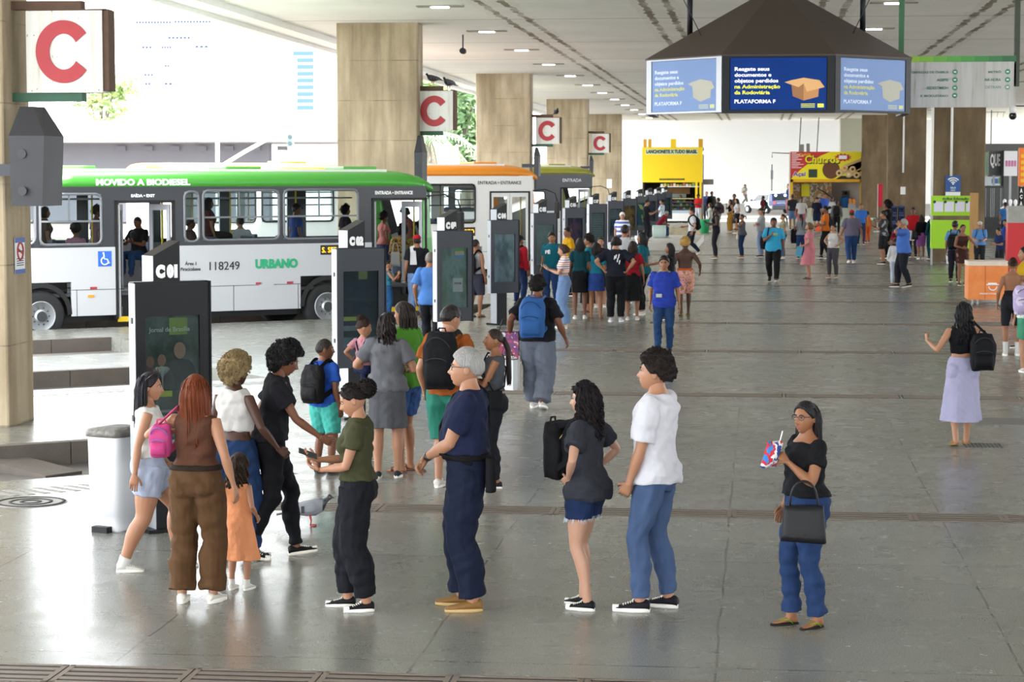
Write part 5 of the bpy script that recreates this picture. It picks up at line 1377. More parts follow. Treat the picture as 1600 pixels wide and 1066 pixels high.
b1 = bus('green-roofed silver city bus with grey window band, doors open, at bay one', 14.2, 41.85, '#4aa03c', '#b9bbbf', '#20232a',
         [(-2.6, -.1, 1.9, 2.88), (.0, 1.25, 1.88, 2.86), (3.0, 3.31, 1.9, 2.9), (3.4, 5.08, 1.92, 2.92), (5.19, 6.9, 1.92, 2.93)], [(1.58, 2.74, 2.68, True), (7.28, 8.5, 2.7, True)], win_frame=mat('window_seal_grey', '#6a6d72', .4))
side_text(b1, 'MOVIDO A BIODIESEL', 2.14, 3.09, 1.98, .13, M_wtxt, bold=.006)
side_text(b1, 'SAÍDA • EXIT', 2.12, 2.83, .5, .075, M_wtxt, bold=.003); side_text(b1, 'ENTRADA • ENTRANCE', 7.76, 2.86, .9, .075, M_wtxt, bold=.003)
side_text(b1, '118249', 3.86, 1.40, .66, .17, M_btxt); side_text(b1, 'Área 1', 3.12, 1.47, .24, .09, M_btxt); side_text(b1, 'Piracicabana', 3.12, 1.35, .43, .07, M_btxt)
side_text(b1, 'URBANO', 5.02, 1.42, .96, .2, M_green_t, bold=.012)
b = MB(); b.box(6.02, 6.66, -1.27, -1.25, 1.58, 1.78, bev=.008); o = b.build('destination_panel', M_ledbg, b1)
text('S. SEB. A.', .1, M_led, o, T(6.32, -1.273, 1.68) @ FRONT, width=.54, height=.11)
b = MB(); b.box(1.17, 1.45, -1.256, -1.25, 1.44, 1.74); o = b.build('wheelchair_sticker', mat('access_blue', '#2a63c8', .4), b1)
b = MB(); c0 = Vector((1.31, -1.258, 1.55)); b.tube([c0 + Vector((.075 * cos(t), 0, .075 * sin(t))) for t in [radians(q) for q in range(100, 380, 20)]], .012, 6); b.tube([c0 + Vector((-.02, 0, .13)), c0 + Vector((-.015, 0, .04)), c0 + Vector((.05, 0, .03)), c0 + Vector((.075, 0, -.05)), c0 + Vector((.1, 0, -.04))], .012, 6); b.ball(c0 + Vector((-.025, 0, .15)), (.02, .008, .02), 8); b.build('wheelchair_symbol', M_wtxt, o)
n2 = at_depth(838, 300, 65.0); v2 = -n2.x * SU + n2.y * CU; u2 = n2.x * CU + n2.y * SU
b2 = bus('white city bus with orange roof and closed glass doors behind the third totem', u2 - 8.8, v2 + 1.05, '#e08a1e', '#d9d9d6', '#d9d9d6', [(-2.6, -.5, 1.95, 2.95), (-.3, 1.9, 1.95, 2.95), (2.1, 4.2, 1.95, 2.95), (4.35, 6.55, 1.85, 2.97)], [(7.1, 8.4, 2.72, False)], top=3.42, win_frame=M_gum)
side_text(b2, 'ENTRADA • ENTRANCE', 7.4, 3.02, 1.5, .1, M_btxt)
b = MB(); b.box(5.35, 6.55, -1.27, -1.25, 1.46, 1.72, bev=.01); o = b.build('destination_panel', M_ledbg, b2); text('ROD. P. PILOTO', .1, M_led, o, T(5.95, -1.273, 1.59) @ FRONT, width=1.1, height=.13)
n3 = at_depth(928, 300, 89.0); v3 = -n3.x * SU + n3.y * CU; u3 = n3.x * CU + n3.y * SU
b3 = bus('white city bus with olive roof and black window band at the far bays', u3 - 8.8, v3 + 1.05, '#8f8f2e', '#cfd0d0', '#20232a', [(-2.6, -.5, 1.95, 2.95), (-.3, 1.9, 1.95, 2.95), (2.1, 4.0, 1.95, 2.7), (4.2, 6.3, 1.75, 2.6)], [(7.1, 8.5, 2.72, True)], top=3.5)
side_text(b3, 'ENTRADA', 7.6, 3.05, .9, .13, M_wtxt)
b = MB(); b.box(3.5, 5.9, -1.27, -1.25, 2.72, 3.1, bev=.01); o = b.build('destination_panel', M_ledbg, b3); text('116 W3 SUL', .1, M_led, o, T(4.7, -1.273, 2.91) @ FRONT, width=2.1, height=.2)
n4 = at_depth(966, 300, 114.0); v4 = -n4.x * SU + n4.y * CU; u4 = n4.x * CU + n4.y * SU

# ---- the hanging eight-sided sign with screens
YO = 35.0; pc = at_depth(1216, 130, YO); AP = 2.15; zb_, zt_ = at_depth(1216, 175, YO).z, at_depth(1216, 86, YO).z; apex = at_depth(1210, -24, YO + AP).z
rt = thing('hanging_display', 'brown eight-sided pyramid display with blue information screens hung from the ceiling', 'display', (pc.x, YO + AP, 0))
R8 = AP / cos(pi / 8); M_brown = mat('brown_sheet_metal', '#4b4038', 0.6, noise=.08, scale=5)
def oct_(r, z): return [Vector((r * cos(pi / 8 + pi / 4 * k), r * sin(pi / 8 + pi / 4 * k), z)) for k in range(8)]
b = MB(); b.loft([oct_(R8 * 1.012, zt_ - .01), oct_(R8 * 1.012, zt_ + .01), oct_(.02, apex)], 0, True, False); b.build('pyramid_roof', M_brown, rt)
def lift(ring, h_): return [p + Vector((0, 0, h_ * max(0, min(1, (p.y + AP * .75) / AP)))) for p in ring]
b = MB(); b.loft([lift(oct_(R8 - .12, zb_), .16), oct_(R8 - .12, zt_ - .02)], 0, True, False); b.loft([lift(oct_(R8 - .01, zb_ - .02), .16), lift(oct_(R8 - .01, zb_ + .01), .16)], 0, True, False); b.build('drum', M_black, rt)
M_scr = [mat('screen_blue', '#06347e', 0.35, emit=.13, noise=.25, scale=1.5, spec=.08), mat('screen_blue_pale', '#6a86b6', 0.3, emit=.06, noise=.1, scale=1.5, spec=.15)]  # pale copies, here and below, hold the side screens' viewing-angle haze
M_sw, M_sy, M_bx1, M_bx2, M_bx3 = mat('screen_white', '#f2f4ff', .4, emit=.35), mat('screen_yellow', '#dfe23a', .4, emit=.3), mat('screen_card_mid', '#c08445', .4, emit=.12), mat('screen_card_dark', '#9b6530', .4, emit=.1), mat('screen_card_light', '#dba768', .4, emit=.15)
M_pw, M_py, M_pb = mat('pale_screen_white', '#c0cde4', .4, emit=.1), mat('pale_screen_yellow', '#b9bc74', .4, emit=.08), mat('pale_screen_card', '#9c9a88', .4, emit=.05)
hh = zt_ - zb_
for k in range(8):
    if k in (3, 4, 5): continue
    ang = pi / 4 * k; Mk = RZ(ang)      # side k=0 faces the hall's near end
    b = MB()
    for s_ in (-1, 1): b.box(s_ * .83 - .06, s_ * .83 + .06, -AP - .01, -AP + .12, zb_, zt_)
    b.box(-.9, .9, -AP - .012, -AP + .12, zt_ - .035, zt_); b.box(-.9, .9, -AP - .012, -AP + .12, zb_, zb_ + .03)
    fr = b.build('screen_frame', M_silver if k == 7 else M_black, rt, Mk)
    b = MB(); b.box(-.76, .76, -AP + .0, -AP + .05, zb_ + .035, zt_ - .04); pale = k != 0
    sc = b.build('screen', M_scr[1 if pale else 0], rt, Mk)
    if k in (2, 3, 4, 5, 6): continue
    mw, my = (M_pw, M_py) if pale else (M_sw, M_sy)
    for q, (s_, mm, w_) in enumerate((('Resgate seus', mw, .55), ('documentos e', mw, .58), ('objetos perdidos', mw, .69), ('na Administração', my, .72), ('da Rodoviária', my, .56))):
        text(s_, .08, mm, sc, T(-.69, -AP - .003, zt_ - .22 - q * .093) @ FRONT, align='LEFT', width=w_, bold=.0025, depth=.002)
    text('PLATAFORMA F', .08, mw, sc, T(-.69, -AP - .003, zb_ + .165) @ FRONT, align='LEFT', width=.65, bold=.0025, depth=.002)
    b = MB(); P = lambda pts: b.prism([(x * 1.0, z) for x, z in pts], 0, .003, 0, T(.4, -AP + .001, (zb_ + zt_) / 2 - .03) @ FRONT)
    P([(-.20, .08), (.0, .03), (.0, -.24), (-.17, -.17)]); b.build('picture', M_pb if pale else M_bx2, sc)
    b = MB(); b.prism([(.0, .03), (.25, .08), (.23, -.18), (.0, -.24)], 0, .003, 0, T(.4, -AP + .001, (zb_ + zt_) / 2 - .03) @ FRONT); b.build('picture', M_pb if pale else M_bx1, sc)
    b = MB(); b.prism([(-.20, .08), (0, .03), (-.08, -.03), (-.30, .05)], 0, .004, 0, T(.4, -AP + .001, (zb_ + zt_) / 2 - .03) @ FRONT); b.prism([(0, .03), (.25, .08), (.33, -.03), (.05, -.10)], 0, .004, 0, T(.4, -AP + .001, (zb_ + zt_) / 2 - .03) @ FRONT); b.prism([(-.2, .08), (0, .12), (.25, .08), (.0, .03)], 0, .0035, 0, T(.4, -AP + .001, (zb_ + zt_) / 2 - .03) @ FRONT); b.build('picture', M_pb if pale else M_bx3, sc)
    b = MB(); [b.box(.36, .58, -AP - .002, -AP, zb_ + .07 + q * .025, zb_ + .08 + q * .025) for q in range(3)]; b.box(.62, .72, -AP - .002, -AP, zb_ + .07, zb_ + .13); b.build('small_print', my, sc)
for xx in (-1.48, 1.42):
    b = MB(); b.tube([(xx, .2, zt_ + .2), (xx, .2, 6.6)], .05, 10); b.build('hanging_pole', M_black, rt)
    b = MB(); b.tube([(xx * .8, -.9, zt_ + .25), (xx * 1.3, -.9, 6.6)], .008, 5); b.build('guy_wire', M_anth, rt)
# ---- the green and white direction sign
YD = 38.0; a, c = at_depth(1414, 168, YD), at_depth(1588, 87, YD); w, h = c.x - a.x, c.z - a.z
rt = thing('direction_sign', 'stained white direction sign with green top band on two green posts from the ceiling', 'sign', (a.x, YD, a.z))
k = nodes('stained_white_board', .6); cc = k.ramp(k.noise(5, 6, (2, 2, .15)), [(.42, '#c9c7c2'), (.6, '#bdbab4'), (.78, '#97907f')]); k.L.new(cc, k.b.inputs['Base Color'])
b = MB(); b.box(0, w, 0, .08, 0, h); b.build('board', k.m, rt)
for q in range(8):
    b = MB(); b.box(w * q / 8, w * (q + 1) / 8, -.006, .0, h * .885, h); b.build('green_band', mat('band_green_%d' % q, ('#9dc43c', '#86bd3f', '#70b444', '#5dab47', '#4d9f47', '#439046', '#3a7f46', '#2f6b44')[q], .5), rt)
M_sg = mat('sign_green_print', '#4f7f63', .5); M_sg2 = mat('sign_icon_green', '#3f8f66', .5); M_sgf = mat('sign_green_faded', '#86a593', .5)
for s_, xr, zr, wd, mm in (('EMPRESAS DE ÔNIBUS', .39, .69, .33, M_sg), ('AGEFIS', .39, .535, .105, M_sg), ('SEDESTMIDH', .39, .38, .195, M_sg), ('E. BICICLETÁRIO', .39, .23, .25, M_sg), ('METRÔ', .865, .69, .115, M_sg), ('NA HORA', .865, .535, .145, M_sg), ('DETRAN', .865, .39, .14, M_sgf)):
    text(s_, .08, mm, rt, T(w * xr, -.003, h * zr) @ FRONT, align='RIGHT', width=w * wd, height=h * .055, bold=.002)
    b = MB(); b.cyl((w * (xr + .06), -.006, h * zr), h * .052, .006, 20, axis='y'); b.build('icon_disc', M_sg2 if mm is M_sg else M_sgf, rt)
    b = MB(); b.box(w * (xr + .06) - .02, w * (xr + .06) + .02, -.009, -.005, h * zr - .012, h * zr + .012); b.build('icon_arrow', M_wtxt, rt)
for px in (1408, 1589):
    xx = at_depth(px, 100, YD).x - a.x; zlo = at_depth(px, 135, YD).z - a.z
    b = MB(); b.box(xx - .045, xx + .045, .0, .09, zlo, 6.6 - a.z); b.build('post', mat('post_green', '#2f6a3f', .5) if px < 1500 else mat('post_dark_green', '#37402f', .5), rt)
b = MB(); b.tube([(w, .04, .02), (w + 1.6, .04, -.0)], .012, 6); b.build('cable', M_anth, rt)
# dome camera hanging at the sign's corner
g = at_depth(1583, 172, YD); rt = thing('security_camera', 'white and black dome security camera under the corner of the direction sign', 'camera', (g.x, YD + .04, g.z))
b = MB(); b.cyl((0, 0, -.05), .06, .115, 18); b.build('housing', M_white, rt); b = MB(); b.ball((0, 0, -.1), .066, 18); b.build('dome', M_black, rt); b = MB(); b.ball((-.02, -.055, -.09), .014, 8); b.build('lens', M_silver, rt)
# ---- ceiling lamps
M_lamp = mat('lamp_diffuser', '#ffffff', .4, emit=10.0)
def lamp(x, y, label, group):
    rt = thing('ceiling_lamp', label, 'ceiling lamp', (x, y, 6.6), 0, group)
    b = MB(); b.box(-.5, .5, -.16, .16, -.025, 0); b.build('tray', mat('lamp_tray', '#8f887c', .6), rt); b = MB(); b.box(-.19, .19, -.10, .10, -.045, -.025); b.build('diffuser', M_lamp, rt)
for k in range(13): lamp(-6.85, 38.5 + 8.05 * k, 'small bright lamp in the ceiling row along the concrete columns of the bays', 'ceiling lamps along the bay columns')
for k in range(12): lamp(2.75, 30.5 + 8.05 * k, 'small bright lamp in the ceiling row above the open hall', 'ceiling lamps above the hall')
for k in range(6): lamp(9.6, 62 + 12 * k, 'small bright lamp in the ceiling row above the shops', 'ceiling lamps above the shops')
g = at_depth(1384, 26, 45); o = MB().cyl((0, 0, -.1), .09, .1, 16).build('smoke_detector', M_white); o.location = (g.x, 45, 6.6); tag(o, 'small round smoke detector on the ceiling right of the hanging display', 'smoke detector')
g = at_depth(715, 88, 55); rt = thing('hanging_spotlight', 'small spotlight hung below the ceiling edge beside the second column', 'spotlight', (g.x, 56, 6.6))
b = MB(); b.tube([(0, 0, 0), (0, 0, -.35)], .02, 6); b.build('rod', M_anth, rt); b = MB(); b.cyl((0, -.1, -.42), .08, .22, 12, axis='y'); b.build('lamp_head', M_anth, rt)
# ---- pipes down the brown columns
for px, ptop, pbot, Y, lb in ((1486, 170, 275, 77.1, 'thin white pipe down the middle of the nearest brown column'), (1411, 150, 270, 104.4, 'thin white pipe down the second brown column'), (1455, 140, 350, 77.1, 'pale conduit at the edge of the nearest brown column')):
    a, c = at_depth(px, pbot, Y), at_depth(px, ptop, Y); b = MB(); b.tube([(0, 0, a.z), (0, 0, 6.6)], .045, 10); o = b.build('pipe', M_white); o.location = (a.x, Y - .05, 0); tag(o, lb, 'pipe')
# ---- wi-fi sign, hung before the brown column
Y = 76.4; a, c = at_depth(1480, 306, Y), at_depth(1504, 274, Y); w, h = c.x - a.x, c.z - a.z
rt = thing('wifi_sign', 'blue free wi-fi sign with white signal arcs on the brown column', 'sign', (a.x, 77.13, a.z))
b = MB(); b.box(0, w, 0, .05, 0, h); b.build('board', mat('wifi_blue', '#244f8f', .5), rt)
b = MB(); b.box(0, w, -.01, 0, 0, h * .18); b.build('footer', M_white, rt)
for r_ in (.08, .15, .22):
    b = MB(); b.tube([(w / 2 + r_ * cos(t) * 1.1, -.01, h * .56 + r_ * sin(t)) for t in [radians(q) for q in range(40, 145, 12)]], .022, 6); b.build('signal_arc', M_wtxt, rt)
b = MB(); b.ball((w / 2, -.01, h * .58), (.035, .01, .035), 10); b.build('signal_dot', M_wtxt, rt)
text('WI-FI', .1, M_wtxt, rt, T(w / 2, -.003, h * .38) @ FRONT, width=w * .36, height=.07); text('GRÁTIS', .08, M_wtxt, rt, T(w / 2, -.003, h * .27) @ FRONT, width=w * .3, height=.06)
a, c = at_depth(1407, 304, 104.4), at_depth(1415, 292, 104.4); b = MB(); b.box(0, c.x - a.x, 0, .03, 0, c.z - a.z); o = b.build('notice', M_white); o.location = (a.x, 104.46, a.z); tag(o, 'small white paper notice on the second brown column', 'notice')
a, c = at_depth(948, 294, 127.9), at_depth(956, 280, 127.9); b = MB(); b.box(0, c.x - a.x, 0, .03, 0, c.z - a.z); o = b.build('notice', M_white); o.location = (a.x, 127.96, a.z); tag(o, 'small white notice on the furthest bay column above the totems', 'notice')

# ---- the yellow snack stall
YK = 140.0
def rect(px0, px1, pyt, pyb, Y): 
    a, c = at_depth(px0, pyb, Y), at_depth(px1, pyt, Y); return a.x, c.x, a.z, c.z
X0, X1, Z0, Z1 = rect(1003, 1098, 230, 285, YK); rt = thing('snack_stall', 'yellow snack stall with big sign board and glass counter at the far end', 'stall', (X0, YK, 0)); w = X1 - X0
M_yel = mat('stall_yellow', '#f3cf08', .55); M_yel2 = mat('stall_yellow_dark', '#d39c10', .6)
b = MB(); b.box(0, w, 0, .15, Z0, Z1); b.build('sign_board', M_yel, rt)
text('LANCHONETE X TUDO BRASIL', .2, mat('stall_dark_green_print', '#20372c', .5), rt, T(w * .49, -.02, Z1 - .28) @ FRONT, width=w * .84, height=.24, bold=.01)
b = MB(); b.box(w * .06, w * .92, -.008, 0, Z1 - .46, Z1 - .14); b.build('sign_strip', mat('stall_strip_pale', '#cfe0c0', .5), rt)
b = MB(); [b.box(w * (.29 + q * .03), w * (.29 + q * .03) + .09, -.012, 0, Z0 + .14, Z0 + .25) for q in range(14)]; b.build('small_print', M_btxt, rt)
for (p0, p1) in ((.02, .07), (.10, .15), (.47, .56), (.93, 1.0)):
    b = MB(); b.box(w * p0, w * p1, .1, .5, Z1, Z1 + .52); b.build('roof_box', M_yel2 if p0 != .47 else M_yel, rt)
b = MB(); b.box(.02, .12, .2, 3, 0, Z1); b.box(w - .12, w - .02, .2, 3, 0, Z1); b.box(.02, w, 2.9, 3, 0, Z1); b.box(.02, w, .15, 3, Z1 - .08, Z1); b.build('cabin', mat('stall_dark_inside', '#3b3531', .8), rt)
b = MB(); b.box(w * .88, w * .92, -.02, .1, 0, Z0); b.box(w * .95, w * .985, -.02, .1, 0, Z0); b.build('post', M_yel, rt)
b = MB(); b.box(w * .3, w * .95, -.05, .35, Z0 - .30, Z0 - .25); b.build('shelf', M_white, rt)
r2 = random.Random(3)
for q in range(12):
    b = MB(); xx = w * (.31 + .052 * q); b.box(xx, xx + .15, .0, .18, Z0 - .25, Z0 - .25 + r2.uniform(.12, .22)); b.build('goods', mat('goods_%d' % (q % 4), ('#c9c9c2', '#d0a43a', '#7c9a4a', '#b2633a')[q % 4], .5), rt)
b = MB(); b.box(w * .3, w * .78, 1.5, 1.9, Z0 - .75, Z0 - .35); b.build('bread_shelf', mat('bread_brown', '#8a6238', .7, noise=.3, scale=8), rt)
b = MB(); b.box(w * .3, w * .72, 1.4, 1.45, 1.6, Z0 - .75); b.build('menu_glass', mat('stall_grey_glass', '#7d9087', .3), rt)
b = MB(); b.box(w * .36, w * .86, -.7, -.1, .12, .62); b.build('counter_base', M_white, rt)
b = MB(); b.box(w * .36, w * .86, -.7, -.1, .62, .80); b.build('counter_front', mat('counter_blue', '#a9bccb', .4), rt)
b = MB(); b.box(w * .37, w * .85, -.66, -.12, .80, 1.52); b.build('counter_glass', M_tint, rt)
b = MB(); b.box(w * .36, w * .86, -.7, -.1, 1.52, 1.57); b.build('counter_top', mat('counter_rim', '#b9b37d', .5), rt)
for lv in range(3):
    b = MB(); b.box(w * .375, w * .845, -.6, -.15, .84 + .23 * lv, .86 + .23 * lv); b.build('counter_shelf', M_white, rt)
    for q in range(9):
        b = MB(); xx = w * (.385 + .05 * q); b.box(xx, xx + .15, -.6, -.3, .86 + .23 * lv, .86 + .23 * lv + r2.uniform(.08, .16)); b.build('snack', mat('snack_%d' % ((q + lv) % 5), ('#c0453f', '#d8d4c8', '#4e8d5a', '#d9a93a', '#4a74b0')[(q + lv) % 5], .5), rt)
b = MB(); b.ball((w + .18, .1, Z1 - .35), .14, 12); b.build('lamp', mat('stall_lamp', '#ffffff', .4, emit=10), rt)
b = MB(); b.box(w + .02, w + .7, .3, .36, Z0 - .15, Z0 + .2); b.build('side_board', mat('side_board_grey', '#6d6a68', .6), rt)
# green bin by the stall
g = ground(1101, 364); b = MB(); b.loft([[Vector((r_ * cos(t), r_ * sin(t), z)) for t in [2 * pi * q / 20 for q in range(20)]] for r_, z in ((.22, 0), (.27, .62), (.29, .64), (.29, .7), (.0, .72))]); o = b.build('green_bin', mat('bin_green', '#2c9a63', .5)); o.location = (g.x, g.y, 0); tag(o, 'green plastic waste bin in front of the yellow stall', 'bin')
# the plinth by the totems and the pale bin the maroon shirt sits on
g = ground(1036, 392); b = MB(); b.box(-.9, 1.3, 0, 12.5, 0.01, .30); b.build('dummy', M_kerb) if False else None
o = b.build('low_plinth', [mat('plinth_top', '#b6b3ac', .5, noise=.08, scale=3)]); o.location = (g.x - .0, g.y, 0); tag(o, 'low concrete plinth with dark face beside the far totems', 'plinth')
# ---- the churros stall
YC = 132.0; X0, X1, Z0, Z1 = rect(1235, 1349, 237, 280, YC); rt = thing('churros_stall', 'red and yellow churros and acai stall with yellow frame at the far end', 'stall', (X0, YC, 0)); w = X1 - X0; h = Z1 - Z0
M_red = mat('stall_red', '#c4302c', .5); M_brn = mat('churro_brown', '#6b3f22', .6, noise=.2, scale=8); M_pst = mat('pastry_tan', '#e0c08a', .6); M_pur = mat('acai_purple', '#6b2a8c', .5)
b = MB(); b.box(0, w, 0, .15, Z0, Z1); b.build('sign_board', mat('sign_lemon', '#f2e20c', .5), rt)
b = MB(); b.prism([(0, 0), (0, h), (w * .55, h), (w * .42, h * .86), (w * .27, h * .62), (w * .14, h * .35)], 0, .01, 0, T(0, 0, Z0) @ FRONT); b.build('red_field', M_red, rt)
text('Churros', .5, M_btxt, rt, T(w * .445, -.013, Z0 + h * .70) @ FRONT, width=w * .48, height=h * .30, bold=.02)
text('Churros', .5, mat('sign_lemon', '#f2e20c', .5), rt, T(w * .435, -.022, Z0 + h * .725) @ FRONT, width=w * .47, height=h * .28, bold=.012)
text('Delícia', .3, mat('sign_gold', '#e8b414', .5), rt, T(w * .2, -.013, Z0 + h * .90) @ FRONT @ RZ(.08), width=w * .15, height=h * .1, bold=.006)
text('Açaí', .4, M_wtxt, rt, T(w * .125, -.013, Z0 + h * .17) @ FRONT, width=w * .20, height=h * .22, bold=.03); text('Açaí', .4, M_pur, rt, T(w * .125, -.022, Z0 + h * .17) @ FRONT, width=w * .18, height=h * .19, bold=.01)
b = MB(); [b.box(w * .015, w * (.05 + .1 * ((q * 7) % 5) / 4 + .03), -.016, -.01, Z0 + h * (.95 - q * .06), Z0 + h * (.97 - q * .06)) for q in range(10)]; b.build('menu_print', M_wtxt, rt)
b = MB(); b.box(w * .25, w * .37, -.014, 0, Z0 + h * .06, Z0 + h * .36); b.build('cup_picture', mat('cup_dark', '#31402f', .5, noise=.5, scale=5), rt)
b = MB(); b.prism([(w * .56 + w * .12 * cos(t), h * .34 + h * .33 * sin(t)) for t in [2 * pi * q / 24 for q in range(24)]], 0, .012, 0, T(0, 0, Z0) @ FRONT); b.build('churro_picture', M_brn, rt)
b = MB(); b.prism([(w * .62, .0), (w, 0), (w, h * .12), (w * .7, h * .12)], 0, .011, 0, T(0, 0, Z0) @ FRONT); b.build('shade_picture', M_btxt, rt)
for (cx, cz) in ((.67, .22), (.745, .40), (.80, .17), (.855, .36), (.91, .15)):
    b = MB(); b.prism([(w * cx - .03, h * cz - .17), (w * cx + .12, h * cz - .14), (w * 1.0, h * cz + (.98 - cx) * 1.5), (w * 1.0, min(h, h * cz + (.98 - cx) * 1.5 + .3)), (w * cx - .1, h * cz + .17)], 0, .013, 0, T(0, 0, Z0) @ FRONT); b.build('churro_picture', mat('pastry_shade', '#cda96e', .6), rt)
    b = MB(); b.cyl((w * cx, -.03, Z0 + h * cz), h * .115, .012, 18, axis='y'); b.build('churro_picture', M_pst, rt); b = MB(); b.cyl((w * cx, -.036, Z0 + h * cz), h * .05, .01, 14, axis='y'); b.build('filling_picture', mat('fill_%d' % int(cx * 100), '#efe6d8' if cx in (.80,) else ('#d6801f' if cx == .745 else '#3a1d14'), .5), rt)
b = MB(); b.prism([(w * .72 + (.42 if q % 2 else .30) * cos(2 * pi * q / 24) * 1.3, h * .79 + (.25 if q % 2 else .18) * sin(2 * pi * q / 24)) for q in range(24)], 0, .02, 0, T(0, 0, Z0) @ FRONT); b.build('star_burst', M_red, rt)
b = MB(); b.box(w * .665, w * .775, -.028, -.02, Z0 + h * .73, Z0 + h * .86); b.build('burst_label', M_wtxt, rt)
b = MB(); b.box(0, .16, -.02, .1, 0, Z0); b.box(w - .18, w, -.02, .1, 0, Z0); b.box(0, w, -.02, .1, Z0 - .18, Z0); b.build('frame', mat('stall_frame_yellow', '#e0a90e', .5), rt)
b = MB(); b.box(.1, w, 2.4, 2.5, 0, Z1); b.box(-.06, .0, 0, 2.5, 0, Z1); b.box(w - .05, w + .03, .1, 2.5, 0, Z1); b.box(0, w, .1, 2.5, Z1 - .05, Z1); b.build('cabin', mat('stall_pale_inside', '#cdbfb4', .7), rt)
b = MB(); b.box(.2, w * .58, 1.2, 1.25, 1.15, Z0 - .2); b.build('food_mural', blotchy('food_mural', ['#7d6f60', '#c9b9a5', '#a5793f', '#8d8b78', '#d3c4b2'], 2.2), rt)
b = MB(); b.box(w * .16, w * .27, 1.12, 1.18, 1.75, 2.5); b.build('price_board', mat('price_yellow', '#e8dc18', .5), rt)
b = MB(); b.tube([(w * .38, 1.15, 2.25), (w * .48, 1.12, 2.0), (w * .56, 1.15, 1.75)], [.1, .2, .1], 8, flat=.3); b.build('hot_dog_picture', M_brn, rt)
b = MB(); b.box(.1, w - .15, -.3, .3, 0, 1.08); b.build('counter', mat('stall_counter', '#a9ad9c', .6, noise=.15, scale=3), rt)
b = MB(); b.box(w * .80, w * .90, -.1, .2, 1.08, 1.32); b.build('juice_machine', M_silver, rt); b = MB(); b.box(w * .81, w * .85, -.1, .15, 1.32, 1.62); b.box(w * .86, w * .90, -.1, .15, 1.32, 1.62); b.build('juice_tank', mat('juice_orange', '#e08a2a', .3), rt)
b = MB(); b.box(w * .73, w * .84, 2.2, 2.38, 1.7, 2.1); b.build('extractor', mat('extractor_grey', '#6a6a6c', .5), rt)
for px, hgt in ((1249, 3.4), (1277, 2.2)):
    xx = at_depth(px, 236, YC).x - X0; b = MB(); b.tube([(xx, 1, Z1), (xx + .1, 1, min(6.5, Z1 + hgt))], .03, 6); b.build('mast', M_anth, rt)
b = MB(); b.box(.5, .8, .6, 1.0, Z1, Z1 + .45); b.box(.95, 1.15, .6, 1.0, Z1, Z1 + .5); b.build('roof_unit', mat('roof_unit_grey', '#8a8782', .6), rt)
b = MB(); b.tube([(0, .5, Z1 - .1), (-1.1, .5, Z1 - .05), (-1.1, .5, Z1 - .35)], .03, 6); b.build('roof_arm', M_anth, rt)
# ---- closed shop with purple and orange sign
YS = 131.5; X0, X1, Z0, Z1 = rect(1350, 1380, 271, 288, YS); rt = thing('closed_shop', 'closed grey roller-shutter shop with purple and orange sign beside the churros stall', 'shop', (X0, YS, 0)); w = X1 - X0
b = MB(); b.box(0, w / 2, 0, .1, Z0, Z1); b.build('purple_sign', mat('sign_purple', '#5a2a96', .5), rt); b = MB(); b.box(w / 2, w, 0, .1, Z0, Z1); b.build('orange_sign', mat('sign_orange', '#df5a22', .5), rt)
b = MB(); b.tube([(w * .75 + .23 * cos(t), -.01, (Z0 + Z1) / 2 + .23 * sin(t)) for t in [2 * pi * q / 20 for q in range(22)]], .03, 6); b.build('ring_mark', mat('sign_amber', '#f0a020', .5), rt)
text('Tect', .2, M_wtxt, rt, T(w * .27, -.01, (Z0 + Z1) / 2 + .05) @ FRONT, width=w * .32, height=.25, bold=.01)
b = MB(); [b.box(0, w, .1 + .01 * (q % 2), .16, .7 + q * .1, .79 + q * .1) for q in range(int((Z0 - .7) / .1))]; b.build('shutter', mat('shutter_grey', '#8d9196', .5, .3), rt)
b = MB(); b.box(0, w, .1, .2, 0, .7); b.build('lower_wall', mat('brick_brown', '#7d5a4c', .8), rt)
a4 = rect(1351, 1380, 238, 269, YS); b = MB(); b.box(0, w, 0, .1, a4[2], a4[3]); b.build('photo_panel', blotchy('grey_photo', ['#4c4f5a', '#a9abb2', '#73767f', '#c5c7cc'], 1.6), rt); b = MB(); b.box(0, w, .1, 2.2, Z1, a4[3]); b.build('cabin', mat('cabin_grey', '#6a6660', .8), rt)
# ---- red shirt-like banner, and stack of blue crates
g = ground(1374, 352); o = MB().box(-.2, .2, -.05, .05, .75, 2.3).build('dummy', M_red) if False else None
rt = thing('banner_stand', 'narrow red feather banner on a thin pole beside the closed shop', 'banner', (at_depth(1371, 340, 118).x, 118, 0)); b = MB(); b.tube([(0, 0, 0), (0, 0, 2.55)], .02, 6); b.box(-.2, .2, -.2, .2, 0, .03); b.build('pole', M_white, rt); b = MB(); b.box(.02, .26, -.012, .012, 1.35, 2.55); b.build('flag', mat('flag_red', '#cf1f38', .6), rt)
for j in range(2):
    for k_ in range(4):
        xx = at_depth(1396 + j * 12, 340, 103).x; o = MB(); wall_holes(o, -.15, .15, 0, .38, -.15, -.12, [(-.1, .1, .1, .3)]); o.box(-.15, .15, .12, .15, 0, .38); o.box(-.15, -.12, -.15, .15, 0, .38); o.box(.12, .15, -.15, .15, 0, .38); o.box(-.15, .15, -.15, .15, 0, .03); q = o.build('crate', mat('crate_red', '#a8252b', .5) if k_ == 0 else mat('crate_blue', '#25386b', .5)); q.location = (xx, 103, .4 * k_); tag(q, ('red' if k_ == 0 else 'dark blue') + ' plastic crate by the second brown column, ' + ('bottom', 'second', 'third', 'top')[k_] + (' of the first pile' if j == 0 else ' of the second pile'), 'crate', 'crates against the brown column')
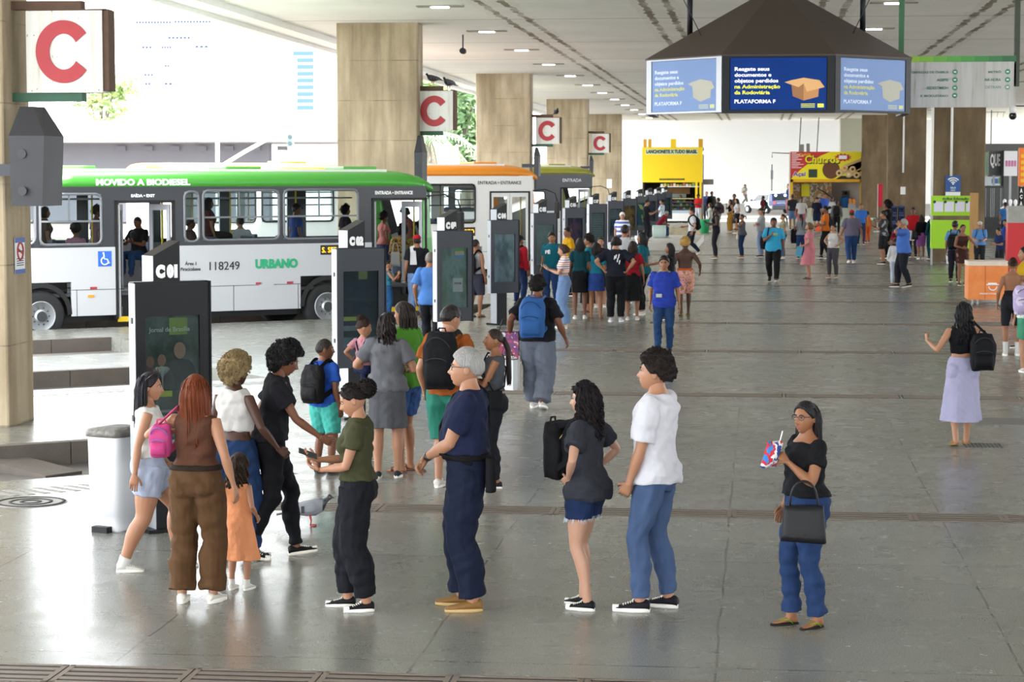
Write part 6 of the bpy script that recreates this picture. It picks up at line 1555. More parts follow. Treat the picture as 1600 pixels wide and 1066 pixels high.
# ---- green education stand
YJ = 74.0; X0, X1, Z0, Z1 = rect(1455, 1524, 306, 337, YJ); rt = thing('green_stand', 'lime green information stand with four white leaflets panels under the wi-fi sign', 'stand', (X0, YJ, 0)); w, h = X1 - X0, Z1 - Z0
M_lime = mat('lime_green', '#9bcf1c', .5)
b = MB(); b.box(0, w, 0, .06, Z0, Z1); b.build('board', M_lime, rt)
text('doBus Educação', .2, mat('stand_dark_print', '#24402a', .5), rt, T(w * .55, -.006, Z0 + h * .84) @ FRONT, width=w * .6, height=h * .16, bold=.006)
for q in range(4):
    b = MB(); b.box(w * (.06 + .245 * q), w * (.27 + .245 * q), -.012, 0, Z0 + h * .2, Z0 + h * .70); b.build('leaflet_panel', mat('leaflet_lilac', '#d9d6e6', .5), rt)
    b = MB(); b.cyl((w * (.07 + .245 * q), -.02, Z0 + h * .69), .05, .01, 14, axis='y'); b.build('number_disc', mat('stand_dark_print', '#24402a', .5), rt)
b = MB(); b.box(0, w * 1.02, -.05, .3, .55, Z0 - .15); b.build('lower_board', M_lime, rt)
b = MB(); [b.box(xx - .03, xx + .03, .1, .16, 0, Z0) for xx in (.04, w - .04)]; b.build('leg', M_silver, rt)
a5 = rect(1522, 1536, 302, 346, 72.0); b = MB(); b.box(0, a5[1] - a5[0], -.05, .05, 0.0, a5[3]); o = b.build('wooden_board', mat('bare_wood', '#a9814f', .7, noise=.25, scale=3, stretch=(6, 1, .4))); o.location = (a5[0], 73.5, 0); tag(o, 'bare wooden board leaning at the end of the lime green stand', 'board')
b.v[:] = []
# ---- orange counter cart
YO2 = 50.6; X0, X1, Z0, Z1 = rect(1513, 1576, 374, 441, YO2); rt = thing('orange_counter', 'orange promotion counter on castors with a faded white top', 'counter', (X0, YO2, 0)); w = X1 - X0
k = nodes('faded_orange_vinyl', .45); k.L.new(k.mix(k.ramp(k.math('ADD', k.z, k.math('MULTIPLY', k.noise(5, 4), .2)), [(0.0, 0.0), (.985, 0.0), (1.0, 0.0)]), k.ramp(k.noise(2.5, 4), [(.4, '#df7a2e'), (.7, '#e88f49')]), '#e0d3c4'), k.b.inputs['Base Color']); M_or = k.m
b = MB(); b.box(0, w, 0, .9, .14, .98); b.build('body', M_or, rt); b = MB(); b.box(-.01, w + .01, -.012, .9, .92, 1.02); b.build('top', mat('faded_white_vinyl', '#d9c9b8', .5, noise=.15, scale=6), rt)
b = MB(); b.box(w * .42, w * .43, -.006, 0, .14, .95); b.build('joint', mat('joint_brown', '#a85a20', .6), rt)
b = MB(); b.box(w * .5, w * .72, -.008, 0, .50, .53); b.box(w * .46, w * .78, -.008, 0, .48, .50); b.tube([(w * .62 + .09 * cos(t), -.006, .45 + .09 * sin(t)) for t in [radians(q) for q in range(180, 365, 15)]], .012, 5); b.build('mark', M_wtxt, rt)
text('MARATONA', .06, M_wtxt, rt, T(w * .5, -.006, .28) @ FRONT, width=w * .4, height=.04)
for xx in (.08, .2, w - .2, w - .08):
    b = MB(); b.cyl((xx, .06, .06), .06, .04, 14, axis='x'); b.box(xx, xx + .04, .03, .09, .1, .15); b.build('castor', M_silver, rt)
# white lidded bins
def bin_(px, py, hpx, label, wd=.34, tall=None, rot=0.0, lidpeek=True):
    g = ground(px, py); hgt = tall or (at_depth(px, hpx, g.y).z)
    rt = thing('waste_bin', label, 'bin', (g.x, g.y, 0), rot)
    def rr(s_, z, d_=1.0): return [Vector((s_ * wd / 2 * math.copysign(abs(cos(t)) ** .35, cos(t)), s_ * wd * .62 * math.copysign(abs(sin(t)) ** .35, sin(t)), z)) for t in [2 * pi * q / 28 for q in range(28)]]
    b = MB(); b.loft([rr(.84, .0), rr(.86, .02), rr(.88, hgt * .16), rr(.94, hgt * .168), rr(1.0, hgt * .95), rr(1.0, hgt * .97)]); b.build('bin_body', mat('bin_white', '#d9dade', .45), rt)
    b = MB(); b.loft([rr(1.06, hgt * .93), rr(1.07, hgt * .97), rr(1.0, hgt), rr(.3, hgt * 1.015)]); b.build('lid', mat('bin_bag_grey', '#6f6b66', .6, noise=.3, scale=14, bump=.8, bscale=25), rt)
    b = MB(); b.box(-.08, .08, -wd * .62 * .9 - .06, -wd * .62 * .8, .0, .05); b.build('pedal', M_black, rt)
    return rt
bin_(186, 826, 668, 'tall white pedal bin with a crumpled grey bag rim beside the first totem', wd=.36, rot=radians(-22))
bin_(1556, 455, 404, 'white pedal bin in front of the orange counter', wd=.36)
bin_(1487, 412, 372, 'pale bin among the luggage by the green stand', wd=.4)
# the bin the man in maroon sits on
g = ground(1030, 372, .3); b = MB(); b.loft([[Vector((r_ * math.copysign(abs(cos(t)) ** .5, cos(t)), r_ * math.copysign(abs(sin(t)) ** .5, sin(t)), z)) for t in [2 * pi * q / 24 for q in range(24)]] for r_, z in ((.26, .3), (.3, .5), (.3, .85), (.0, .86))]); o = b.build('seat_box', mat('pale_green_box', '#b9ccc6', .5)); o.location = (g.x, g.y, 0); tag(o, 'pale green plastic box on the plinth under the man in maroon', 'box')
# red post with a grey head
g = ground(1586, 452); rt = thing('red_post', 'thick red post with a grey stone head behind the orange counter', 'post', (g.x, g.y, 0)); w_ = .24
zt2 = at_depth(1586, 348, g.y).z; zt3 = at_depth(1586, 322, g.y).z
b = MB(); b.box(-w_, w_, -w_, w_, 0, zt2); b.build('shaft', mat('post_red', '#c11f26', .5), rt); b = MB(); b.box(-w_ * .95, w_ * .95, -w_ * .95, w_ * .95, zt2, zt3); b.build('cap', mat('post_grey', '#9b9a92', .8, noise=.2, scale=6), rt)
# luggage cart wheel heap beside the green stand
g = ground(1470, 400); rt = thing('luggage_cart', 'dark luggage cart with big wheels beside the green stand', 'cart', (g.x, g.y, 0)); b = MB(); b.box(-.5, .35, -.3, .3, .55, .62); b.box(-.5, .35, -.3, .3, .95, 1.05); b.build('deck', mat('cart_purple', '#6a4d8c', .6), rt)
for xx in (-.1, .3): b = MB(); b.tube([(xx + .2 * cos(t), -.3, .26 + .2 * sin(t)) for t in [2 * pi * q / 18 for q in range(20)]], .06, 8); b.build('wheel', M_tyre, rt)
b = MB(); b.tube([(-.45, 0, .1), (-.45, 0, 1.0)], .03, 6); b.tube([(.3, 0, .3), (.3, 0, 1.0)], .03, 6); b.build('frame', M_black, rt)
g = ground(1490, 402); rt = thing('suitcase', 'upright pale striped suitcase next to the luggage cart', 'suitcase', (g.x, g.y, 0)); b = MB(); b.box(-.19, .19, -.12, .12, .0, .80, bev=.05); b.build('shell', striped('suitcase_stripes', ['#c9c9c6', '#8d8d8c'], .12, 0), rt); b = MB(); b.tube([(-.1, .05, .8), (-.1, .05, 1.0), (.1, .05, 1.0), (.1, .05, .8)], .012, 6); b.build('handle', M_black, rt)
# ---- shops along the right
def board(px0, px1, pyt, pyb, Y, m, name, label, cat, d=.2):
    a = rect(px0, px1, pyt, pyb, Y); rt = thing(name, label, cat, (a[0], Y, 0)); b = MB(); b.box(0, a[1] - a[0], 0, d, a[2], a[3]); b.build('board', m, rt); b = MB(); q = (a[1] - a[0]) / 2; b.box(q - .05, q + .05, d - .1, d, 0, a[2]); b.build('support', M_silver, rt); return rt, a[1] - a[0], a[2], a[3]
b = MB(); x_ = at_depth(1536, 300, 112).x; b.box(x_, x_ + 14, 112, 113, 0, 4.6); struct(b.build('wall_right', mat('shop_row_wall', '#5a5a58', .8)))
rt, w, z0, z1 = board(1535, 1549, 238, 274, 111.0, blotchy('faded_blue_green', ['#5b6f9a', '#6f8f7a', '#8f9a5a', '#5f7f9f'], .8), 'shop_sign', 'faded blue and green shop sign beside the brown column', 'sign')
rt, w, z0, z1 = board(1545, 1565, 236, 274, 109.0, mat('sign_charcoal', '#4b4f4c', .6), 'shop_sign', 'dark shop sign with tall white letters near the corner of the shops', 'sign', .6); text('QUE', .8, M_wtxt, rt, T(w * .5, -.02, (z0 + z1) / 2 + .1) @ FRONT, width=w * .8, height=(z1 - z0) * .6, bold=.03)
rt, w, z0, z1 = board(1564, 1569, 235, 292, 108.6, M_black, 'sign_pylon', 'narrow black sign pylon between the shop signs', 'sign', .5)
rt, w, z0, z1 = board(1535, 1564, 276, 290, 110.5, mat('sign_pale_board', '#c3c9cc', .5), 'shop_sign', 'low white shop sign with blue and green print above the gate', 'sign'); b = MB(); b.box(w * .5, w * .85, -.02, 0, z0 + .1, z1 - .1); b.build('print', mat('sign_blue', '#3a5f9a', .5), rt); b = MB(); b.box(w * .88, w * .97, -.02, 0, z0 + .1, z1 - .05); b.build('print', mat('sign_leaf', '#4f9a3f', .5), rt)
rt, w, z0, z1 = board(1569, 1590, 236, 275, 106.0, mat('sign_milk', '#dcd9dc', .5), 'shop_sign', 'white shop sign with pink lettering', 'sign'); 
for q in range(4): b = MB(); b.box(w * (.08 + .22 * q), w * (.24 + .22 * q), -.02, 0, z0 + (z1 - z0) * .38, z0 + (z1 - z0) * .62); b.build('print', mat('sign_pink', '#c06f9a', .5), rt)
rt, w, z0, z1 = board(1592, 1606, 231, 291, 100.0, mat('sign_orange2', '#e8731c', .5), 'shop_sign', 'orange shop sign at the edge of the view', 'sign', .4); b = MB(); [b.box(w * .2, w * .8, -.02, 0, z0 + (z1 - z0) * (.1 + .16 * q), z0 + (z1 - z0) * (.19 + .16 * q)) for q in range(5)]; b.build('print', mat('sign_gold', '#e8b414', .5), rt)
rt, w, z0, z1 = board(1591, 1600, 292, 334, 98.0, M_black, 'acai_sign', 'black upright sign with white letters reading down, near the red post', 'sign', .25)
for q, ch in enumerate('AÇAÍ'): text(ch, .25, M_wtxt, rt, T(w * .5, -.01, z1 - (z1 - z0) * (.14 + .24 * q)) @ FRONT, width=w * .5, height=(z1 - z0) * .16, bold=.01)
rt = thing('barred_gate', 'tall gate of dark upright bars under the shop signs', 'gate', (at_depth(1536, 300, 107).x, 107, 0)); wg = at_depth(1567, 300, 107).x - at_depth(1536, 300, 107).x
b = MB(); [b.box(q * wg / 12, q * wg / 12 + .045, 0, .05, .1, 2.45) for q in range(13)]; b.build('bars', mat('gate_dark', '#343838', .5), rt); b = MB(); b.box(0, wg, -.01, .06, .0, .2); b.box(0, wg, -.01, .06, 2.4, 2.5); b.box(0, wg, .02, .05, .1, 1.0); b.build('gate_frame', mat('gate_dark', '#343838', .5), rt)
for k_, (px, yy) in enumerate(((1570, 103), (1579, 102), (1587, 101))):
    gx = at_depth(px, 300, yy).x; rt = thing('mannequin', ('white bust mannequin with lilac top outside the shops, nearest the gate', 'white bust mannequin with purple top, middle one of the shop front', 'white bust mannequin closest to the red post')[k_], 'mannequin', (gx, yy, 0))
    b = MB(); b.loft([[Vector((a_ * cos(t), c_ * sin(t), z)) for t in [2 * pi * q / 16 for q in range(16)]] for a_, c_, z in ((.13, .1, 1.0), (.12, .09, 1.15), (.17, .11, 1.4), (.19, .1, 1.5), (.07, .06, 1.58), (.05, .05, 1.65), (.085, .1, 1.75), (.08, .09, 1.86), (.02, .02, 1.92))]); b.build('figure', M_wtxt, rt)
    b = MB(); b.loft([[Vector((a_ * cos(t), c_ * sin(t), z)) for t in [2 * pi * q / 16 for q in range(16)]] for a_, c_, z in ((.2, .15, .75), (.15, .12, 1.1), (.18, .13, 1.4), (.12, .1, 1.45))]); b.build('top', mat('lilac_cloth', '#8a4fb0' if k_ else '#a98fc0', .7), rt); b = MB(); b.tube([(0, 0, 0), (0, 0, 1)], .03, 8); b.box(-.2, .2, -.2, .2, 0, .03); b.build('stand', M_silver, rt)
# antenna over the shops
rt = thing('antenna', 'thin roof antenna above the shop signs against the white wall', 'antenna', (at_depth(1557, 200, 110).x, 112.5, 4.6)); b = MB(); b.tube([(0, 0, 0), (0, 0, 1.7)], .025, 6); b.build('mast', M_anth, rt); b = MB(); b.tube([(-.7, 0, 1.6), (.7, 0, 1.6)], .015, 6); [b.tube([(q * .2, -.2, 1.6), (q * .2, .2, 1.35)], .01, 5) for q in (-3, -1.5, 0, 1.5, 3)]; b.build('elements', M_anth, rt)
# ---- the police car
YP = 176.0; g = at_depth(1199, 330, YP)
rt = thing('police_car', 'white police car with dark blue rear and lit blue lights by the far wall', 'car', (g.x, YP, 0.012), radians(33))
# y forward, x to its right
prof = [(-2.1, .45, .95), (-2.15, .5, 1.0), (-2.1, 1.0, 1.05), (-1.9, 1.55, 1.5), (-1.4, 1.62, 1.62), (.2, 1.6, 1.6), (.9, 1.1, 1.15), (2.0, .95, .98), (2.2, .6, .8)]
b = MB(); rings = []
for (y, zb2, zt2_, wd) in ((-2.15, .45, .95, .80), (-2.05, .35, 1.02, .88), (-1.0, .3, 1.02, .92), (1.0, .3, 1.0, .92), (1.9, .32, .92, .88), (2.2, .42, .75, .74)):
    rings.append([Vector((wd * math.copysign(abs(cos(t)) ** .4, cos(t)), y, (zb2 + zt2_) / 2 + (zt2_ - zb2) / 2 * math.copysign(abs(sin(t)) ** .5, sin(t)))) for t in [2 * pi * q / 24 for q in range(24)]])
b.loft(rings); b.build('car_body', mat('car_white', '#e3e4e6', .3), rt)
b = MB(); b.loft([[Vector((x * s_, y + o_, z)) for x, y in ((-.86, -1.95), (.86, -1.95), (.84, 1.05), (-.84, 1.05))] for s_, o_, z in ((1, 0, .95),)] + [[Vector((-.72, -1.7, 1.58)), Vector((.72, -1.7, 1.58)), Vector((.70, .25, 1.6)), Vector((-.70, .25, 1.6))]], 0, True, False); b.build('cabin', mat('car_white', '#e3e4e6', .3), rt)
b = MB(); b.box(-.9, .9, -2.19, -1.55, .62, 1.0); b.loft([[Vector((-.87, -2.0, 1.0)), Vector((.87, -2.0, 1.0)), Vector((.87, -1.5, 1.0)), Vector((-.87, -1.5, 1.0))], [Vector((-.74, -1.74, 1.6)), Vector((.74, -1.74, 1.6)), Vector((.74, -1.4, 1.61)), Vector((-.74, -1.4, 1.61))]], 0, True, False); b.build('tailgate', mat('police_blue', '#1c2f66', .35), rt)
b = MB(); b.box(-.92, .92, -2.25, -2.0, .32, .62, bev=.05); b.build('bumper', mat('bumper_dark', '#22262d', .5), rt)
b = MB(); b.loft([[Vector((-.70, -1.98, 1.06)), Vector((.70, -1.98, 1.06)), Vector((.62, -1.77, 1.5)), Vector((-.62, -1.77, 1.5))], [Vector((-.70, -2.0, 1.06)), Vector((.70, -2.0, 1.06)), Vector((.62, -1.79, 1.5)), Vector((-.62, -1.79, 1.5))]], 0, True, False); b.build('rear_window', mat('car_glass', '#20262c', .1), rt)
for s_ in (-1, 1):
    b = MB(); b.loft([[Vector((s_ * .845, -1.3, 1.02)), Vector((s_ * .835, .85, 1.0)), Vector((s_ * .735, .2, 1.5)), Vector((s_ * .745, -1.3, 1.5))], [Vector((s_ * .87, -1.3, 1.02)), Vector((s_ * .86, .85, 1.0)), Vector((s_ * .76, .2, 1.5)), Vector((s_ * .77, -1.3, 1.5))]], 0, True, False); b.build('side_window', mat('car_glass', '#20262c', .1), rt)
    b = MB(); b.box(s_ * .80 - .09, s_ * .80 + .09, -2.22, -2.1, .78, .98); b.build('tail_lamp', mat('tail_red', '#d8302a', .3, emit=.8), rt)
    b = MB(); b.ball((s_ * .45, -1.86, 1.45), .09, 10); b.build('strobe_light', mat('strobe_blue', '#cfe6ff', .3, emit=9), rt)
    b = MB(); b.box(s_ * .98 - .08, s_ * .98 + .08, .72, .85, .98, 1.1, bev=.02); b.build('mirror', M_black, rt)
    for y in (-1.35, 1.38):
        b = MB(); b.cyl((s_ * .92 - .11, y, .33), .33, .22, 24, axis='x'); o = b.build('wheel', M_tyre, rt); b = MB(); b.cyl((s_ * .94 - .11, y, .33), .19, .225, 18, axis='x'); b.build('rim', M_rim, o)
b = MB(); b.box(-.6, .6, -.9, -.6, 1.62, 1.74, bev=.03); b.build('light_bar', mat('strobe_white', '#eef4ff', .3, emit=8), rt)
text('POLÍCIA MILITAR', .1, M_wtxt, rt, T(0, -2.2, .86) @ FRONT, width=1.1, height=.1)
# the cross road beyond the hall with its white kerb line
b = MB(); b.box(XE, 40, 163, 238.9, 0.0, 0.012); struct(b.build('road', mat('cross_road', '#8a8680', .7, noise=.1, scale=1)))
b = MB(); b.box(XE, 40, 156.5, 163, 0, .03); struct(b.build('kerb', mat('kerb_line_white', '#d9d8d4', .6)))
a, c = at_depth(1206, 285, 190), at_depth(1206, 268, 190); rt = thing('slim_signpost', 'slim grey signpost rising behind the police car', 'post', (a.x, 190, .012)); b = MB(); b.tube([(0, 0, 0), (0, 0, 4.0)], .05, 6); b.build('pole', M_anth, rt); b = MB(); b.box(-.12, .12, -.03, .03, 2.7, 3.5); b.build('plate', mat('plate_grey', '#8a8d90', .5), rt)
# ---- pigeons
def pigeon(loc, rz, s_, label, c1='#8d9098', c2='#33363d', peck=0.0):
    rt = thing('pigeon', label, 'pigeon', loc, rz); rt.scale = (s_, s_, s_)
    b = MB(); sec = [(-.19, .105, .004, .004), (-.14, .11, .016, .012), (-.08, .125, .045, .042), (-.02, .135, .062, .06), (.05, .145, .062, .066), (.098, .160, .046, .052), (.120, .180, .032, .036), (.131, .200, .026, .028), (.142, .214, .028, .028), (.155, .219, .024, .023), (.170, .217, .008, .008), (.190, .210, .002, .002)]
    rings = [[Vector((w_ * cos(t), y, z + h_ * sin(t))) for t in [2 * pi * q / 14 for q in range(14)]] for y, z, w_, h_ in sec]
    b.loft(rings[:6], 0, True); b.loft(rings[5:], 1, True)
    for sd in (-1, 1):
        b.tube([(sd * .025, .0, .09), (sd * .025, .012, .04), (sd * .025, .005, .008)], [.011, .006, .005], 6, 2)
        for q in (-.5, 0, .5): b.tube([(sd * .025, .005, .006), (sd * .025 + q * .03, .05, .004)], .004, 5, 2)
        b.ball((sd * .0255, .152, .222), .005, 6, 3)
    m1 = mat('pigeon_grey_' + c1[1:], c1, .6, noise=.1, scale=30)
    b.build('body', [m1, mat('pigeon_neck_' + c2[1:], c2, .4), mat('pigeon_foot', '#b0524c', .6), mat('pigeon_eye', '#c86a20', .3)], rt)
    for sd in (-1, 1):
        b = MB(); b.loft([[Vector((sd * (.052 + .012 * cos(t)) * q1, y, z + h_ * sin(t))) for t in [2 * pi * q / 10 for q in range(10)]] for y, z, h_, q1 in ((.07, .15, .02, .95), (.02, .15, .045, 1.08), (-.06, .14, .04, 1.0), (-.14, .125, .02, .6), (-.2, .115, .006, .35))]); wg = b.build('wing', mat('pigeon_wing_' + c1[1:], c1, .6), rt)
        for yy in (-.05, -.10):
            b = MB(); b.loft([[Vector((sd * (.064 if yy > -.06 else .056), yy + .012 * k_, z)) for k_ in (-1, 1)] + [Vector((sd * (.068 if yy > -.06 else .060), yy + .012 * k_, z)) for k_ in (1, -1)] for z in (.105, .16)], 0, True, False); b.build('wing_bar', mat('pigeon_neck_' + c2[1:], c2, .4), wg)
    b = MB(); b.loft([[Vector((w_ * cos(t), y, z + .008 * sin(t))) for t in [2 * pi * q / 10 for q in range(10)]] for y, z, w_ in ((-.12, .11, .03), (-.2, .098, .036), (-.25, .09, .042))]); b.build('tail', mat('pigeon_tail', '#3c3f47', .6), rt)
    return rt
g = ground(484, 822); pigeon((g.x, g.y, 0), radians(-80), 1.12, 'grey pigeon with dark wing bars walking on the floor near the grate')
a = SG[1][1]; c = SG[1][2]
pigeon((at_depth(676, 140, 52).x, 52.04, c.z + .135), radians(60), 1.25, 'dark pigeon perched on the bracket of the second letter sign', '#4a4c52', '#26282c'); pigeon((at_depth(701, 140, 52).x, 52.04, c.z + .03), radians(150), 1.25, 'dark pigeon perched at the middle of the second letter sign, head low', '#3f4146', '#26282c')
c = SG[2][2]; pigeon((at_depth(869, 184, 77.7).x, 77.74, c.z + .03), radians(200), 1.3, 'dark pigeon perched on the third letter sign', '#3f4146', '#26282c')
# ------------------------------------------------------------------ the people in the photograph
def tee(c, sl=.30, hem=.90, **k): return dict(c=c, sl=sl, hem=hem, **k)
def tank(c, hem=.98, top=1.42, off=.009, **k): return dict(c=c, sl=0, hem=hem, top=top, off=off, **k)
def jeans(c='#3a5078', off=.014, **k): return dict(c=c, k='denim', off=off, **k)
def pants(c, off=.013, **k): return dict(c=c, off=off, **k)
def shorts(c, t1=.42, off=.022, **k): return dict(c=c, t1=t1, off=off, **k)
SNK, BLKS, SAND = dict(k='sneaker', c='#d9d6d0'), dict(k='sneaker', c='#1b1b1e'), dict(k='sandal', c='#6b4a34')
def hold(rec, i, d=.075, up=.02):
    """where the hand i of a person holds something: point, along the fingers, out of the palm"""
    fig = rec[0]; hd, pn, c_ = fig.hands[i]; return fig.wrists[i] + hd * d + pn * up, hd, pn
def phone(rec, i, label, c='#16171a', name='phone'):
    p, hd, pn = hold(rec, i, .085, .024); o = wear(rec, name, label, 'phone'); ac = hd.cross(pn).normalized()
    M = Matrix((ac, hd, pn)).transposed().to_4x4(); M.translation = p
    b = MB(); b.box(-.037, .037, -.075, .075, -.005, .004, bev=.003); b.build('phone_body', mat('phone_' + c[1:], c, .3), o, M)
    b = MB(); b.box(-.033, .033, -.070, .070, .004, .0052); b.build('phone_screen', mat('phone_screen', '#20262e', .1), o, M); return o
SG_ON_HEAD = dict(at=(.0, .075))

# -- the queue in front
A = person('woman in white sleeveless top and pale denim shorts, long black hair, walking', 238, 890, 580, -72, sex='f', sk='light', lod=2, fat=.12, hip=1.08, legw=1.12, hair=dict(s='long', c='#15121a', len=.34, spread=1.45), shirt=tank('#e3e0dc', hem=1.0, off=.016), legs=shorts('#c3cde6', .27, .022, k='denim'), shoes=dict(k='sneaker', c='#e6e2da'), socks=('#e8e6e2', .93), arms=(dict(w=(.25, -.14, .84), e=(.4, -1, 0)), dict(w=(.25, .16, .90))), feet=((.09, -.24, 0, 0, 6), (-.09, .22, .0, 14, 6)), head=(8, 4, 0))
M_ = A[0].headM() @ T(0, -.03, .078) @ RX(radians(38)); b = MB()
for sd in (1, -1):
    b.ball((0, 0, 0), (.028, .008, .022), 12, 0, M_ @ T(sd * .033, .105, 0)); b.tube([M_ @ Vector((sd * .06, .1, 0)), M_ @ Vector((sd * .082, .05, -.005)), M_ @ Vector((sd * .085, -.02, -.01))], .003, 5)
b.build('sunglasses', mat('sunglass_tortoise', '#3a2c22', .2), A[1])
B = person('red-haired woman seen from behind in brown top and loose brown trousers', 309, 942, 583, -6, sex='f', sk='light', lod=2, fat=.10, hip=1.05, hair=dict(s='long', c='#652a08', len=.38, spread=1.8, thick=.05, taper=1.4), shirt=tank('#5b3a2c', hem=1.035), legs=pants('#5a4029', .018, waist=1.05, wide=[(0, 0), (.4, .012), (1, .040)]), shoes=dict(k='chunky', c='#e4dfd4'), arms=(dict(w=(.30, -.02, .88), e=(.4, -1, 0)), dict(w=(.17, .13, 1.27), e=(1.4, -.2, -.4), d=(.0, .6, 1))), feet=((.115, .02, 0, 0, 14), (-.115, -.02, 0, 0, 14)), head=(0, -3, 0))
bl = MB(); A_ = B[0]; A_.torso(bl, 1.005, 1.04, .026, 26); bl.build('belt', cloth('#2a211b'), B[1])
backpack(B, '#c2457f', 'small pink and violet backpack hanging on the red-haired woman\'s left shoulder', w=.17, h=.24, d=.10, z=1.10, y=-.06, x=-.235, strap='#d0557f', one_side=-1, trim='#8a6fb0')
C_ = person('woman with blond curly hair in white cropped top, back turned, arm swinging out', 374, 876, 545, -26, sex='f', sk='deep', lod=2, hair=dict(s='afro', c='#7d6a49', t=.052, cs=.012), shirt=tank('#dedbd8', hem=1.10, top=1.44, off=.014, flare=.012), legs=jeans('#2c4674', .016), shoes=dict(k='sneaker', c='#23283a'), arms=(dict(w=(.37, .10, .95), e=(.5, -.8, -.3), d=(.5, .6, -.5), curl=.7), dict(w=(.25, .05, .87))), feet=((.09, .10, 0, 0, 6), (-.09, -.16, 0, 12, 6)), head=(16, 4, 0))
D_ = person('woman in black polo shirt and black leggings with black curly hair, striding', 424, 872, 530, -76, sex='f', sk='brown', lod=2, hair=dict(s='afro', c='#0f0d0f', t=.045, low=-.10), shirt=tee('#1b1b20', .30, hem=.95, off=.016), legs=pants('#141418', .005), shoes=dict(k='sneaker', c='#19191c', sole='#d9d2c4'), arms=(dict(w=(.20, .38, .98), e=(.4, -.8, -1), d=(-.1, .9, -.4), curl=.6), dict(w=(.24, -.16, .90))), feet=((.09, -.18, 0, 8, 6), (-.09, .20, .0, -8, 6)), head=(-4, 20, 0), bend=10, lean=2)
E_ = person('little girl in orange tiered dress with curly brown hair holding a hand', 374, 922, 707, -14, sex='f', sk='light', lod=2, child=1.0, bust=0, hair=dict(s='wavy', c='#35261d', len=.20, wave=.010, spread=1.7), dress=dict(c='#f2a070', hem=.40, waist=1.25, w=.27, d=.2, top=1.40, off=.022, pleat=.05, np=9), shoes=dict(k='sneaker', c='#e2ddd4'), socks=('#e6e2dc', .92), arms=(dict(w=(.22, .10, .95)), dict(w=(.24, -.06, 1.16), e=(.7, -1, -.6))), head=(14, 6, 0))
Bo = person('boy in blue t-shirt and turquoise shorts with black backpack, head turned', 507, 741, 528, -28, sex='m', sk='brown', lod=2, child=.35, hair=dict(s='buzz', c='#1d1613'), shirt=tee('#2b57b4', .32, hem=.88), legs=shorts('#4bb3a6', .45, .034), shoes=dict(k='plain', c='#34363f', sole='#4a4844'), head=(42, 2, 0), feet=((.11, .0, 0, 0, 10), (-.12, .02, 0, 0, 14)), arms=(dict(w=(.23, .03, .86)), dict(w=(.23, .03, .86))))
backpack(Bo, '#1b1a1c', 'black backpack worn by the boy in blue t-shirt', w=.34, h=.48, d=.19, z=.93)
Gr = person('woman in green t-shirt and denim skirt facing the mother in grey', 634, 737, 470, 62, sex='f', sk='tan', lod=2, hair=dict(s='long', c='#251a16', len=.16), shirt=tee('#4f8a2c', .32, hem=.86, off=.02), legs=shorts('#3d5d96', .40, .022, k='denim'), shoes=dict(k='sandal', c='#7a5040'), head=(-10, 8, 0), arms=(dict(w=(.22, .22, 1.1), e=(.5, -.5, -1)), dict(w=(.22, .12, .98))))
handbag(Gr, 'tan leather shopper bag on the arm of the woman in green', (-.24, -.02, 1.20), .30, .30, .12, '#8d6f50', 80, .18)
Mo = person('mother in grey t-shirt and grey skirt seen from behind, long wavy dark hair', 606, 747, 487, 8, sex='f', sk='light', lod=2, fat=.22, hair=dict(s='wavy', c='#1f1614', len=.26, wave=.009, spread=1.1), shirt=tee('#6f7076', .32, hem=.90, off=.018), skirt=dict(c='#5c5d63', hem=.52, w=.205, d=.165, pleat=.05, np=8), shoes=dict(k='sneaker', c='#2a2c34', sole='#d8d4cc'), arms=(dict(w=(.22, .2, 1.1), e=(.6, -.4, -1)), dict(w=(.16, .22, 1.12), e=(1, -.3, -.6), d=(.4, .8, .2))), head=(10, 4, 0))
gB = Mo[1].location; tz = at_depth(567, 497, gB.y + .1)
To = person('toddler in pink t-shirt and navy dungarees carried by the mother in grey', 567, 600, 497, -20, loc=(tz.x, gB.y + .12, 0), H=.82, z=tz.z - .82, sex='f', sk='light', lod=2, child=1.1, bust=0, hair=dict(s='bun', c='#33241d', r=.035, at=(0, -.05, .12)), shirt=tee('#c98d96', .3, hem=.95), legs=pants('#2b3558', .016, waist=1.22), shoes=dict(k='bare'), head=(52, 6, 0), sit=.62, feet=((.16, .24, .12, 0, 10), (-.16, .24, .12, 0, 10)), arms=(dict(w=(.18, .22, 1.2)), dict(w=(.26, .02, 1.05))))
b = MB()
for sd in (1, -1): b.tube([To[0].sp((sd * .03, -.13, 1.2)), To[0].sp((sd * .085, -.115, 1.36)), To[0].sp((sd * .1, -.02, 1.44)), To[0].sp((sd * .085, .11, 1.34)), To[0].sp((sd * .07, .13, 1.2))], .026, 8, ref=(1, 0, 0), flat=.35)
b.build('dungaree_straps', cloth('#2b3558'), To[1])
Or = person('man in rust orange t-shirt with black backpack and green shorts', 702, 762, 478, -14, sex='m', sk='light', lod=2, hair=dict(s='short', c='#1c1614', t=.008), shirt=tee('#9c5424', .34, hem=.88, off=.018), legs=shorts('#2f7a68', .55, .04), shoes=dict(k='sneaker', c='#dcd8d2'), head=(24, 12, 0), specs=True, arms=(dict(w=(.26, .0, .92)), dict(w=(.25, .0, .90))))
backpack(Or, '#17171a', 'black backpack worn by the man in rust orange t-shirt', w=.33, h=.52, d=.17, z=.95)
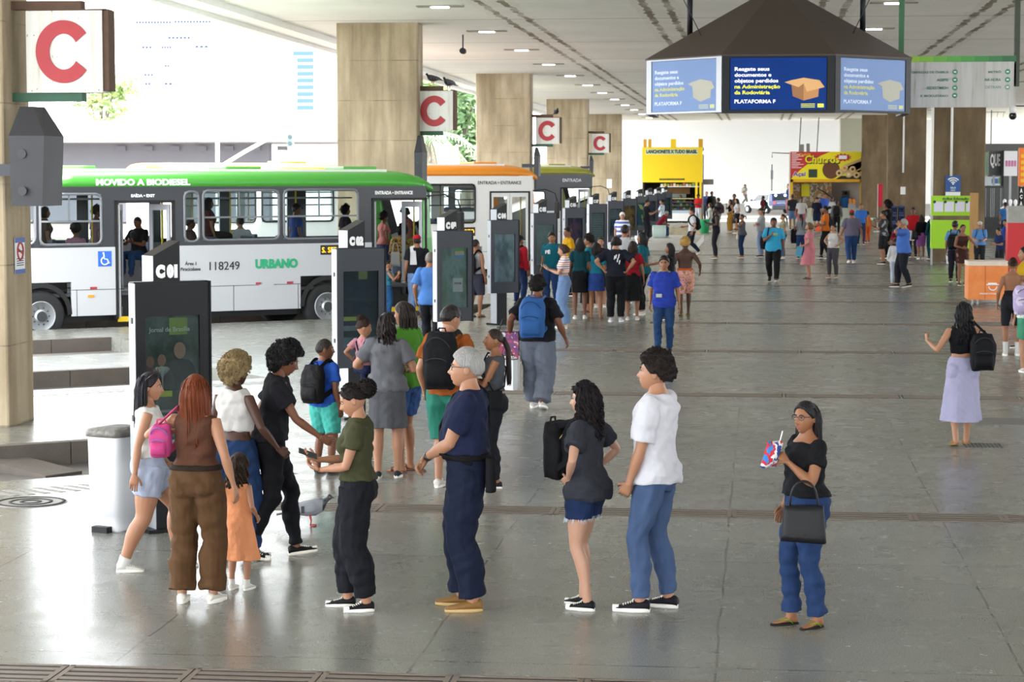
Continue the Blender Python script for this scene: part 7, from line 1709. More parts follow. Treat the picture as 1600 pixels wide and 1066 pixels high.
Cr = person('woman in grey tank top with arms crossed and long black ponytail', 772, 762, 512, 100, sex='f', sk='tan', lod=2, hair=dict(s='pony', c='#231511', len=.46, pz=.02), shirt=tank('#4c4f55', hem=1.04), legs=pants('#1c1d23', .006), shoes=dict(k='sneaker', c='#24242a'), arms=(dict(CROSS, w=(-.12, .20, 1.17)), dict(CROSS, w=(-.06, .235, 1.14))), head=(-6, -4, 0))
b = MB(); f_ = Cr[0]; o = wear(Cr, 'waist_bag', 'black crossbody bag at the side of the woman with arms crossed', 'bag'); b.loft([[f_.sp((-.19 + .035 * cos(t), .02 + .10 * sin(t), z)) for t in [2 * pi * q / 16 for q in range(16)]] for z in (.86, .88, 1.04, 1.06)]); b.build('bag_body', cloth('#18181b'), o); b = MB(); b.tube([f_.sp(p) for p in ((-.2, .02, 1.05), (-.16, .10, 1.2), (-.03, .145, 1.3), (.09, .06, 1.44), (.1, -.04, 1.43), (0, -.13, 1.28), (-.16, -.1, 1.1), (-.2, .0, 1.05))], .010, 6); b.build('strap', cloth('#18181b'), o)
Ba = person('big young man in black t-shirt with blue backpack walking away', 838, 640, 432, -8, sex='m', sk='brown', lod=2, fat=.42, hair=dict(s='curly', c='#120e0d', t=.024), shirt=tee('#1c1c21', .38, hem=.90, off=.02), legs=pants('#6c7280', .034, wide=[(0, 0), (.5, .015), (1, .03)]), shoes=dict(k='sneaker', c='#d9d6d2'), arms=(dict(w=(.36, .06, .92)), dict(w=(.36, -.02, .98))), feet=((.10, -.12, 0, 16, 6), (-.09, .2, 0, 0, 6)))
backpack(Ba, '#2f5d9a', 'blue backpack on the big young man walking away', w=.34, h=.50, d=.19, z=.96, y=-.20, strap='#2f5d9a', trim='#1d3a66')
def paper_bag(rec, label, at, w, h, d, c, rot=0, print_=None, name='shopping_bag', cord=.16):
    o = wear(rec, name, label, 'bag'); M = Matrix.Translation(at) @ RZ(radians(rot)); b = MB(); b.loft([[M @ Vector((x * w / 2, y * d / 2, -cord - h + z)) for x, y in ((-1, -1), (1, -1), (1, 1), (-1, 1))] for z in (0, h)], 0, True, False); b.build('bag_body', c if not isinstance(c, str) else mat('paper_' + c[1:], c, .6, bump=.3, bscale=10), o)
    for s_ in (1, -1): b = MB(); b.tube([M @ Vector((-w * .25, s_ * d / 2, -cord)), M @ Vector((-w * .12, s_ * d * .2, -.01)), M @ Vector((w * .12, s_ * d * .2, -.01)), M @ Vector((w * .25, s_ * d / 2, -cord))], .004, 5); b.build('handle', M_black, o)
    b = MB(); b.loft([[M @ Vector((x * w / 2 + .002 * x, y * d / 2 + .002 * y, -cord - h + z)) for x, y in ((-1, -1), (1, -1), (1, 1), (-1, 1))] for z in (h - .012, h)], 0, False, False); b.build('rim', M_black, o)
    if print_: text(print_, .06, mat('bag_print', '#a03a4a', .5), o, M @ T(0, -d / 2 - .003, -cord - h * .45) @ FRONT @ RZ(radians(90)), width=h * .5, height=.04)
    return o
paper_bag(Ba, 'large white paper shopping bag with dark rim held by the big young man', (-.44, .0, .86), .40, .44, .16, '#e3e1de', 30, 'SEU JEITO'); paper_bag(Ba, 'folded white carrier bag beside the big young man\'s larger one', (-.36, -.12, .82), .26, .40, .10, '#d6d7da', -20)
paper_bag(Ba, 'floral pink and white plastic carrier bag held by the big young man', (-.42, .05, 1.16), .34, .36, .16, blotchy('floral_plastic', ['#c9c4c8', '#b0526f', '#7c4f7f', '#d9d4d6'], 9), 10)
Ph = person('young woman in olive t-shirt and black cargo trousers looking at her phone', 562, 952, 600, 94, sex='f', sk='light', lod=2, fat=.06, hair=dict(s='bun', c='#17110f', r=.062, at=(0, -.125, .045)), shirt=tee('#45462f', .26, hem=.99, off=.014), legs=pants('#1a1b21', .022, wide=[(0, 0), (.35, .008), (.5, .018), (.85, .02), (.95, .012), (1, -.004)], t1=.95, crease=1.4), shoes=dict(k='sneaker', c='#1c1b1f'), arms=(dict(PHONE, w=(.05, .30, 1.12)), dict(PHONE, w=(.07, .26, 1.06), d=(-.2, .9, .25))), head=(0, 22, 0), bend=2, lean=-2, feet=((.09, .10, 0, 0, 4), (-.09, -.06, 0, 0, 12)))
phone(Ph, 0, 'dark phone in the hands of the young woman in olive')
Na = person('grey-haired man in navy t-shirt and navy trousers with glasses, hands clasped', 734, 951, 545, 92, sex='m', sk='light', lod=2, fat=.24, belly=.035, hair=dict(s='short', c='#8f8d8b', t=.014), shirt=tee('#1d2440', .34, hem=1.035, off=.016), legs=pants('#1a2136', .020, wide=[(0, 0), (.5, .012), (1, .022)]), shoes=dict(k='plain', c='#8f6a3c', sole='#b89a66'), specs=True, arms=(dict(w=(.0, .27, .99), e=(.8, -.5, -.5), d=(-.5, .5, -.6), p=(-.3, -1, 0), curl=.5), dict(w=(.04, .27, 1.0), e=(.9, -.6, -.4), d=(-.45, .5, -.7), p=(-.3, -1, 0), curl=.6)), head=(0, -2, 0), feet=((.10, .06, 0, 0, 10), (-.10, -.03, 0, 0, 10)))
bl = MB(); Na[0].torso(bl, 1.0, 1.035, .019, 26); bl.build('belt', cloth('#141214'), Na[1])
b = MB(); wp = Na[0].wrists[1]; dv = (wp - Na[0].elbows[1]).normalized(); b.tube([wp - dv * .035, wp - dv * .012], .031, 12); b.build('wristwatch', mat('watch_dark', '#26221f', .3), Na[1])
o = wear(Na, 'hip_pouch', 'black pouch hanging at the back hip of the grey-haired man in navy', 'bag'); b = MB(); b.loft([[Na[0].sp((-.16 + .075 * cos(t), -.17 + .035 * sin(t), z)) for t in [2 * pi * q / 16 for q in range(16)]] for z in (.80, .82, 1.0, 1.02)]); b.build('bag_body', cloth('#18181b'), o); b = MB(); b.tube([Na[0].sp(p) for p in ((-.14, -.19, 1.0), (-.1, -.16, 1.2), (0.02, -.14, 1.42), (.1, -.04, 1.49), (.1, .1, 1.40), (0, .18, 1.2), (-.16, .16, 1.04), (-.2, -.05, .98))], .010, 6); b.build('strap', cloth('#18181b'), o)
Sh = person('girl in dark grey t-shirt and frayed denim shorts with long curly hair, hands on hips', 918, 951, 597, 66, sex='f', sk='pale', lod=2, legw=.92, hair=dict(s='curlylong', c='#171214', len=.30), shirt=tee('#35373f', .30, hem=.83, off=.022), legs=shorts('#22345c', .24, .026, k='denim'), shoes=dict(k='sneaker', c='#161618', sole='#dedad4'), arms=(dict(HIP, w=(.20, .03, 1.02)), dict(HIP, w=(.18, .05, 1.0))), head=(-14, 2, 0), feet=((.08, .08, 0, 0, 8), (-.08, -.04, 0, 0, 8)))
b = MB(); fr_ = random.Random(2)
for i in (0, 1):
    h_, k_ = Sh[0].hips[i], Sh[0].knees[i]; d_ = (k_ - h_).normalized()
    for q in range(70):
        a_ = fr_.uniform(0, 2 * pi); p = h_.lerp(k_, .47) + Vector((cos(a_), sin(a_), 0)) * .105; b.tube([p, p + d_ * fr_.uniform(.015, .04) + Vector((cos(a_), sin(a_), 0)) * .006], .0016, 3)
b.build('frayed_hem', mat('denim_thread', '#b9c1cf', .8), Sh[1])
backpack(Sh, '#141417', 'black backpack worn on the chest by the girl with long curly hair', w=.32, h=.42, d=.19, z=.98, y=.315, front=True, trim='#b59a6a', chest_straps=True)
Wt = person('young man in white t-shirt and blue jeans with dark curly hair', 1024, 953, 548, 74, sex='m', sk='light', lod=2, hair=dict(s='curly', c='#1d1512', t=.03), shirt=tee('#dcdbe3', .40, hem=.86, off=.024), legs=jeans('#52688f', .012, wide=[(0, 0), (.5, .0), (1, .008)]), shoes=dict(k='sneaker', c='#1c1b22', sole='#dedad4'), arms=(dict(w=(.16, .16, .84), e=(.6, -1, 0)), dict(w=(.21, .12, .84), e=(.6, -1, 0), d=(-.3, .5, -.8), curl=.7)), head=(-8, -4, 0), feet=((.10, -.06, 0, 0, 4), (-.11, .07, 0, 0, 12)))
Rw = person('woman with glasses in black t-shirt and blue jeans drinking through a straw', 1255, 978, 625, 122, sex='f', sk='tan', lod=2, fat=.26, hair=dict(s='long', c='#141013', len=.20, spread=1.5, thick=.045, back=.03), shirt=dict(c='#17171b', sl=.26, hem=1.0, off=.012, top=1.40), legs=jeans('#2c4470', .008, wide=[(0, 0), (.55, -.004), (.8, .004), (1, .024)]), shoes=dict(k='flipflop', c='#6fb82a', sole='#2a2622'), specs=True, arms=(dict(w=(.24, .04, .88)), dict(w=(.08, .215, 1.27), e=(.7, -.4, -1), d=(-.5, .45, .6), p=(-.6, -.2, -.3), curl=.8)), head=(-18, 2, 0), feet=((.09, .05, 0, 0, 10), (-.10, -.06, 0, 0, 12)))
p_, hd_, pn_ = hold(Rw, 1, .07, .03)
o = wear(Rw, 'paper_cup', 'small red paper cup with a white straw in the hand of the woman with glasses', 'cup'); b = MB(); b.cyl(p_ + Vector((.02, .02, -.02)), .026, .075, 18, r2=.034); b.build('cup_body', mat('cup_red', '#b03038', .5), o); b = MB(); b.tube([p_ + Vector((.02, .02, .0)), p_ + Vector((.012, -.03, .19))], .005, 6); b.build('straw', M_wtxt, o)
o = wear(Rw, 'snack_bag', 'blue and red shiny crisp packet held by the woman with glasses', 'snack bag'); b = MB(); rings = []
for t in (0, .06, .25, .5, .75, .94, 1):
    wz = .088 * (1 - .12 * sin(pi * t)); dz = .045 * sin(pi * t) ** .6 + .003
    rings.append([p_ + Vector((.0 + dz * sin(a), .07 + wz * cos(a) * .8 - .06 * (t - .5), -.07 + .18 * t + .012 * cos(a * 3))) for a in [2 * pi * q / 20 for q in range(20)]])
b.loft(rings); b.build('packet', blotchy('crisp_packet', ['#1c4f9a', '#2f77c0', '#b8283a', '#d9d4d2', '#1f3f86'], 9), o)
handbag(Rw, 'black leather handbag hanging from the forearm of the woman with glasses', (-.235, .16, 1.13), .34, .27, .14, '#17171a', 58, .17)
# -- the hall, nearer people
Lk = person('woman in black sleeveless top and lilac satin skirt walking away', 1502, 696, 470, 4, sex='f', sk='light', lod=2, hip=1.1, hair=dict(s='wavy', c='#121013', len=.34, wave=.008, spread=1.2), shirt=tank('#131317', hem=1.10), skirt=dict(c='#aba8c6', hem=.30, w=.235, d=.19, pleat=.07, np=6, waist=1.06), shoes=dict(k='sandal', c='#a8824f'), arms=(dict(w=(.22, .10, 1.0)), dict(w=(.40, .12, 1.24), e=(.4, -.6, -1), d=(.1, .3, 1), curl=1.1)), feet=((.08, .14, .0, 0, 6), (-.09, -.16, .0, 10, 6)))
backpack(Lk, '#131316', 'black backpack slung on the right shoulder of the lilac-skirted woman', w=.30, h=.42, d=.20, z=.92, x=.20, y=-.12, one_side=1)
Bf = person('man in blue football shirt with yellow trim walking towards us', 1037, 554, 400, 176, sex='m', sk='tan', lod=2, legw=.92, armw=.92, hair=dict(s='short', c='#1d1714', t=.012), shirt=tee('#2a3fa0', .36, hem=.82, off=.026), legs=jeans('#2b4a78', .016), shoes=dict(k='plain', c='#2a2a2e'), arms=(dict(w=(.24, .02, .88)), dict(w=(.27, .02, .86))), feet=((.09, .10, 0, 0, 6), (-.09, -.10, 0, 10, 6)))
f_ = Bf[0]; b = MB(); f_.torso(b, 1.435, 1.456, .016, 24); b.build('collar', cloth('#c9c23a'), Bf[1])
for i in (0, 1): b = MB(); f_.arm(b, i, .345, .365, .036, .0); b.build('cuff', cloth('#c9c23a'), Bf[1])
b = MB(); b.box(.02, .12, .150, .156, 1.0, 1.06); b.build('print', cloth('#b9bfae'), Bf[1])
Bare = person('person with short blond curls and bare back wearing orange and pink shorts', 1070, 493, 371, 8, sex='m', sk='deep', lod=1, hair=dict(s='curly', c='#b08a4a', t=.03), legs=shorts(blotchy('pink_floral', ['#b06a78', '#d9a0a4', '#c98a5a', '#7f6a5a'], 16), .50, .034, waist=1.04), shoes=dict(k='flipflop', c='#c9b23a', sole='#8a7a3a'), arms=(dict(w=(.34, .06, .98)), dict(w=(.26, .1, .95))), feet=STEP_R)
bl = MB(); Bare[0].torso(bl, 1.01, 1.05, .022, 24); bl.build('waistband', cloth('#d9642a'), Bare[1])
person('long-haired dark woman in black stretching one arm, behind the man in football shirt', 1046, 500, 379, 84, sex='f', sk='tan', lod=1, hair=dict(s='long', c='#15110f', len=.3), shirt=tee('#1d1d22', .28), legs=pants('#1b1b20', .008), shoes=BLKS, arms=(dict(w=(.24, .05, .9)), dict(w=(.10, .52, 1.2), e=(.5, -.3, -1), d=(0, 1, .4))))
Bs = person('woman with bare back and dark cycling shorts at the edge of the hall', 1580, 556, 402, -4, sex='f', sk='tan', lod=1, hip=1.08, hair=dict(s='bun', c='#3a261b', r=.05, at=(0, -.10, .07)), shirt=dict(c='#1f1a1c', sl=0, hem=1.04, top=1.14, off=.006), legs=shorts('#24262b', .46, .006, waist=1.10), shoes=dict(k='chunky', c='#d8d3cc'), socks=('#d9dad6', .80), arms=(dict(w=(.16, -.16, 1.12), e=(1, .2, -.4), d=(-1, 0, .1)), dict(w=(.25, .05, .9))))
person('man with moustache and long dark hair in yellow shirt at the very edge', 1599, 545, 385, 100, sex='m', sk='light', lod=1, hair=dict(s='long', c='#1b1512', len=.12), shirt=tee('#d0a51c', .34), legs=pants('#2a2c33'), shoes=BLKS, arms=(dict(w=(.24, .05, .9)), dict(w=(.12, .25, 1.2), e=(.5, -.3, -1))))
Ed = person('person in patterned green clothes with lilac backpack, half out of view', 1607, 582, 420, 4, sex='f', sk='light', lod=1, hair=dict(s='long', c='#1d1512', len=.2), shirt=tee(blotchy('green_print', ['#5aa07a', '#d3d8cf', '#5f8fb0'], 12), .3), legs=shorts('#4f9a7a', .42), shoes=SNK)
backpack(Ed, blotchy('lilac_pack', ['#b7a8c6', '#a99ac0', '#c6bad0'], 6), 'lilac backpack with white straps on the person at the very edge', w=.40, h=.46, d=.22, z=.98, x=-.12, strap='#cfc9d4')
# -- the boarding crowd
def P(*a, **k):
    k.setdefault('lod', 1); return person(*a, **k)
def hr(s='short', c='#17120f', **k): return dict(s=s, c=c, **k)
r_ = P('man with shaved sides in grey tank top and dark shorts beyond the third totem', 743, 496, 373, -30, sex='m', sk='tan', hair=hr('buzz'), shirt=tank('#a9abb0', hem=.95), legs=shorts('#3a3b48', .5, .03), shoes=dict(k='sandal', c='#5a4a3c')); backpack(r_, '#1a1b22', 'black backpack on the man in grey tank top', z=.95)
r_ = P('person in red hooded top and jeans with black backpack by the fourth totem', 812, 478, 368, -40, sex='m', sk='tan', fat=.15, hair=hr(), cap='#1c1c22', shirt=tee('#b01f2e', .95, hem=.92, off=.024), legs=jeans('#2c416c'), shoes=BLKS); backpack(r_, '#25262b', 'dark backpack on the person in red hooded top', z=.95)
P('small girl with dark hair facing us beside the red hooded top', 838, 468, 381, 172, sex='f', sk='tan', child=.3, bust=0, hair=hr('long', len=.16), shirt=tee('#2a2a30'), legs=pants('#23242b'), shoes=BLKS)
r_ = P('young man in teal t-shirt with white lettering looking aside', 862, 478, 363, 160, sex='m', sk='tan', fat=.12, hair=hr(t=.014), shirt=tee('#136878', .36, hem=.88, off=.02), legs=jeans('#35548a'), shoes=BLKS, head=(-30, 0, 0))
text('FÉ', .1, M_wtxt, r_[1], T(.03, .155, 1.27) @ RZ(pi) @ FRONT, width=.13, height=.10, bold=.004)
P('young man in yellow polo shirt and glasses', 887, 463, 355, 118, sex='m', sk='tan', hair=hr(t=.014), shirt=tee('#dba613', .34), legs=pants('#22242b'), shoes=BLKS, specs=True, head=(-6, 0, 0))
r_ = P('woman in striped cropped top and wide pale jeans holding her hands up', 881, 513, 381, 92, sex='f', sk='pale', hair=hr('wavy', '#3a261d', len=.07, spread=1.7), shirt=dict(c=striped('candy_stripes', ['#d9cfcf', '#b5626a', '#d9d6d4', '#5f6f80', '#d8c9c4', '#c98a6a'], .13), sl=.32, hem=1.12, off=.014), legs=jeans('#7f9cc8', .03, waist=1.07, wide=[(0, 0), (.4, .02), (1, .06)]), shoes=SNK, arms=(dict(PHONE, w=(.06, .33, 1.2)), dict(PHONE, w=(.06, .30, 1.18))), head=(0, 14, 0)); phone(r_, 0, 'white phone in the hands of the woman in striped cropped top', '#d9d9dc')
r_ = P('woman in dark teal top and black skirt with beige bag, long black hair', 906, 498, 371, 4, sex='f', sk='brown', hair=hr('long', len=.26), shirt=tee('#12434c', .3, hem=.98), skirt=dict(c='#17171a', hem=.55, w=.17, d=.14), shoes=SNK); handbag(r_, 'beige handbag on the arm of the woman in dark teal top', (.28, .02, 1.06), .26, .18, .1, '#c0b79c', 10, .1)
P('woman in teal t-shirt and long black skirt turned to the side', 920, 488, 366, 80, sex='f', sk='tan', hair=hr('curly', t=.03), shirt=tee('#17707f', .3), skirt=dict(c='#161619', hem=.2, w=.19, d=.16), shoes=SAND)
r_ = P('girl in teal t-shirt and short blue skirt with very long hair', 931, 498, 378, -2, sex='f', sk='tan', hair=hr('wavy', '#1d1613', len=.34), shirt=tee('#1a7387', .3, hem=.985), skirt=dict(c='#2c4586', hem=.62, w=.2, d=.17), shoes=dict(k='sandal', c='#8a6a4f'))
P('person looking towards us out of the boarding crowd, dark hair tied back', 938, 480, 370, 184, sex='f', sk='light', hair=hr('pony'), shirt=tee('#202126'), skirt=dict(c='#141417', hem=.5, w=.24, d=.2, pleat=.09, np=14), shoes=SNK)
r_ = P('person in black t-shirt with white back print and black trousers, hands on hips', 962, 503, 369, -4, sex='m', sk='light', fat=.10, hair=hr('wavy', '#1a1412', len=.05), shirt=tee('#1c1f2a', .38, hem=.90, off=.024), legs=pants('#16161a', .026), shoes=dict(k='sneaker', c='#c9cdd8'), arms=(dict(HIP, w=(.24, -.02, 1.04), d=(-.4, -.6, -.6)), dict(HIP, w=(.24, -.02, 1.04), d=(-.4, -.6, -.6))))
b = MB(); [b.prism([(x, z), (x + .012, z - .01), (x + .03, z + .07), (x + .012, z + .075)], 0, .004, 0, T(.03, -.152, 1.26) @ FRONT) for x, z in ((-.05, 0), (-.02, .02), (.01, -.05), (.035, .03), (.05, -.09))]; b.build('lettering', M_wtxt, r_[1])
r_ = P('woman in red t-shirt and black flared skirt with long brown hair', 988, 500, 376, 2, sex='f', sk='tan', hair=hr('wavy', '#2a1a14', len=.34), shirt=tee('#a01f2c', .3, hem=.95), skirt=dict(c='#141417', hem=.42, w=.26, d=.22, pleat=.08, np=12), shoes=SNK)
P('tall girl in teal t-shirt seen in profile at the end of the boarding crowd', 1003, 492, 362, 72, sex='f', sk='tan', hair=hr('long', '#120f10', len=.26), shirt=tee('#14626f', .3, hem=.85), legs=pants('#17171b', .006), shoes=SNK)
P('young man in white t-shirt with short dark hair inside the boarding crowd', 976, 474, 352, 0, sex='m', sk='tan', hair=hr(t=.014), shirt=tee('#c9c9cc', .34), legs=jeans('#2c416c'), shoes=BLKS)
P('white-haired man in blue and white striped polo before the totems', 972, 409, 332, 186, sex='m', sk='light', fat=.22, belly=.03, hair=hr('short', '#d8d6d2', t=.014), shirt=tee(striped('blue_white_stripes', ['#d9dae0', '#5560a6'], .15), .38), legs=pants('#4a4a52'), shoes=BLKS)
r_ = P('man with red cap and white towel on his shoulder in black t-shirt and pale jeans', 652, 496, 367, 14, sex='m', sk='tan', hair=hr('buzz'), cap='#b81f2c', shirt=tee('#1c1d24', .34, hem=.92, off=.02), legs=jeans('#7f9cc9', .022), shoes=dict(k='sandal', c='#7a5a44'))
b = MB(); f_ = r_[0]; b.loft([[f_.sp((x, y, z)) for x, y, z in q] for q in ([(-.16, -.15, 1.1), (-.02, -.16, 1.1), (-.02, -.145, 1.1), (-.16, -.135, 1.1)], [(-.15, -.14, 1.36), (-.04, -.14, 1.38), (-.04, -.12, 1.36), (-.15, -.12, 1.34)], [(-.15, -.03, 1.47), (-.06, -.03, 1.50), (-.06, -.03, 1.46), (-.15, -.03, 1.43)], [(-.15, .12, 1.38), (-.06, .14, 1.40), (-.06, .11, 1.38), (-.15, .10, 1.36)], [(-.16, .16, 1.2), (-.05, .17, 1.2), (-.05, .15, 1.2), (-.16, .14, 1.2)])], 0, True, False); o = b.build('towel', cloth('#d6d4d6')); o.location = r_[1].location; o.rotation_euler = r_[1].rotation_euler; o.scale = r_[1].scale; tag(o, 'white towel over the shoulder of the man with red cap', 'towel')
P('older man in light blue shirt and black trousers walking to the bus door', 673, 551, 393, -2, sex='m', sk='tan', hair=hr('balding', '#6b625c'), shirt=tee('#4f7fc4', .4, hem=.82, off=.024), legs=pants('#1a1b20', .018), shoes=dict(k='sneaker', c='#23242a'), arms=(dict(w=(.26, .02, .88)), dict(w=(.26, .05, .9))), feet=STEP_L)
r_ = P('woman in colourful floral shirt and denim shorts stepping into the green bus', 629, 476, 349, 14, loc=(at_depth(629, 470, 46.6).x, 46.6, 0), z=.16, sex='f', sk='brown', fat=.18, hair=hr('afro', '#14100f', t=.03), shirt=tee(blotchy('tropical_print', ['#26321f', '#8a3a2c', '#c9a04a', '#4f6f2f', '#b05a3a'], 15), .55, hem=.9, off=.03), legs=shorts('#8fa6c8', .26, k='denim'), shoes=SNK, feet=((.09, .16, .1, 0, 4), (-.09, -.06, 0, 0, 4))); handbag(r_, 'white cloth bag on the back of the woman in floral shirt', (-.16, -.16, 1.32), .2, .3, .08, '#d3d3d3', 5, .18, name='cloth_bag')
P('girl beside the second totem with arms lifted, in blue dungarees', 606, 497, 404, -70, H=1.22, sex='f', sk='light', child=.4, bust=0, hair=hr('pony', '#2a1c16', len=.2), shirt=tank('#2f6f86'), legs=jeans('#2f5f8f'), shoes=SNK, arms=(dict(w=(.12, .3, 1.3), e=(.5, -.2, -1), d=(0, .3, 1)), dict(w=(.12, .28, 1.2), e=(.5, -.2, -1))))
P('woman in salmon top standing inside the open front door of the green bus', 600, 430, 331, -50, loc=(at_depth(600, 400, 47.2).x, 47.2, 0), z=.68, sex='f', sk='brown', hair=hr('curly', t=.04), shirt=tee('#c07a72', .2), legs=jeans('#3f5f96'), shoes=BLKS)
# passengers seated in the green bus
SITF = ((.10, .42, 0, 0, 6), (-.10, .42, 0, 0, 6))
def seated(label, px, top, dv, face, **k):
    y0 = 40.6 + dv; d = camray(px, top); nv = Vector((-SU, CU, 0)); t = y0 / d.dot(nv); p = Vector((0, 0, HC)) + d * t
    k.setdefault('lod', 0); return person(label, px, 0, top, face, loc=(p.x, p.y, 0), z=p.z - 1.27, H=1.27, sit=.50, feet=SITF, hide_shoes=True, **k)
seated('man in black t-shirt and jeans seated inside the rear door of the bus, looking down', 216, 338, 1.2, 160, lod=1, sex='m', sk='brown', hair=hr('buzz'), shirt=tee('#1d1c20', .36), legs=jeans('#31507f'), arms=(dict(w=(.28, .3, 1.15), e=(.5, -.3, -1)), dict(PHONE)), head=(0, 16, 0))
seated('passenger with dark hair at the rearmost bus window', 70, 322, .75, -52, sex='f', sk='tan', hair=hr('long', len=.1), shirt=tee('#5a4a48'), legs=pants('#222222'))
seated('child in pink top at the rear bus window', 118, 348, .85, 20, sex='f', sk='tan', child=.5, bust=0, hair=hr('curly'), shirt=tee('#c88aa8'), legs=pants('#333333'))
seated('passenger in mauve top at the front edge of the rear bus window', 151, 321, 1.0, -50, sex='f', sk='brown', hair=hr('curly'), shirt=tee('#8a6f7a'), legs=pants('#333333'))
seated('passenger behind the narrow bus window in brown top', 297, 340, .9, -52, sex='m', sk='brown', hair=hr(), shirt=tee('#4a3432'), legs=pants('#222222'))
seated('long-haired passenger at the edge of the middle bus window', 326, 308, .85, -52, sex='f', sk='tan', hair=hr('long', '#120f0f', len=.2), shirt=tee('#5a2f2f'), legs=pants('#222222'))
seated('passenger in white shirt in the middle of the bus', 375, 338, 1.0, 30, sex='m', sk='light', hair=hr(), shirt=tee('#d3d3d8'), legs=pants('#444444'))
seated('passenger with cap seen through the front bus window', 463, 318, .85, -52, sex='m', sk='brown', hair=hr('buzz'), cap='#1d1d22', shirt=tee('#2f4f9a'), legs=pants('#222222'))
seated('passenger in dark jacket in the foremost bus window', 540, 318, .9, -52, sex='f', sk='brown', hair=hr('afro', t=.03), shirt=tee('#3a2f3a'), legs=pants('#222222'))
# -- the far hall
def Q(*a, **k):
    k.setdefault('lod', 0); return person(*a, **k)
r_ = Q('young man in white t-shirt and dark jeans with black backpack crossing the hall', 1081, 400, 325, 96, sex='m', sk='light', hair=hr(t=.014), shirt=tee('#d9d8dc', .34), legs=jeans('#1f2b40'), shoes=SNK, feet=WALK_R, arms=(dict(w=(.2, .26, 1.05), e=(.4, -.5, -1)), dict(w=(.24, .0, .88)))); backpack(r_, '#1a1a1d', 'black backpack on the young man in white t-shirt crossing the hall', z=.95)
Q('slim dark woman in black tank top and black trousers waiting in line', 1118, 404, 322, 92, sex='f', sk='deep', hair=hr('bun', r=.05), shirt=tank('#1a1a1e'), legs=pants('#25232b', .006), shoes=dict(k='plain', c='#b09a78'), arms=(dict(PHONE), dict(w=(.16, .2, 1.1), e=(.6, -.4, -1))))
r_ = Q('woman in grey sleeveless top and jeans with hand at her mouth', 1159, 403, 334, 96, sex='f', sk='tan', fat=.2, hair=hr('pony', '#3a2a20', len=.1), shirt=tank('#55585f', hem=.88, off=.02), legs=jeans('#243a63', .006), shoes=dict(k='plain', c='#b5914f'), arms=(dict(w=(.2, .2, 1.1)), dict(w=(.04, .22, 1.42), e=(.6, -.2, -1), d=(-.2, .1, 1)))); handbag(r_, 'cream shoulder bag on the woman in grey sleeveless top', (.0, .18, 1.02), .22, .17, .09, '#cdbf9f', 0, .1)
Q('man with dark cap in pale grey polo and light jeans, arms folded', 1189, 402, 325, 92, sex='m', sk='light', fat=.25, belly=.03, hair=hr('buzz', '#6b625c'), cap='#2c3a2c', shirt=tee('#a3a4a8', .4), legs=jeans('#93aad0', .016), shoes=BLKS, arms=(CROSS, dict(CROSS, w=(-.06, .24, 1.1))))
r_ = Q('man in bright cyan t-shirt and black trousers walking towards us with a bag', 1208, 441, 340, 178, lod=1, sex='m', sk='brown', fat=.12, hair=hr(), shirt=tee('#3aa6cf', .38, hem=.84, off=.022), legs=pants('#1c1a1c', .022), shoes=dict(k='plain', c='#2a2422'), feet=WALK_L, arms=(dict(w=(.06, .22, 1.26), e=(.8, -.4, -.8), d=(-.4, .2, .9)), dict(w=(.27, .04, .87)))); backpack(r_, '#1d1c20', 'black bag slung at the side of the man in cyan t-shirt', w=.22, h=.34, d=.14, z=.90, x=.24, y=.0, one_side=1)
b = MB(); b.box(-.11, .01, .150, .156, 1.22, 1.28); b.build('print', cloth('#b9c98a'), r_[1])
Q('woman in camouflage top with ponytail behind the man in cyan', 1223, 404, 334, 100, sex='f', sk='light', hair=hr('pony'), shirt=tee(blotchy('camouflage', ['#8a8468', '#6b6a52', '#a39c82'], 10), .32), legs=jeans('#4a6a9c'), shoes=SNK)
Q('woman in black cropped top and mustard wide trousers far down the hall', 1141, 363, 311, 96, sex='f', sk='light', hair=hr('long', len=.2), shirt=tank('#1d1b1e', hem=1.05), legs=pants('#a3772a', .03, waist=1.06, wide=[(0, 0), (1, .05)]), shoes=SNK, arms=(dict(w=(.04, .2, 1.4), e=(.6, -.2, -1)), dict(w=(.2, .1, 1.0))))
Q('woman in white top and black skirt with black bag beside the mustard trousers', 1151, 365, 310, 100, sex='f', sk='light', hair=hr('long', len=.16), shirt=tee('#d0cfd2', .25, hem=.98), skirt=dict(c='#1c1d24', hem=.5, w=.18, d=.15), shoes=SNK, arms=(dict(w=(.06, .2, 1.3), e=(.6, -.2, -1)), dict(w=(.2, .1, 1.0))))
Q('man in dark shirt standing behind the two women far down the hall', 1147, 358, 303, 170, sex='m', sk='brown', hair=hr(), shirt=tee('#4a4038'), legs=pants('#2a2a30'), shoes=BLKS)
Q('woman in long pale dress far down the hall by the green bin', 1109, 362, 317, 100, sex='f', sk='light', hair=hr('long', '#4a3426', len=.12), dress=dict(c='#b9c6bf', hem=.25, waist=1.2, w=.22, d=.2, sl=.25), shoes=SNK)
r_ = Q('man in grey t-shirt with dark backpack beside the woman in pale dress', 1122, 363, 309, 60, sex='m', sk='tan', hair=hr(), shirt=tee('#6a6a70', .36), legs=pants('#b5b5b0', .02), shoes=SNK); backpack(r_, '#4a3038', 'maroon and grey backpack on the man beside the pale dress', z=.95)
Q('man in red t-shirt and white trousers standing at the yellow stall', 1091, 349, 303, 150, sex='m', sk='brown', hair=hr(), cap='#23242a', shirt=tee('#c0262a', .4, off=.03), legs=pants('#c9ccd4'), shoes=SNK, arms=(dict(w=(.1, .25, 1.1)), dict(w=(.1, .25, 1.1))))
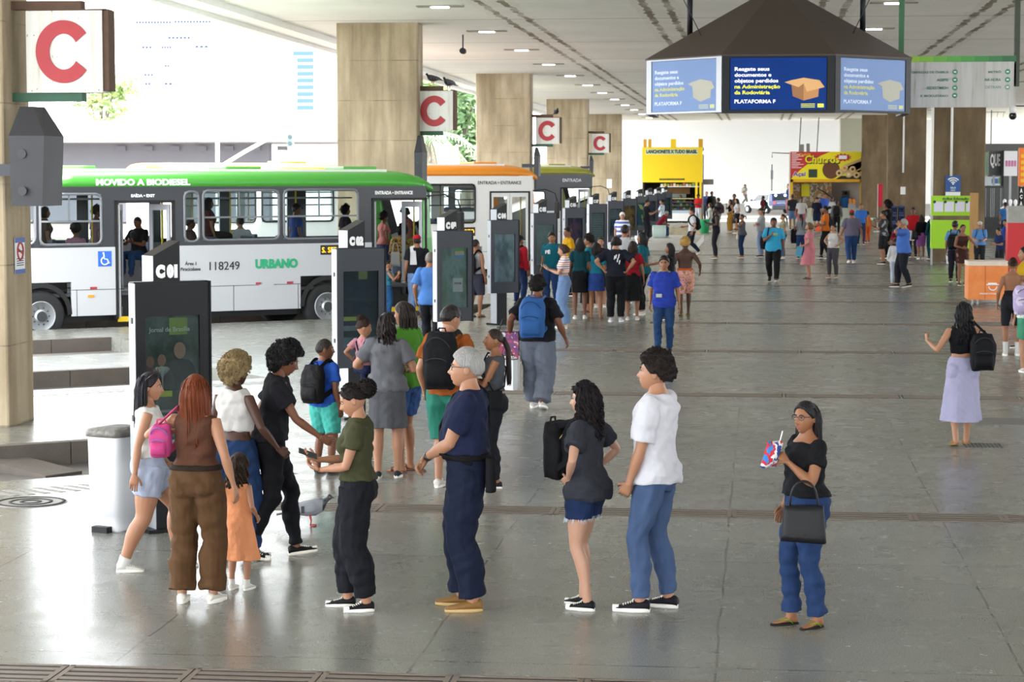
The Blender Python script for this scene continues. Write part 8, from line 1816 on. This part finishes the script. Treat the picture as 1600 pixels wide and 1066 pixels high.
Q('man in navy jacket by the corner of the yellow stall', 1104, 345, 299, 150, sex='m', sk='brown', hair=hr(), shirt=tee('#1c2240', .95), legs=pants('#22232a'), shoes=BLKS)
Q('man in black clothes next to the navy jacket at the yellow stall', 1112, 347, 299, 200, sex='m', sk='brown', hair=hr(), shirt=tee('#1a1a1d', .95), legs=pants('#1b1c20'), shoes=BLKS)
r_ = Q('distant walker with white backpack before the far white wall', 1164, 320, 288, 250, sex='m', sk='tan', hair=hr(), shirt=tee('#b9b5a8'), legs=pants('#6a675e'), shoes=BLKS, feet=WALK_R); backpack(r_, '#c9c6bd', 'pale backpack on the distant walker before the white wall', z=.98)
Q('distant figure in navy at the corner of the churros stall', 1232, 338, 287, 100, sex='m', sk='tan', hair=hr(), shirt=tee('#1f2c55'), legs=pants('#8a5a52'), shoes=BLKS)
r_ = Q('man in maroon t-shirt with teal backpack passing the police car', 1192, 352, 306, 110, sex='m', sk='brown', hair=hr(), shirt=tee('#5a1c2c', .4), legs=pants('#22232b'), shoes=BLKS); backpack(r_, '#1f6f80', 'teal backpack on the man in maroon passing the police car', z=.95)
Q('man in charcoal t-shirt and denim shorts with back turned near the churros stall', 1238, 359, 303, 6, sex='m', sk='brown', hair=hr('buzz'), shirt=tee('#2c2e35', .38), legs=shorts('#6a8ab8', .48, k='denim'), shoes=BLKS)
r_ = Q('man in white t-shirt and pink shorts with orange bag on a strap', 1252, 364, 308, 176, sex='m', sk='brown', hair=hr('buzz'), shirt=tee('#cfcac6', .4), legs=shorts('#b56a80', .46), shoes=SNK); handbag(r_, 'orange shoulder bag of the man in white t-shirt and pink shorts', (.26, .02, 1.12), .18, .2, .08, '#c85a2c', 80, .12)
r_ = Q('woman in light grey t-shirt and jeans holding a black jacket', 1251, 404, 334, 20, sex='f', sk='brown', hair=hr('pony'), shirt=tee('#8f939b', .3), legs=jeans('#2f4a7c', .008), shoes=dict(k='plain', c='#4a2f2c'), arms=(dict(w=(.2, .22, 1.1), e=(.5, -.4, -1)), dict(w=(.2, .2, 1.08), e=(.5, -.4, -1))))
o = wear(r_, 'jacket', 'black jacket over the arm of the woman in light grey t-shirt', 'jacket'); b = MB(); b.loft([[Vector((-.24 + .11 * cos(t) * q, .12 + .13 * sin(t) * q, z)) for t in [2 * pi * k / 16 for k in range(16)]] for q, z in ((.5, 1.14), (1, 1.10), (1.05, .9), (1.1, .7), (.9, .58))]); b.build('cloth', cloth('#18181b'), o)
Q('woman with wavy fair hair in pink dress holding a blue folder', 1264, 436, 347, 84, lod=1, sex='f', sk='light', fat=.16, hair=hr('wavy', '#6b5238', len=.09, wave=.012), dress=dict(c='#cf7f88', hem=.42, waist=1.2, w=.24, d=.21, sl=.28, off=.022), shoes=dict(k='sandal', c='#3a2a24'), arms=(dict(w=(.2, .2, 1.0)), dict(w=(.18, .2, .98), e=(.5, -.5, -.8))))
fo = PEOPLE[-1]; o = wear(fo, 'folder', 'light blue folder in the hand of the woman in pink dress', 'folder'); b = MB(); b.box(-.012, .012, -.09, .09, -.3, .0, 0, T(-.19, .26, .98) @ RX(.2)); b.build('cover', cloth('#5fa6c6'), o)
Q('man in navy t-shirt and navy shorts facing us before the churros stall', 1276, 362, 308, 178, sex='m', sk='light', hair=hr(), cap='#22242b', shirt=tee('#1d2133', .38), legs=shorts('#222c4c', .46), shoes=BLKS)
Q('man in royal blue polo walking in front of the churros counter', 1288, 356, 302, 190, sex='m', sk='tan', hair=hr('balding'), shirt=tee('#3f62b8', .4), legs=pants('#1f2133'), shoes=BLKS)
r_ = Q('woman in bright orange t-shirt and black leggings with orange bag', 1289, 404, 321, 80, sex='f', sk='brown', hair=hr('bun', r=.05), shirt=tee('#d9741f', .32), legs=pants('#1b1a1f', .006), shoes=BLKS, feet=STEP_R, arms=(dict(w=(.2, .2, 1.1)), dict(w=(.2, .22, 1.05)))); handbag(r_, 'orange bag at the waist of the woman in bright orange', (-.2, .2, 1.1), .2, .16, .09, '#d9541f', 60, .06)
Q('woman in white sleeveless top and grey trousers with hands on hips', 1302, 434, 350, 150, lod=1, sex='f', sk='light', hair=hr('bun', '#2a1c16', r=.035), shirt=tank('#d6d3cf', hem=.96, off=.016), legs=pants('#4c4a50', .018), shoes=dict(k='plain', c='#a88a6a'), arms=(HIP, HIP), feet=EASE)
Q('man in white shirt half hidden behind the orange t-shirt', 1299, 362, 307, 120, sex='m', sk='brown', hair=hr(), shirt=tee('#cfcfd2', .4), legs=pants('#2a2c33'), shoes=BLKS)
r_ = Q('person in grey hooded top with black backpack before the churros stall', 1307, 366, 313, -6, sex='m', sk='brown', hair=hr(), shirt=tee('#6b6b6a', .95, off=.026), legs=pants('#1c1c20'), shoes=BLKS); backpack(r_, '#1c1a1a', 'black backpack with round badge on the person in grey hooded top', w=.36, h=.5, z=.92)
Q('man in sky blue polo at the churros counter with his back to us', 1320, 352, 299, 0, sex='m', sk='tan', hair=hr(), shirt=tee('#3f7fc6', .4), legs=pants('#1d1f26'), shoes=BLKS)
Q('heavy man with red cap in purple-grey t-shirt and jeans walking away', 1330, 411, 328, 2, lod=1, sex='m', sk='tan', fat=.35, hair=hr('buzz'), cap='#b8242c', shirt=tee('#6a6478', .42, hem=.88, off=.022), legs=jeans('#2f4f80', .022), shoes=SNK, feet=STEP_R, arms=(dict(w=(.34, .05, .88)), dict(w=(.34, .05, .88))))
Q('man in blue work shirt walking beside the red cap', 1345, 382, 318, 188, sex='m', sk='tan', hair=hr('balding'), shirt=tee('#3a6fbf', .4), legs=pants('#2a3350'), shoes=BLKS, feet=STEP_L)
Q('child in orange top and orange trousers beyond the red cap', 1355, 379, 330, 20, sex='m', sk='tan', child=.4, hair=hr(), shirt=tee('#c96a2c', .4), legs=pants('#d05a1c', .02), shoes=BLKS)
r_ = Q('tall young man with round black hair in black t-shirt holding a green bowl', 1386, 404, 312, 60, lod=1, sex='m', sk='brown', hair=hr('afro', t=.035), shirt=tee('#17171a', .36), legs=pants('#1b1b1f'), shoes=BLKS, arms=(dict(PHONE), dict(PHONE, w=(.1, .34, 1.1)))); o = wear(r_, 'bowl', 'pale green bowl in the hands of the tall young man in black', 'bowl'); b = MB(); b.loft([[Vector((q * cos(t), .42 + q * sin(t), z)) for t in [2 * pi * k / 18 for k in range(18)]] for q, z in ((.06, 1.10), (.10, 1.13), (.13, 1.2), (.12, 1.2), (.09, 1.14), (.01, 1.12))]); b.build('bowl_body', mat('bowl_green', '#9fc6b4', .4), o)
Q('person in black top with grey print standing before the tall young man', 1380, 413, 329, 66, lod=1, sex='m', sk='tan', hair=hr(), shirt=tee(blotchy('grey_black_print', ['#17171a', '#2a2a2e', '#8a8a8c'], 6), .36), legs=shorts('#1a1a1d', .5), shoes=BLKS, arms=(dict(PHONE), dict(PHONE)))
r_ = Q('small woman in white hooded top and white leggings', 1398, 447, 372, -10, lod=1, sex='f', sk='tan', child=.15, hair=hr('long', '#2a2024', len=.12), shirt=tee('#d9d7d8', .9, hem=.86, off=.024), legs=pants('#c3ccdc', .006), shoes=dict(k='sandal', c='#8a5a4a'))
r_ = Q('grey-haired man in blue shirt and black trousers talking on his phone', 1411, 449, 341, 96, lod=1, sex='m', sk='light', fat=.2, belly=.03, hair=hr('balding', '#8f8d8b'), shirt=tee('#4a72c0', .42, hem=.86, off=.024), legs=pants('#20242c', .018), shoes=BLKS, feet=STEP_R, arms=(dict(w=(.2, .24, 1.1), e=(.4, -.5, -1)), dict(w=(.10, .14, 1.52), e=(.9, .2, -1), d=(-.2, -.1, 1)))); phone(r_, 1, 'dark phone at the ear of the grey-haired man in blue shirt')
r_ = Q('man in red t-shirt behind the phone caller', 1426, 402, 324, 170, sex='m', sk='brown', fat=.1, hair=hr(), shirt=tee('#c01f28', .38), legs=pants('#2a2b30'), shoes=BLKS); paper_bag(r_, 'white plastic bag held by the man in red t-shirt', (.1, .24, 1.1), .34, .36, .12, '#d6d4d2', 0)
Q('man in beige t-shirt with hands on hips by the blue crates', 1425, 366, 304, 172, sex='m', sk='tan', hair=hr(), shirt=tee('#b5a27f', .38), legs=pants('#2c2c33'), shoes=BLKS, arms=(HIP, HIP))
r_ = Q('woman in black top and mauve pink skirt with long hair', 1439, 405, 335, 16, sex='f', sk='tan', hair=hr('long', '#2a1c18', len=.3), shirt=tee('#17171a', .9, off=.016), skirt=dict(c='#93549a', hem=.5, w=.18, d=.15), shoes=SNK); handbag(r_, 'large black shoulder bag of the woman in mauve pink skirt', (-.27, -.05, 1.2), .34, .34, .16, '#18181b', 20, .1)
r_ = Q('woman in teal tracksuit with white stripes and dark backpack', 1455, 405, 333, 30, sex='f', sk='brown', hair=hr('bun', r=.05), shirt=tee('#174c52', .95, hem=.92, off=.016), legs=pants('#17535a', .014), shoes=dict(k='sneaker', c='#4a4436'), head=(40, 0, 0)); backpack(r_, '#17191c', 'dark backpack on the woman in teal tracksuit', z=1.0, x=.06)
r_ = Q('young man in white t-shirt with backpack straps by the green stand', 1480, 387, 320, 172, sex='m', sk='tan', hair=hr(), shirt=tee('#d3cfd6', .38), legs=pants('#3a3a44'), shoes=BLKS); backpack(r_, '#2a2f3a', 'dark backpack on the young man by the green stand', z=.95)
Q('dark-haired woman looking away between the green stand and the counter', 1498, 392, 330, 40, sex='f', sk='tan', hair=hr('bun', r=.05), shirt=tee('#c9c2b8'), legs=jeans('#2c416c'), shoes=BLKS)
r_ = Q('man in light blue t-shirt and dark trousers with black backpack, turned away', 1491, 441, 345, -20, lod=1, sex='m', sk='tan', hair=hr(), shirt=tee('#6f9fd0', .38), legs=pants('#23222c', .02), shoes=BLKS); backpack(r_, '#17181c', 'black backpack on the man in light blue t-shirt', z=.92)
Q('woman in short brown dress standing at the orange counter', 1503, 446, 350, 200, lod=1, sex='f', sk='tan', hip=1.06, hair=hr('pony', '#1f1512', len=.26), dress=dict(c='#4a2f2a', hem=.62, waist=1.15, w=.185, d=.155, top=1.38, off=.008), shoes=dict(k='plain', c='#5a3a3a'), arms=(dict(w=(.1, .22, 1.05), e=(.8, -.4, -.8), d=(-1, .2, 0)), dict(w=(.2, .46, 1.12), e=(.5, -.5, -.8))))
r_ = Q('man with white cap and sunglasses in light blue shirt behind the orange counter', 1530, 424, 346, 176, lod=1, sex='m', sk='light', fat=.15, hair=hr('buzz'), cap='#d3cdbf', shirt=tee('#5f93d0', .4), legs=pants('#2a2b30'), shoes=BLKS, specs=True, arms=(dict(w=(.12, .3, 1.06)), dict(w=(.12, .3, 1.06)))); backpack(r_, '#1d2026', 'dark backpack on the man with white cap behind the counter', z=.95)
Q('man in navy t-shirt and glasses leaning at the orange counter', 1562, 428, 356, 120, lod=1, sex='m', sk='light', hair=hr(t=.014), shirt=tee('#22315f', .38), legs=pants('#2a2b30'), shoes=BLKS, specs=True, bend=12, arms=(dict(w=(.12, .3, 1.1)), dict(w=(.12, .3, 1.1))))
r_ = Q('man in royal blue t-shirt with dark backpack behind the navy t-shirt', 1570, 412, 343, 130, sex='m', sk='light', hair=hr(t=.013), shirt=tee('#3557b0', .38), legs=pants('#2a2b30'), shoes=BLKS); backpack(r_, '#1a1d28', 'dark backpack on the man in royal blue t-shirt', z=.95)
r_ = Q('man in blue shirt with cap and bag passing the mannequins', 1570, 376, 316, 10, sex='m', sk='tan', hair=hr('buzz'), cap='#2a3040', shirt=tee('#3f7ab8', .4), legs=pants('#3a3f4a'), shoes=BLKS); handbag(r_, 'dark strap bag of the man passing the mannequins', (.24, -.02, 1.15), .24, .2, .1, '#2a2f3a', 80, .1)
Q('attendant in green t-shirt behind the counter of the yellow stall', 1063, 345, 299, 180, loc=(at_depth(1063, 330, 140.6).x, 140.6, 0), H=1.78, sex='f', sk='tan', hair=hr('bun', r=.04), shirt=tee('#1f8a55', .32), legs=pants('#22242b'), shoes=BLKS)
Q('man in black t-shirt reading by the far totems', 1010, 378, 312, -70, z=.30, sex='m', sk='light', hair=hr(), shirt=tee('#17171b', .36), legs=pants('#1d1e24', .02), shoes=dict(k='sneaker', c='#b5a284'), arms=(dict(PHONE), dict(PHONE)), head=(0, 14, 0))
Q('woman in blue patterned top with folded arms beside the far totems', 1034, 370, 311, 70, z=.30, sex='f', sk='tan', hair=hr('bun', r=.04), shirt=tee(blotchy('blue_pattern', ['#8fa6b8', '#c3ccd0', '#6f8a9c'], 12), .3), legs=jeans('#3a4f7a'), shoes=SNK, arms=(CROSS, CROSS))
gs = ground(1030, 372, .3)
Q('man in maroon t-shirt and jeans sitting bent over on a pale box', 1031, 372, 338, -60, loc=(gs.x, gs.y, 0), z=.30, H=1.15, sex='m', sk='tan', hair=hr('short', '#8f8d8b'), shirt=tee('#7c1f30', .38), legs=jeans('#3a5580'), shoes=SNK, sit=.60, feet=SITF, bend=34, lean=16, arms=(dict(w=(.1, .44, .95)), dict(w=(.1, .44, .95))), head=(0, 14, 0))
